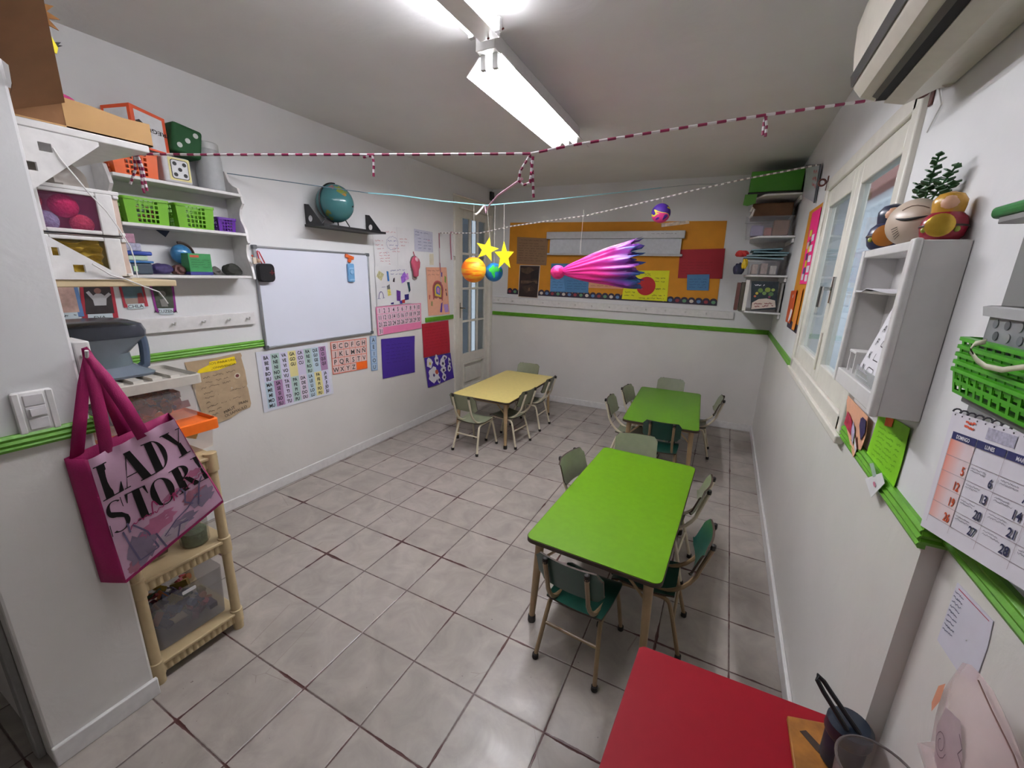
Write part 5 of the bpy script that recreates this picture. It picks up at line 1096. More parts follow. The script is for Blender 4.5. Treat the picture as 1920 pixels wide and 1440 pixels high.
# ---------------------------------------------------------------- things hung across the room
def strings():
    ro = [M('maroon_straw','#8f1f4e',.4), M('white_straw','#e6dfe2',.4)]
    def rope(pts, r=.0042, step=.020, mats=ro, nm='straw_garland', lab='', cat='garland', close=None):
        P = [Vector(p) for p in pts]; out = [P[0]]
        for a, b_ in zip(P, P[1:]):
            n = max(1, round((b_-a).length/step)); out += [a.lerp(b_, i/n) for i in range(1, n+1)]
        k = MB(); 
        for i in range(len(out)-1): k.tube([out[i], out[i+1]], r, 6, i % 2)
        return k, mats
    main = [(.843,.842,1.983),(1.07,.921,1.979),(1.67,1.136,1.977),(2.184,1.317,1.978),(2.309,1.362,2.002),(2.55,1.45,2.038),(2.826,1.546,2.077),(3.092,1.641,2.111),(3.222,1.688,2.148)]
    t = thing('straw_garland', 'maroon and white striped garland strung across the whole room', 'garland', (2.0,1.25,1.85))
    k, m = rope(main, step=.026); k.build('line', m, t)
    for nm, pts in (('tail',[(.843,.842,1.985),(.835,.84,1.93),(.81,.828,1.884)]),('tail',[(.846,.845,1.985),(.850,.85,1.93),(.846,.848,1.87),(.852,.848,1.855)]),('tail',[(.85,.848,1.985),(.862,.852,1.94),(.862,.853,1.862)]),
                    ('tail',[(1.655,1.133,1.970),(1.687,1.141,1.974),(1.690,1.143,1.955),(1.687,1.142,1.911)]),('tail',[(2.180,1.320,1.978),(2.19,1.323,1.93),(2.197,1.325,1.85)]),('loop',[(2.184,1.318,1.978),(2.155,1.308,1.93),(2.150,1.306,1.90),(2.165,1.311,1.887),(2.185,1.318,1.893),(2.192,1.320,1.97)]),
                    ('tail',[(2.826,1.547,2.076),(2.833,1.550,2.05),(2.835,1.551,2.021)]),('tail',[(2.829,1.552,2.076),(2.825,1.551,2.06),(2.827,1.551,2.026)]),('tail',[(3.22,1.69,2.148),(3.19,1.676,2.125),(3.158,1.664,2.102)])):
        k, m = rope(pts, step=.011); k.build(nm, m, t)
    k = MB(); k.tube([(2.160,1.310,1.905),(1.90,1.62,1.92),(1.55,2.15,1.975),(1.265,2.62,2.035),(1.16,2.79,2.065),(1.09,2.89,2.045),(1.025,2.977,2.117)], .0042, 6); k.build('cord', M('pale_pink_cord','#d7a3b8',.6), t)
    k = MB(); k.tube([(1.020,2.970,2.110),(.995,2.935,2.060),(.980,2.918,2.043),(.978,2.917,2.053)], .007, 6); k.build('hook', M('white_hook','#e9e4d8',.4), t)
    # light blue cord with the weight of the planets pulling it into a V
    t = thing('line_cord', 'pale blue cord running from white shelf to the back wall in a shallow V', 'cord', (1.0,2.9,2.11))
    k = MB(); k.tube([(.021,1.643,2.141),(.26,1.96,2.128),(.507,2.288,2.115)], .0028, 6); k.build('dark_length', M('dark_blue_cord','#5d7480',.6), t)
    k = MB(); k.tube([(.507,2.288,2.115),(.626,2.446,2.121),(.82,2.70,2.113),(1.034,2.988,2.117),(1.403,3.478,2.218),(1.75,3.94,2.325),(2.1,4.403,2.432)], .0042, 6); k.build('blue_length', M('aqua_cord','#8fc9d2',.5), t)
    k = MB(); k.tube([(2.1,4.403,2.432),(2.345,4.728,2.505),(2.53,5.005,2.55)], .0022, 6); k.build('thin_length', M('grey_cord','#a9b2b4',.6), t)
    t = thing('bead_string', 'string of white beads from left wall to the shelf in right corner', 'bead string', (1.6,3.745,2.1))
    pts = [(.002,3.754,2.0),(.512,3.752,1.992),(.87,3.75,2.05),(1.603,3.747,2.121),(2.215,3.744,2.230),(2.447,3.743,2.276),(2.802,3.742,2.336),(3.23,3.74,2.395)]
    k, m = rope(pts, .0058, .021, [M('white_beads','#eee9e4',.4), M('thread_grey','#8b8380',.7)]); k.build('beads', m, t)
strings()
def planets():
    TH = M('nylon_thread','#b9b4aa',.4)
    def thread(p, q, par): k = MB(); k.tube([p, q], .0012, 5); k.build('thread', TH, par)
    def ball(nm, c, r, m, lab, top):
        t = thing(nm, lab, 'hanging ball', c); k = MB().sphere(c, r, 32, 20); k.build('ball', m, t); thread((c[0],c[1],c[2]+r), top, t); return t
    def ramp(nm, scale, stops, stretch=(1,1,1), dist=0, rough=.55, det=2):
        m = bpy.data.materials.new(nm); m.use_nodes = True; nt = m.node_tree; N = nt.nodes; L = nt.links; b = N['Principled BSDF']; b.inputs['Roughness'].default_value = rough
        tc = N.new('ShaderNodeTexCoord'); mp = N.new('ShaderNodeMapping'); mp.inputs['Scale'].default_value = stretch; L.new(tc.outputs['Object'], mp.inputs[0])
        no = N.new('ShaderNodeTexNoise'); no.inputs['Scale'].default_value = scale; no.inputs['Detail'].default_value = det; no.inputs['Distortion'].default_value = dist; L.new(mp.outputs[0], no.inputs['Vector'])
        cr = N.new('ShaderNodeValToRGB'); cr.color_ramp.interpolation = 'CONSTANT' if rough > .5 else 'LINEAR'; e = cr.color_ramp.elements
        e[0].position = 0; e[0].color = lin(stops[0][1]); e[1].position = stops[1][0]; e[1].color = lin(stops[1][1])
        for p, hx in stops[2:]: k = e.new(p); k.color = lin(hx)
        L.new(no.outputs['Fac'], cr.inputs[0]); L.new(cr.outputs[0], b.inputs['Base Color']); return m
    ball('paper_sun_ball', (.973,2.906,1.630), .098, ramp('sun_paint', 8, [(0,'#f2560a'),(.40,'#ff7a0c'),(.52,'#ffc02a'),(.60,'#ff8a10'),(.70,'#f2560a')], (.35,.35,3.2), 1.0, .5), 'orange streaked ball painted as the sun, hanging left of the stars', (.973,2.906,2.1155))
    ball('paper_earth', (1.078,3.047,1.617), .074, M('ocean_blue','#1f7fc0',.45,var=.1,vs=10), 'small blue and green globe ball hanging under the right star', (1.078,3.047,2.129))
    e = bpy.data.objects['paper_earth']; c = Vector((1.078,3.047,1.617))
    vd = (Vector((2.80,0,1.61))-c).normalized(); sx = Vector((-vd.y,vd.x,0)).normalized(); sy = vd.cross(sx)
    for pts in ([(-.1,.75),(.35,.62),(.62,.30),(.50,.05),(.22,.12),(.10,-.10),(.15,-.45),(.0,-.62),(-.16,-.30),(-.28,-.02),(-.5,.10),(-.55,.35),(-.35,.45)], [(.55,.52),(.8,.30),(.84,.0),(.68,.12)]):
        k = MB(); n = len(pts); ctr = (sum(p[0] for p in pts)/n, sum(p[1] for p in pts)/n)
        def S(p): x, y = p; zz = math.sqrt(max(0,1-x*x-y*y)); return c + (sx*x+sy*y+vd*zz)*.0755
        rings = [[S((ctr[0]+(p[0]-ctr[0])*f, ctr[1]+(p[1]-ctr[1])*f)) for p in pts] for f in (1,.66,.33,.03)]
        k.loft(rings, caps=False); k.build('green_land', M('land_green','#2ecf3e',.5,var=.1,vs=20), e)
    ball('marbled_ball', (2.225,3.74,2.118), .074, ramp('marbled_paint', 3.6, [(0,'#d9cf3a'),(.38,'#4a2490'),(.50,'#3a1f86'),(.53,'#e6d84a'),(.56,'#e23a8a'),(.64,'#54309a')], (1,1,1.6), .8, .55), 'purple pink and yellow marbled ball hanging before the mustard panel', (2.225,3.744,2.23))
    def star(nm, c, r, rz, tilt, lab, top):
        t = thing(nm, lab, 'star', c); pl = [( (r if i%2==0 else r*.42)*sin(2*pi*i/10), (r if i%2==0 else r*.42)*cos(2*pi*i/10)) for i in range(10)]
        u = Vector((cos(rz), sin(rz), 0)); v = Vector((0,0,1)); uu = u*cos(tilt)+v*sin(tilt); vv = v*cos(tilt)-u*sin(tilt)
        d = uu.cross(vv)*.006; k = MB(); k.prism(pl, Vector(c)-d/2, uu, vv, d); k.build('card', M('yellow_star_card','#ece01a',.55,var=.03), t, bevel=.001); tp = Vector(c)+vv*r; thread(tp, top, t); return t
    star('paper_star', (1.04,2.996,1.790), .097, radians(25), radians(-12), 'yellow card star tilted above the sun ball, the left one', (1.036,2.991,2.1175))
    star('paper_star', (1.207,2.978,1.739), .110, radians(72), radians(3), 'larger yellow card star above the little earth ball, the right one', (1.125,3.109,2.142))
planets()
def comet():
    t = thing('paper_comet', 'big pink to purple cellophane comet hanging in mid room', 'comet', (1.95,2.6,1.6))
    m = bpy.data.materials.new('comet_cellophane'); m.use_nodes = True; nt = m.node_tree; N = nt.nodes; L = nt.links; b = N['Principled BSDF']; b.inputs['Roughness'].default_value = .42
    ge = N.new('ShaderNodeNewGeometry'); sp = N.new('ShaderNodeSeparateXYZ'); L.new(ge.outputs['Position'], sp.inputs[0])
    mp = N.new('ShaderNodeMapping'); mp.inputs['Scale'].default_value = (2.5,10,30); L.new(ge.outputs['Position'], mp.inputs[0]); no = N.new('ShaderNodeTexNoise'); no.inputs['Scale'].default_value = 1.1; no.inputs['Detail'].default_value = 4; L.new(mp.outputs[0], no.inputs['Vector'])
    mr = N.new('ShaderNodeMapRange'); mr.inputs['From Min'].default_value = 1.84; mr.inputs['From Max'].default_value = 2.42; L.new(sp.outputs['X'], mr.inputs['Value'])
    ad = N.new('ShaderNodeMath'); ad.operation = 'MULTIPLY_ADD'; ad.inputs[1].default_value = .75; L.new(no.outputs['Fac'], ad.inputs[0])
    sb = N.new('ShaderNodeMath'); sb.operation = 'SUBTRACT'; sb.inputs[1].default_value = .38; L.new(mr.outputs[0], sb.inputs[0]); L.new(sb.outputs[0], ad.inputs[2])
    cr = N.new('ShaderNodeValToRGB'); e = cr.color_ramp.elements; e[0].position = .3; e[0].color = lin('#ef2f92'); e[1].position = .52; e[1].color = lin('#cf2f9e')
    for p, hx in ((.62,'#a03aa8'),(.74,'#6f3a9c'),(.82,'#3a4f9a'),(.92,'#2f6aa6')): k = e.new(p); k.color = lin(hx)
    L.new(ad.outputs[0], cr.inputs[0]); L.new(cr.outputs[0], b.inputs['Base Color'])
    h = MB(); c = (1.805,2.6,1.628); n, kk = 24, 14
    h.loft([[Vector((c[0]+.046*sin(pi*i/kk)*cos(2*pi*j/n)*(1+.06*sin(j*1.9+i)), c[1]+.046*sin(pi*i/kk)*sin(2*pi*j/n)*(1+.06*sin(j*2.3)), c[2]-.044*cos(pi*i/kk))) for j in range(n)] for i in [.05]+list(range(1,kk))+[kk-.05]])
    h.build('head', M('hot_pink_crepe','#e8287f',.6,var=.12,vs=60,bump=.5,bs=60), t)
    # tail: pleated cone from the neck to a ragged, open mouth
    A, D = Vector((1.843,2.6,1.634)), Vector((.45,.0,.052)); up = Vector((-.11,0,.99)).normalized(); dp = Vector((0,1,0)); rr = random.Random(4)
    n = 96; k = MB(); rings = []
    lenj = [1+.05*sin(j*2.1)+(.05 if j % 6 < 3 else -.055) for j in range(n)]
    for i in range(15):
        f = i/14; hh = .020+.116*f**.75; dd = .020+.062*f**.9; ring = []
        for j in range(n):
            a = 2*pi*j/n; pl = 1+(.04+.07*f)*sin(j*2*pi/6+.9*sin(j*.37)+.6*sin(i*.4+j*.11))+.035*sin(j*.41+i*.5)+.03*sin(j*1.3+i*.5)
            ff = f*(1+(lenj[j]-1)*f**3)
            ring.append(A + D*ff + up*(hh*pl*sin(a)) + dp*(dd*pl*cos(a)))
        rings.append(ring)
    k.loft(rings, caps=False); o = k.build('tail', m, t, angle=80); o.modifiers.new('film','SOLIDIFY').thickness = .001
    q = MB(); q.tube([A+Vector((-.012+.0*i,.024*cos(i*.6),.024*sin(i*.6))) for i in range(12)], .004, 6); q.build('tie', M('deep_pink_tie','#c01868',.5), t)
    q = MB(); q.tube([(1.945,2.6,1.738),(1.943,2.62,2.0),(1.60,3.74,2.12)], .001, 5); q.build('thread', M('nylon_thread','',.4), t)
comet()
# ---------------------------------------------------------------- back right corner shelves
def corner():
    for z, lab in ((2.335,'top white corner shelf carrying the green box'),(1.995,'second white corner shelf carrying a clear box'),(1.665,'third white corner shelf carrying folders and a clear tray'),(1.343,'lowest white corner shelf carrying books')):
        t = thing('corner_shelf', lab, 'shelf', (3.08,4.7,z-.016), 0, 'white shelves in the back right corner'); k = MB()
        pl = [(XR-.001,4.40),(XR-.001,5.035),(2.915,5.02),(2.905,4.55),(2.96,4.42),(2.985,4.40)]
        k.prism(pl, (0,0,z-.016), (1,0,0), (0,1,0), (0,0,.016)); k.build('board', MWT, t, bevel=.003)
        k = MB().box(3.05,4.97,z-.055,XR-.002,5.0,z-.0165); k.build('batten', MWT, t, bevel=.002)
        k = MB().box(XR-.02,4.43,z-.055,XR-.002,4.96,z-.0165); k.build('batten', MWT, t, bevel=.002)
    t = thing('green_box', 'dark leaf green box with black base on the top corner shelf', 'box', (3.03,4.7,2.336)); MB().box(2.835,4.47,2.362,3.225,4.93,2.530).build('body', M('leaf_green_card','#3f8a1a',.4,var=.08,vs=6,bump=.25,bs=12), t, bevel=.004); MB().box(2.830,4.465,2.336,3.228,4.935,2.362).build('base', M('black_base','#1b1b18',.5), t, bevel=.003)
    k = MB(); k.prism([(2.81,2.345),(2.905,2.345),(2.90,2.27),(2.84,2.25),(2.805,2.26)], (0,4.455,0), (1,0,0), (0,0,1), (0,.01,0)); tag(k.build('green_bag', M('green_bag_film','#4f8a2a',.4)), 'green plastic flap hanging off the left end of top corner shelf', 'bag')
    bin_('clear_box', 'clear plastic box of brown and lilac things on second corner shelf', (2.86,4.44,1.997), (3.205,4.90,2.155), clear('cool_clear_plastic','#c9c7cc',.15), _mats['cool_clear_plastic'], .012)
    for nm, lo, hi, hx, lab in (('brown_carton',(2.885,4.56,2.172),(3.20,4.93,2.285),'#68472b','brown carton lying on the clear box on second corner shelf'),('kraft_packet',(3.07,4.46,2.0),(3.19,4.58,2.13),'#8f6a4a','kraft packet at right inside the clear box'),('lilac_cloth',(2.90,4.47,2.0),(3.0,4.6,2.09),'#9a94b8','lilac cloth bundle at left inside the clear box'),('rose_bundle',(3.005,4.47,2.0),(3.065,4.56,2.07),'#b06a5c','dusty rose bundle in the middle of the clear box')):
        o = MB().box(*lo,*hi).build(nm, M(nm,hx,.7,var=.15,vs=14), bevel=.012, segs=3); tag(o, lab, 'box' if 'carton' in nm else 'bundle')
    k = MB(); k.tube([(2.875,4.44,2.20),(2.885,4.45,2.235),(2.90,4.45,2.22),(2.885,4.45,2.16),(2.87,4.45,2.15)], .010, 8); tag(k.build('tape_roll', M('pearl_ribbon','#cfc8bd',.3)), 'curl of pale ribbon at left end of second corner shelf', 'ribbon')
    bin_('clear_tray', 'clear tray with papers on the third corner shelf', (2.93,4.43,1.667), (3.17,4.90,1.795), _mats['cool_clear_plastic'])
    for i, (hx, lab, x0, x1, tl) in enumerate((('#7f9aa2','grey-blue folder lying lowest on the clear tray',2.88,3.19,.04),('#8aa3a8','pale teal folder in the middle of the pile on the clear tray',2.90,3.21,-.02),('#73929c','slate folder slid rightwards on the folder pile',2.95,3.22,.03),('#6a8a94','topmost grey-teal folder on the third corner shelf',2.93,3.17,-.05))):
        k = MB(); k.T = Matrix.Translation(((x0+x1)/2,4.62,1.805+i*.024)) @ Matrix.Rotation(tl,4,'Y'); w = (x1-x0)/2; k.box(-w,-.19,0,w,.19,.012); tag(k.build('folder', M('folder_'+hx[1:],hx,.5), bevel=.003), lab, 'folder', 'folders piled on the third corner shelf')
    for i, (x0, z0, hx, w, h) in enumerate(((2.96,1.672,'#b9a79a',.045,.085),(3.03,1.672,'#a58f86',.05,.095),(3.10,1.672,'#b8b2a8',.05,.075))): tag(MB().box(x0,4.45,z0,x0+w,4.80,z0+h).build('paper_stack', M('stack_'+hx[1:],hx,.7,var=.2,vs=40), bevel=.003), ('left','middle','right')[i]+' stack of beige papers inside the tray on the third corner shelf', 'papers')
    crumple('red_cloth', 'red cloth corner sticking out left on the third corner shelf', 'cloth', (2.86,4.47,1.845), .038, M('red_cloth','#b5302c',.8,var=.1), 3, (1.3,1,.8)); crumple('yellow_toy', 'yellow toy hanging over left end of the third corner shelf', 'toy', (2.895,4.43,1.755), .030, M('yellow_toy','#d6b41e',.5,var=.1), 4, (.8,.8,1.6), .1)
    crumple('navy_cloth', 'navy cloth hanging over the left end of the third corner shelf', 'cloth', (2.855,4.46,1.71), .045, M('navy_cloth','#22253f',.8,var=.2), 6, (1,.8,1.2), .15)
    # books on the lowest shelf
    bk = [(2.865,.030,'#5a3530',.21,.25,'maroon-spined book at left end of the lowest corner shelf',-.05),(2.90,.028,'#4a4436',.20,.255,'olive book beside the maroon one on the lowest corner shelf',0),(2.932,.030,'#d8d5cd',.22,.275,'white-spined book on the lowest corner shelf',0)]
    for x, w, hx, d, h, lab, tl in bk:
        t = thing('book', lab, 'book', (x+w/2,4.52,1.344), 0, 'books on the lowest corner shelf'); k = MB().box(x,4.42,1.344,x+w,4.42+d,1.344+h); k.build('cover', M('book_'+hx[1:],hx,.5), t, bevel=.002); k = MB().box(x+.003,4.425,1.3445+h,x+w-.003,4.41+d,1.346+h); k.build('pages', PAPER, t)
    t = thing('book', 'picture book with dark leafy cover facing out on lowest corner shelf', 'book', (3.09,4.45,1.344), 0, 'books on the lowest corner shelf')
    c = [Vector(p) for p in ((2.972,4.43,1.612),(3.185,4.43,1.612),(3.200,4.415,1.374),(3.005,4.415,1.352))]; fn = lambda a,q,up: c[0]*(1-a)*(1-q)+c[1]*a*(1-q)+c[2]*a*q+c[3]*(1-a)*q+Vector((0,-1,0))*up
    s = Sheet('b',(0,1),(1,1),(1,0),(0,0),amp=0,n=0,fn=fn); s.W = .2; s.H = .25
    s.sheet('cover', M('night_leaf_print','#1d2b33',.4,var=.3,vs=30), parent=t, th=.02, nu=4, nv=4)
    for i,(hx,a,q,r_) in enumerate((('#5f7f3a',.35,.32,.02),('#7f8f3a',.62,.30,.022),('#4f7040',.75,.45,.02),('#b9a53c',.22,.42,.012),('#6a8a4a',.5,.42,.016),('#8a3f5a',.7,.55,.010),('#c06a4a',.15,.52,.010),('#8fa04a',.82,.3,.014))): k = MB(); s.disc(k,a,q,r_,.001,n=9); k.build('leaf_shape', M('leafprint_'+hx[1:],hx,.5), t)
    k = MB(); s.poly(k,[(.02,.97),(.98,.93),(.93,.68),(.6,.60),(.3,.62),(.05,.74)],.0012); k.build('title_banner', M('banner_cream','#c9b9ac',.5), t)
    k = MB(); rn = random.Random(6)
    s.scrawl(k,.12,.88,.78,.014,.004,rnd=rn,up=.002); s.scrawl(k,.15,.88,.87,.014,.004,rnd=rn,up=.002); k.build('title_marks', M('title_wine','#7a3a3c',.5), t)
    k = MB(); s.scrawl(k,.12,.5,.14,.012,.003,rnd=rn,up=.0015); k.build('small_marks', PAPER, t)
    tag(MB().box(3.212,4.43,1.344,3.228,4.64,1.60).build('book', M('book_grey','#8f8c88',.6), bevel=.002), 'thin grey book at right end behind the leafy picture book', 'book', 'books on the lowest corner shelf')
    # small whiteboard leaning above
    t = thing('small_whiteboard', 'small whiteboard with red marks leaning above the corner shelves', 'whiteboard', (3.12,4.0,2.2))
    c = [Vector(p) for p in ((2.93,4.98,2.588),(3.236,3.66,2.392),(3.238,3.66,2.16),(3.05,4.95,2.545))]; fn = lambda a,q,up: c[0]*(1-a)*(1-q)+c[1]*a*(1-q)+c[2]*a*q+c[3]*(1-a)*q+Vector((-.97,-.25,0))*up
    c = [Vector(p) for p in ((3.222,4.38,2.53),(3.224,3.60,2.365),(3.232,3.60,2.13),(3.232,4.38,2.30))]
    s = Sheet('r',(0,1),(1,1),(1,0),(0,0),amp=0,n=0,fn=fn); s.W = .8; s.H = .235
    s.sheet('surface', M('whiteboard_enamel','',.3), parent=t, th=.004); k = MB()
    ed = [(0,0),(1,0),(1,1)]; k.tube([s.P(a,q,.003) for a,q in ed], .005, 6); k.build('frame', M('dark_frame','#4c5257',.4), t)
    k = MB(); rn = random.Random(9)
    for q in (.2,.38,.56): s.scrawl(k,.62,.9,q,.03,.008,rnd=rn,up=.001)
    k.build('red_marks', MINKR, t)
corner()
# right wall: mustard panel and curtain brackets
def right_wall():
    s = Sheet('r', (3.80,2.10), (3.195,2.085), (3.165,1.285), (3.795,1.282), n=.004, amp=.001)
    s.sheet('display_board', M('mustard_paper','',.7), 'narrow mustard panel on right wall between corner shelves and window', 'display board')
    k = MB(); s.rect(k,0,.93,1,1,.001); k.build('scalloped_border', M('border_navy','',.6), s.o)
    q = Sheet('r', (3.60,2.065), (3.26,2.06), (3.20,1.603), (3.53,1.600), n=.009, amp=.002); q.sheet('pink_chart', M('neon_pink_card','#f0207e',.6,var=.05), 'neon pink pocket chart with little cards on the narrow mustard panel', 'chart')
    rn = random.Random(12)
    for i, (a,t,hx) in enumerate(((.55,.38,'#d9d2dc'),(.55,.52,'#d8cfd8'),(.60,.66,'#dcd4dc'),(.62,.80,'#d6d0d8'),(.60,.92,'#d9d3da'),(.12,.90,'#d8d4dc'),(.2,.30,'#d6c23a'),(.30,.44,'#7a1f4a'),(.28,.52,'#e6c832'),(.18,.62,'#6a3a74'),(.25,.72,'#e0c030'),(.18,.82,'#5a4a8a'),(.1,.46,'#c9b8b0'))):
        k = MB(); q.rect(k,a,t-.045,a+.30,t+.045,.002); k.build('card', M('chartcard_'+hx[1:],hx,.6), q.o)
    q = Sheet('r', (3.88,1.545), (3.57,1.560), (3.60,1.32), (3.87,1.315), n=.010, amp=.003); q.sheet('orange_card', M('burnt_orange_card','#c9501a',.6), 'burnt orange card pinned at the bottom of the narrow mustard panel', 'card'); k = MB(); q.disc(k,.55,.18,.014,.002); k.build('white_spot', PAPER, q.o); k = MB(); q.poly(k,[(.55,.95),(.75,.55),(.98,.60),(.96,.8),(.7,.97)],.002); k.build('white_cutout', PAPER, q.o)
    q = Sheet('r', (3.42,1.565), (3.30,1.575), (3.33,1.30), (3.46,1.295), n=.012, amp=.002); q.sheet('orange_strip', M('light_orange_card','#d9822a',.6), 'paler orange strip beside the burnt orange card', 'card')
    for y, z, lab in ((3.285,2.198,'brown curtain bracket at the far top corner of the window'),(1.735,2.152,'brown curtain bracket at near top corner of window, garland tied on')):
        t = thing('curtain_bracket', lab, 'bracket', (XR-.03,y,z)); br = M('brown_enamel','#5a2b25',.4)
        MB().box(XR-.006,y-.012,z-.045,XR-.001,y+.012,z+.035).build('plate', br, t, bevel=.002); k = MB(); k.tube([(XR-.03+.018*cos(a), y, z+.018*sin(a)) for a in [2*pi*i/16 for i in range(16)]], .006, 6, closed=True); k.build('ring', br, t)
    k = MB(); k.tube([(3.215,1.74,2.165),(3.19,1.70,2.178),(3.15,1.67,2.165),(3.13,1.66,2.14)], .0025, 6); k.tube([(3.215,1.73,2.16),(3.235,1.68,2.13),(3.238,1.64,2.08),(3.238,1.70,2.03)], .002, 6); tag(k.build('loose_string', M('white_cord','',.6)), 'loose white string ends tied at the near curtain bracket', 'string')
right_wall()
def air_conditioner():
    t = thing('air_conditioner', 'cream split air conditioner above the window at top right', 'air conditioner', (3.13,1.15,2.08)); m = M('aged_cream_plastic','#cfc9bb',.4,var=.04)
    y0, y1 = .62, 1.600
    pr = [(3.238,2.11),(3.215,2.108),(3.15,2.078),(3.106,2.088),(3.106,2.104),(3.084,2.104),(3.084,2.096),(3.050,2.108),(3.034,2.128),(3.030,2.135),(3.024,2.165),(3.016,2.22),(3.012,2.28),(3.022,2.33),(3.055,2.375),(3.12,2.385),(3.238,2.385)]
    MB().prism(pr, (0,y0,0), (1,0,0), (0,0,1), (0,y1-y0,0)).build('casing', m, t, angle=25)
    k = MB(); k.prism([(3.0295,2.137),(3.0235,2.164),(3.019,2.163),(3.025,2.136)], (0,y0+.002,0), (1,0,0), (0,0,1), (0,y1-y0-.001,0)); k.build('dark_strip', M('smoked_strip','#3b3b3e',.2), t)
    k = MB(); k.box(3.0845,y0+.01,2.090,3.1055,y1-.015,2.1035); k.build('air_slot', M('slot_black','#121110',.8), t)
    k = MB(); k.prism([(3.072,2.0975),(3.0845,2.0905),(3.0845,2.0925),(3.073,2.0995)], (0,y0+.02,0), (1,0,0), (0,0,1), (0,y1-y0-.05,0)); k.build('louver', M('dark_louver','#4a4640',.4), t)
    k = MB(); k.tube([(3.226,1.58,2.115),(3.226,1.66,2.14),(3.234,1.70,2.15)], .014, 10); k.build('pipe', M('taped_pipe','#c5bbb0',.6,var=.1), t)
air_conditioner()
# wall cabinet with dolls and planter
def cabinet():
    t = thing('wall_cabinet', 'small open white wall cabinet beside the window with dolls on top', 'cabinet', (3.195,1.455,1.30)); x0, x1, y0, y1, z0, z1 = 3.15, XR-.001, 1.24, 1.672, 1.305, 1.708
    m = M('cabinet_white','#d5d3d1',.45,var=.03)
    MB().box(x0+.012,y0,z0,x1,y0+.016,z1-.002).build('side_panel', m, t, bevel=.002); MB().box(x0+.012,y1-.016,z0,x1,y1,z1-.002).build('side_panel', m, t, bevel=.002)
    MB().box(x0+.004,y0+.016,z1-.022,x1,y1-.016,z1).build('top_panel', m, t, bevel=.003); MB().box(x0+.004,y0+.016,z0,x1,y1-.016,z0+.045).build('bottom_panel', m, t, bevel=.003)
    k = MB().box(x0-.004,y0-.001,z0-.004,x0+.014,y0+.030,z1+.003); k.build('front_stile', MWT, t, bevel=.006, segs=3); k = MB().box(x0,y1-.022,z0,x0+.013,y1+.001,z1); k.build('front_stile', MWT, t, bevel=.004)
    k = MB().box(x1-.006,y0+.016,z0+.045,x1-.001,y1-.016,z1-.022); k.build('back_panel', MWT, t); k = MB(); k.box(x1-.012,y0+.05,z0+.30,x1-.006,y0+.10,z1-.05); k.build('back_frame', MWT, t)
    k = MB(); k.prism([(0,1.585),(.07,1.583),(.07,1.588),(0,1.591),(-.006,1.586),(-.012,1.592)], (x0+.012,y0+.016,0), (1,0,0), (0,0,1), (0,y1-y0-.034,0)); k.build('shelf', MWT, t)
    # contents
    q = Sheet('r',(0,1),(1,1),(1,0),(0,0),amp=0,fn=lambda a,t_,up: Vector((3.146+.07*t_, 1.65-.36*a, 1.5935+.004*sin(a*5)-.010*(1-t_)*(a<.3)+up))); q.sheet('paper_sheet', PAPER, 'loose white paper lying on the inner shelf of the wall cabinet', 'paper sheet', nu=8, nv=3)
    s = Sheet('r',(1.44,1.545),(1.29,1.535),(1.27,1.36),(1.50,1.352),n=.03,amp=.0); s.fn = lambda a,q,up: Vector((XR-.012-.035*q-.0*a, 1.46-.16*a+.04*(q if a < .5 else 0), 1.55-.195*q))+Vector((-1,0,.15))*up
    s.W = .16; s.H = .2
    s.sheet('letter_sheet', PAPER, 'sheet of hand-stamped letters leaning inside the white wall cabinet', 'paper sheet', nu=4, nv=6); k = MB()
    for r, row in enumerate(('AEI','AIC','FGH','KLD','NOP')):
        for c, ch in enumerate(row): s.text(k, ch, .22+c*.28, .10+r*.19, .020, bold=.0, up=.0015)
    k.build('letters', MINKK, s.o)
    t = thing('mini_stool', 'tiny white plastic stool at the left inside the wall cabinet', 'stool', (3.20,1.585,1.35)); MB().box(3.165,1.545,1.408,3.215,1.615,1.416).build('seat', MWT, t, bevel=.002)
    for x in (3.170,3.210):
        for y in (1.550,1.610): MB().box(x-.003,y-.003,1.350,x+.003,y+.003,1.408).build('leg', MWT, t)
    bin_('clear_box', 'small clear box of grey bits at the bottom of the wall cabinet', (3.158,1.29,1.351), (3.222,1.50,1.388), clear('cloudy_plastic','#d9dcdc',.4)); tag(MB().box(3.165,1.30,1.354,3.215,1.49,1.374).build('bits', M('grey_bits','#77787a',.7,var=.6,vs=120)), 'grey bits inside the small clear box in the wall cabinet', 'bits', kind='stuff')
    # face planter
    t = thing('face_planter', 'cream planter with a sleeping eye and long lashes on the wall cabinet', 'planter', (3.19,1.44,1.709)); c = Vector((3.188,1.435,1.762)); rx, ry, rz_ = .050, .085, .055
    k = MB(); n, kk = 28, 16; k.loft([[Vector((c.x+rx*sin(pi*i/kk)*cos(2*pi*j/n), c.y+ry*sin(pi*i/kk)*sin(2*pi*j/n), max(1.709, c.z-rz_*cos(pi*i/kk)))) for j in range(n)] for i in [.1]+list(range(1,kk))+[kk-.1]]); k.build('head', M('cream_ceramic','#c8b6a4',.35,var=.04), t)
    vd = Vector((2.8-c.x, -c.y, 0)).normalized(); sx = Vector((-vd.y, vd.x, 0)); rs = 1/math.sqrt((sx.x/rx)**2+(sx.y/ry)**2)
    def on(u, v, o=.0006):
        d = vd*math.sqrt(max(.02,1-u*u-v*v)) + sx*u; k = math.sqrt(max(.02,1-v*v))/math.sqrt((d.x/rx)**2+(d.y/ry)**2); return c + Vector((d.x*k, d.y*k, rz_*v)) + vd*o
    def stroke(nm, pts, w, m): k = MB(); k.tube([on(*p) for p in pts], w, 6); k.build(nm, m, t)
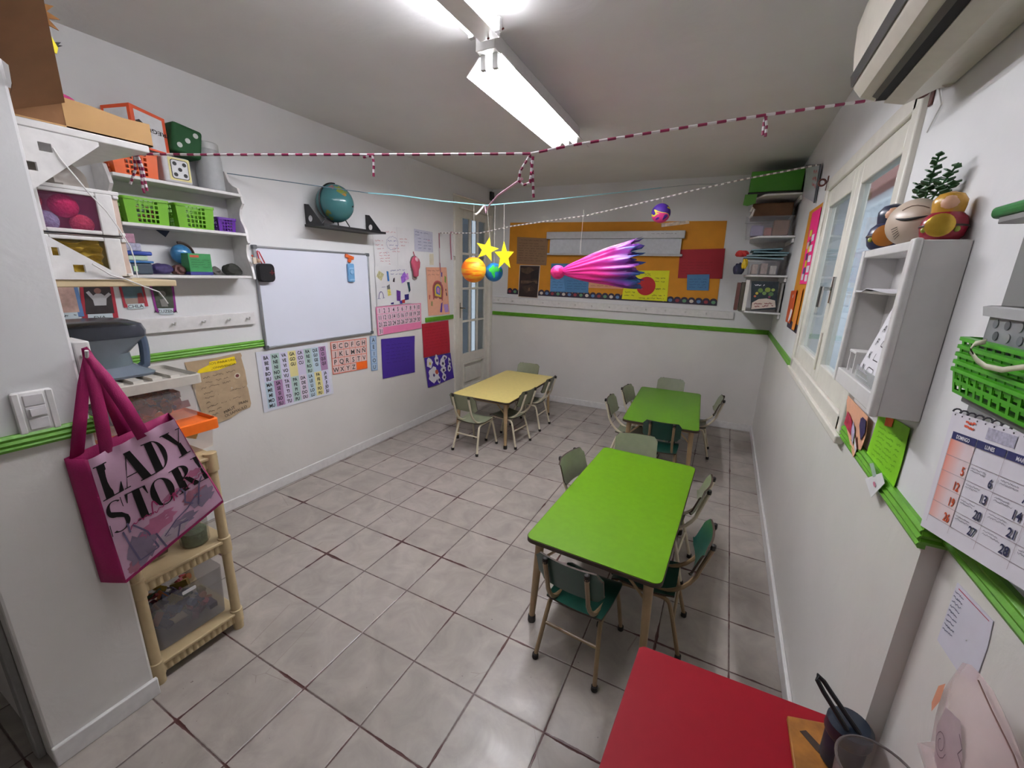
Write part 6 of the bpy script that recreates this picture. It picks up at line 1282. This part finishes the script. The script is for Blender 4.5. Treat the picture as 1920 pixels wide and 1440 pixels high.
    stroke('closed_eye', [(-.56+.12*i, .10-.10*sin(pi*i/7)) for i in range(8)], [.0008,.002,.0032,.0034,.0034,.0032,.002,.001], MINKK)
    for i in range(5): stroke('eyelash', [(-.42+.03*i,-.26-.08*i),(-.68+.05*i,-.34-.10*i)], .0006, MINKK)
    stroke('eyebrow', [(-.38+.13*i, .42+.16*sin(pi*i/5)) for i in range(6)], .0012, M('brown_line','#6b5448',.5))
    p = thing('succulent', 'dark green jade-like succulent growing from the cream face planter', 'plant', (3.20,1.40,1.81)); rn = random.Random(17); lm = M('succulent_green','#2f5a30',.45,var=.3,vs=50)
    for (bx,by,tx,ty,tz,nl) in ((3.195,1.42,3.190,1.385,1.905,16),(3.20,1.40,3.215,1.345,1.875,12),(3.195,1.44,3.185,1.45,1.855,10),(3.205,1.39,3.225,1.36,1.84,9)):
        k = MB(); A, B_ = Vector((bx,by,1.805)), Vector((tx,ty,tz)); k.tube([A, A.lerp(B_,.5)+Vector((0,.004,0)), B_], .0022, 6)
        for i in range(nl):
            f = .15+.85*i/nl; q = A.lerp(B_,f); a = i*2.4; d = Vector((cos(a)*.8, sin(a), .45)).normalized(); sz = .024*(1.1-f*.45)
            e = d.cross(Vector((0,0,1))).normalized()*sz*.48; nn = d.cross(e).normalized()*.0018
            k.loft([[q+nn*.4,q-nn*.4],[q+d*sz*.5+e+nn,q+d*sz*.5+e-nn],[q+d*sz+nn*.4,q+d*sz-nn*.4],[q+d*sz*.5-e+nn,q+d*sz*.5-e-nn],[q+nn*.4,q-nn*.4]], closed=False, caps=False)
            k.add([q+nn,q+d*sz*.5+e+nn,q+d*sz+nn,q+d*sz*.5-e+nn,q-nn,q+d*sz*.5+e-nn,q+d*sz-nn,q+d*sz*.5-e-nn],[(0,1,2,3),(7,6,5,4)])
        k.build('stem', lm, p, smooth=False)
    def doll(loc, sc_, lab, body, scarf, gold):
        x, y, z = loc; t = thing('nesting_doll', lab, 'nesting doll', loc)
        pr = [(.030,0),(.036,.008),(.040,.028),(.036,.046),(.026,.056),(.028,.070),(.028,.082),(.020,.094),(.006,.099)]
        MB().lathe([(r*sc_,h*sc_) for r,h in pr[:5]], (x,y,z), 28).build('body', body, t); MB().lathe([(r*sc_,h*sc_) for r,h in pr[4:]], (x,y,z), 28).build('head', scarf, t)
        MB().lathe([(.0405*sc_,.026*sc_),(.041*sc_,.028*sc_),(.0405*sc_,.030*sc_)], (x,y,z), 28).build('seam', M('dark_seam','#3a2418',.5), t)
        k = MB(); vd = Vector((2.8-x,-y,0)).normalized(); sx = Vector((-vd.y,vd.x,0)); k.sphere(Vector((x,y,z+.074*sc_))+vd*.014*sc_, .018*sc_, 14, 8); k.build('face', M('doll_face','#d9a98a',.4), t)
        k = MB(); k.lathe([(.023*sc_,0),(.024*sc_,.006),(.016*sc_,.010)], Vector((x,y,z+.028*sc_))+vd*.033*sc_-sx*.006, 20, axis=vd); k.build('apron', gold, t)
        for a in (.5,-.6,.9): k = MB(); k.sphere(Vector((x,y,z+.02*sc_))+ (vd*cos(a)-sx*sin(a))*.038*sc_, .006*sc_, 8, 5); k.build('painted_flower', M('leaf_paint','#8f9a3c',.4), t)
    doll((3.203,1.292,1.709), 1.0, 'red nesting doll with gold headscarf at right end of cabinet top', M('doll_red','#8f1c30',.25,var=.1), M('doll_gold','#b98a2c',.25,var=.25,vs=40), M('gold_leaf','#c9a23a',.25,metal=.5,var=.2))
    doll((3.186,1.60,1.709), 1.22, 'nesting doll with navy headscarf half hidden behind the face planter', M('doll_navy','#2d3150',.3,var=.2), M('doll_navy_scarf','#2b2f45',.3), M('doll_ochre','#b5722c',.3))
cabinet()
def right_low():
    rn = random.Random(33)
    s = Sheet('r', (1.80,1.236), (1.52,1.232), (1.50,1.135), (1.60,1.085), n=.012, amp=.004); s.sheet('peach_drawing', M('salmon_paper','#dba384',.7), 'peach child drawing stuck on the wall below the window corner', 'drawing', outline=[(.05,0),(1,0),(.98,.55),(.93,.85),(.8,1.0),(.55,.95),(.3,1.1),(.05,.9),(-.1,.6)])
    for hx,pts in (('#a52440',[(-.15,.55),(.08,.30),(.28,.42),(.12,.72)]),('#b9aac8',[(.15,.62),(.38,.40),(.5,.6),(.25,.9)]),('#3f5a3a',[(.38,.55),(.5,.45),(.52,.72),(.42,.85)]),('#2f2550',[(.72,.15),(1.0,.12),(.98,.5),(.86,.75),(.74,.4)]),('#d8d4d8',[(.4,.85),(.55,.72),(.62,.95),(.48,1.05)]),('#6a2f2c',[(.56,.70),(.66,.66),(.68,.95),(.6,.98)])): k = MB(); s.poly(k,pts,.003); k.build('crayon_patch', M('patch_'+hx[1:],hx,.7,var=.3,vs=50), s.o)
    s = Sheet('r', (1.48,1.262), (1.262,1.282), (1.260,1.125), (1.50,1.105), n=.004, amp=.002); s.sheet('green_sheet', M('lime_paper','#7fc41a',.6,var=.06), 'lime green sheet taped on the wall under the white cabinet', 'paper sheet')
    k = MB()
    for i in range(7): s.scrawl(k,.15,.9,.25+i*.09,.006,.0012,rnd=rn)
    k.build('pencil_lines', M('green_pencil','#5f9a14',.7), s.o); k = MB(); s.poly(k,[(.30,.02),(.52,.0),(.52,.14),(.32,.18)],.002); k.build('orange_patch', M('orange_patch','#d8602a',.7), s.o)
    s = Sheet('r', (1.402,1.082), (1.300,1.145), (1.268,1.130), (1.325,1.062), n=.020, amp=.002); s.sheet('name_card', M('white_card','',.6), 'small white card taped over the green trim on right wall', 'card', outline=[(0,0),(1,0),(1,1),(0,1)]); k = MB(); s.disc(k,.45,.55,.010,.001); k.build('pink_drawing', M('pink_drawing','#c9829a',.7), s.o); k = MB(); s.poly(k,[(.55,-.9),(.75,-.95),(.7,.15),(.5,.1)],.002); k.build('tape', M('clear_tape','#c9d6dc',.15,alpha=.6), s.o)
    # calendar
    X = XR-.010
    c = [Vector(p) for p in ((X,1.092,1.373),(X,.447,1.452),(X-.004,.42,1.298),(X-.008,1.058,1.134))]; fn = lambda a,q,up: c[0]*(1-a)*(1-q)+c[1]*a*(1-q)+c[2]*a*q+c[3]*(1-a)*q+Vector((-1,0,0))*(up+.008*sin(pi*a*.9)*q)
    s = Sheet('r',(0,1),(1,1),(1,0),(0,0),amp=0,n=0,fn=fn); s.W = .648; s.H = .22
    s.sheet('wall_calendar', M('calendar_paper','#dad6de',.5,var=.02), 'spiral-bound monthly calendar with orange Sunday column at right edge', 'calendar', nu=16, nv=10)
    cw = .133; x0 = .035; ty, th = .150, .062; k = MB(); ho = MB(); wl = MB(); days = ('DOMINGO','LUNES','MARTES','MIÉRCOLES','JUEVES','VIERNES','SÁBADO')
    for i, d in enumerate(days): s.rect(ho, x0+i*cw+.002, ty, x0+(i+1)*cw-.002, ty+th, .0008); s.text(wl, d, x0+(i+.5)*cw, ty+th/2, .0068, bold=.02, up=.0016)
    hb = ho.build('weekday_bar', M('navy_print_bar','#23275e',.5), s.o); wl.build('weekday_names', PAPER, hb)
    og = bpy.data.materials.new('sunday_orange_print'); og.use_nodes = True; nt = og.node_tree; uvn = nt.nodes.new('ShaderNodeNewGeometry'); sp = nt.nodes.new('ShaderNodeSeparateXYZ'); mr = nt.nodes.new('ShaderNodeMapRange'); mr.inputs['From Min'].default_value = 1.002; mr.inputs['From Max'].default_value = 1.075; mx = nt.nodes.new('ShaderNodeMix'); mx.data_type = 'RGBA'; mx.inputs['A'].default_value = lin('#dcc9cb'); mx.inputs['B'].default_value = lin('#e0672f')
    nt.links.new(uvn.outputs['Position'], sp.inputs[0]); nt.links.new(sp.outputs['Y'], mr.inputs['Value']); nt.links.new(mr.outputs[0], mx.inputs['Factor']); nt.links.new(mx.outputs['Result'], nt.nodes['Principled BSDF'].inputs['Base Color'])
    k = MB(); s.rect(k, x0, ty+th, x0+cw, .870, .0006); k.build('sunday_column', og, s.o)
    ln = MB(); nr = 5; rh = (.870-ty-th)/nr
    for r in range(nr+1): s.line(ln, [(x0+i*.05, ty+th+r*rh) for i in range(20)], .0008, .0012)
    for i in range(8): s.line(ln, [(x0+i*cw, ty+th+j*.08) for j in range(10)]+[(x0+i*cw,.870)], .0008, .0012)
    ln.build('grid_lines', M('rose_grey_line','#9a8a90',.6), s.o)
    n1, n2, tx = MB(), MB(), MB()
    for d in range(1, 31):
        i = (d+2) % 7; r = (d+2)//7
        s.text(n2 if i == 0 else n1, str(d), x0+(i+1)*cw-.012, ty+th+(r+.60)*rh, .0155, 'r', .025, .0016)
        if i: 
            for q in (.2,.36): s.scrawl(tx, x0+i*cw+.012, x0+(i+1)*cw-.05, ty+th+(r+q)*rh, .003, .0006, rnd=rn, up=.0013)
    n1.build('date_numbers', M('navy_number','#23244a',.5), s.o); n2.build('sunday_numbers', M('orange_number','#c24a22',.5), s.o); tx.build('small_print', M('grey_print','#8d8891',.6), s.o)
    k = MB(); s.text(k,'JUNIO',.50,.085,.022,'c',.03,.0016); k.build('month_name', M('orange_red_print','#d9502c',.5), s.o)
    k = MB(); s.scrawl(k,.09,.14,.05,.006,.002,rnd=rn,up=.0015); s.scrawl(k,.09,.14,.085,.006,.002,rnd=rn,up=.0015); k.build('small_red_print', M('orange_red_print','',.5), s.o)
    k = MB(); s.rect(k,.20,.035,.32,.125,.001); k.build('grey_panel', M('lilac_grey_print','#a9a6b8',.6,var=.25,vs=160), s.o)
    for i in range(24):
        k = MB(); p = s.P(.02+.04*i, .012, 0); k.tube([p+Vector((-.006*cos(a)+.001, 0, .006*sin(a)+.004)) for a in [2*pi*j/10 for j in range(9)]], .0016, 6); k.build('spiral_ring', M('spiral_wire','#4c4a52',.4), s.o)
    # note sheet on the lower wall
    s = Sheet('n', (.997,1.061), (.878,1.073), (.858,.972), (.995,.926), n=.0015, amp=.0002); s.sheet('note_sheet', M('lilac_white_paper','#d3d1dd',.6,var=.02), 'lilac-white sheet with red ruled line taped on lower right wall', 'paper sheet', outline=[(0,0),(1,0),(1,.45),(.93,1.15),(.62,1.2),(.0,1)])
    k = MB(); s.line(k,[(.10,.05),(.94,.05)],.0016); k.build('red_line', M('crimson_line','#b0264a',.6), s.o); k = MB()
    for i in range(9): s.scrawl(k,.04,.30,.12+i*.08,.004,.0009,rnd=rn)
    k.build('writing', M('grey_blue_ink','#6b6f86',.7), s.o)
    # shelf with baskets and bin near the camera
    t = thing('wall_shelf', 'grey metal shelf under the stack of green trays at right edge', 'shelf', (3.2,.7,1.43)); MB().box(3.145,.40,1.440,XN-.001,.86,1.452).build('board', M('grey_metal','#6f7070',.4,metal=.3), t, bevel=.002); k = MB(); k.prism([(0,1.44),(.10,1.44),(0,1.39)], (XN-.001,.80,0), (-1,0,0), (0,0,1), (0,.01,0)); k.build('bracket', _mats['grey_metal'], t)
    G = M('grass_green_plastic','#48a51c',.35,var=.04)
    for i in range(5):
        z = 1.4535+.0115*i; nm = ('lowest','second lowest','middle','second highest','topmost')[i]
        basket('tray_basket', nm+' of the five nested green tray baskets at right edge', 'basket', (3.197,.675,z), .39, .135, .036, G, 18, 2, .95, .010, 'nested green tray baskets', HZ, (0,1), th=.0012, nd=8, rimh=.0052)
    k = MB(); P0 = [(3.117,.772,1.541),(3.112,.785,1.536),(3.111,.790,1.526),(3.112,.768,1.516),(3.112,.745,1.512),(3.113,.71,1.514),(3.113,.66,1.528),(3.115,.60,1.538)]
    k.loft([[Vector(p)+Vector((0,0,.0035)), Vector(p)-Vector((0,0,.0035))] for p in P0], closed=False, caps=False); o = k.build('ribbon', M('cream_ribbon','#d3d2b8',.35,var=.1)); o.modifiers.new('cloth','SOLIDIFY').thickness = .0008; tag(o, 'cream ribbon draped over the front of the green tray stack', 'ribbon')
    t = thing('perforated_bin', 'cloudy clear perforated bin standing in the topmost green tray', 'bin', (3.2,.72,1.515)); k = MB()
    for a in ((3.140,.60,3.143,.84),(3.252,.60,3.255,.84),(3.14,.60,3.255,.603),(3.14,.837,3.255,.84)): k.box(a[0],a[1],1.516,a[2],a[3],1.578)
    k.box(3.14,.60,1.514,3.255,.84,1.517); bm = M('cloudy_grey_plastic','#b3b6b8',.3,var=.08,vs=30,alpha=.62); k.build('body', bm, t); k = MB(); k.loft([[Vector((3.1975+p[0],.72+p[1],z)) for p in rrect(w,d,.006)] for z,w,d in ((1.571,.128,.256),(1.584,.132,.260),(1.586,.122,.25),(1.573,.118,.246))], caps=False); k.build('rim', M('cloudy_rim','#bfc0c1',.35), t)
    for r in range(3):
        for c in range(6):
            k = MB(); k.prism([(p[0]+.818-c*.028-(r%2)*.008,p[1]+1.562-r*.016) for p in circle(.0062,12)], (3.1388,0,0), (0,1,0), (0,0,1), (.001,0,0)); k.build('hole', M('bin_hole_'+str((r+c)%3), ('#6f7478','#55595c','#8d8f8f')[(r+c)%3], .5), t)
    for y, z, hx, nm, lab in ((.785,1.570,'#c9a53a','yellow_ball','small yellow ball seen through the perforated bin'),(.81,1.535,'#4a4f74','slate_bundle','slate blue bundle low inside the perforated bin')): tag(MB().sphere((3.17,y,z), .016, 12, 8).build(nm, M(nm,hx,.5)), lab, 'ball' if 'ball' in nm else 'bundle')
    # green-edged shelf above
    t = thing('edge_shelf', 'dark green plastic shelf end jutting in high at right edge', 'shelf', (3.2,.7,1.71)); pl = [(XN-.001,.42),(XN-.001,.95),(3.175,.968),(3.155,.964),(3.147,.945),(3.140,.42)]
    MB().prism(pl, (0,0,1.714), (1,0,0), (0,1,0), (0,0,.016)).build('edge', M('bottle_green_plastic','',.4), t, bevel=.006, segs=3); MB().prism([(x+.006 if x < 3.2 else x, y-.012) for x,y in pl], (0,0,1.706), (1,0,0), (0,1,0), (0,0,.0075)).build('underside', M('grey_underside','#8a8a88',.5), t)
right_low()
def table_things():
    t = thing('cutting_board', 'worn brown wooden board lying on the red table', 'board', (3.17,1.0,.471)); k = MB(); k.prism([(3.106,1.108),(3.108,.86),(3.255,.87),(3.232,1.145)], (0,0,.471), (1,0,0), (0,1,0), (0,0,.014)); k.build('slab', M('worn_ochre_wood','#9c6420',.5,var=.4,vs=18,bump=.2), t, bevel=.003)
    k = MB(); k.prism([(3.130,1.075),(3.160,1.040),(3.185,1.020),(3.175,1.055),(3.145,1.085)], (0,0,.4855), (1,0,0), (0,1,0), (0,0,.0008)); k.build('dark_stain', M('scorch_stain','#3a2a20',.6,var=.3), t)
    t = thing('drink_bottle', 'dark navy bottle with looped carry strap on the wooden board', 'bottle', (3.205,1.035,.486)); m = M('navy_plastic','#1d2735',.35,var=.08); c = (3.205,1.035,.486)
    MB().lathe([(.036,0),(.040,.004),(.041,.085),(.036,.094)], c, 24).build('body', m, t); MB().lathe([(.044,.086),(.046,.092),(.045,.120),(.036,.130),(.012,.134)], c, 24).build('cap', M('navy_cap','#202a38',.3), t)
    k = MB(); tp = [(3.215,1.01,.615),(3.19,1.02,.640),(3.160,1.035,.668),(3.140,1.045,.688),(3.128,1.050,.694),(3.126,1.040,.690),(3.140,1.030,.672),(3.165,1.018,.645),(3.19,1.005,.618)]
    k.tube(tp, .0055, 8); k.build('strap', M('black_rubber','#15181d',.4), t)
    t = thing('clear_tub', 'round clear tub with red-brown bits at bottom right on the red table', 'tub', (3.20,.83,.471)); c = (3.192,.845,.471); k = MB(); k.lathe([(.050,0),(.054,.004),(.066,.235)], c, 32); k.f = k.f[:-1]; k.m = k.m[:-1]; k.build('body', clear('tub_clear','#d9d2d0',.22), t); k = MB(); k.tube([(c[0]+.067*cos(a),c[1]+.067*sin(a),c[2]+.236) for a in [2*pi*i/36 for i in range(36)]], .0026, 6, closed=True); k.build('rim', M('tub_rim','#6d6462',.3,alpha=.8), t)
    clutter('tub_bits', 'red-brown and cream bits inside the round clear tub', 'bits', (3.155,.81,.476), (3.23,.88,.66), 34, ['#6a2028','#7a3a34','#d9c3a0','#3a1a1e'], 41, .024)
    t = thing('printed_bag', 'translucent pink printed plastic bag against the wall at bottom right', 'bag', (3.21,.75,.80))
    ol = [(.822,.985),(.812,1.025),(.792,1.040),(.768,1.046),(.735,1.050),(.68,1.036),(.62,1.015),(.58,.90),(.62,.80),(.76,.80),(.84,.815),(.80,.87),(.815,.93)]
    m = M('pink_film','#e6cdcd',.22,var=.08,vs=10,bump=.3,bs=14,alpha=.42); n = len(ol); cy, cz = .71, .93
    k = MB(); f = lambda p,kx,x: Vector((x, cy+(p[0]-cy)*kx, cz+(p[1]-cz)*kx)); k.loft([[f(p,.02,3.252) for p in ol],[f(p,.7,3.246) for p in ol],[f(p,1,3.225) for p in ol],[f(p,.75,3.205+.004*i) for i,p in enumerate([q for q in ol]) ] if False else [f(p,.75,3.206) for p in ol],[f(p,.3,3.198) for p in ol],[f(p,.02,3.197) for p in ol]], caps=True); k.build('film', m, t, angle=60)
    s = Sheet('r',(.80,1.03),(.65,1.03),(.65,.86),(.80,.86),amp=0); s.fn = lambda a,q,up: Vector((3.1965-up+.009*((a-.55)**2+(q-.5)**2)*3, .80-.15*a, 1.03-.17*q)); s.W = .15; s.H = .17
    k = MB(); s.poly(k,[(.02,.30),(.12,.18),(.18,.35),(.10,.55),(.03,.50)],.002); k.build('orange_print', M('faded_orange_print','#d98a66',.4,alpha=.9), t)
    k = MB(); s.poly(k,[(.30,.30),(.55,.20),(.75,.40),(.80,.65),(.60,.85),(.40,.80),(.28,.55)],.001); k.build('grey_print', M('faded_grey_print','#b3a0a4',.4,var=.1), t); k = MB(); rn = random.Random(2)
    s.line(k,[(.45+.12*cos(a)*(1-a/14), .58+.14*sin(a)*(1-a/14)) for a in [i*.5 for i in range(22)]],.0012,.002); s.line(k,[(.62,.28),(.72,.34),(.70,.42),(.80,.46)],.0014,.002); k.build('scribble_print', M('dark_mauve_print','#5f4a54',.5), t)
    k = MB(); k.tube([(3.212,.745,1.052),(3.21,.70,1.046),(3.214,.65,1.032),(3.214,.60,1.012),(3.214,.57,.96)], .0012, 6); k.build('dark_edge', M('brown_edge','#7a5a54',.4), t)
table_things()
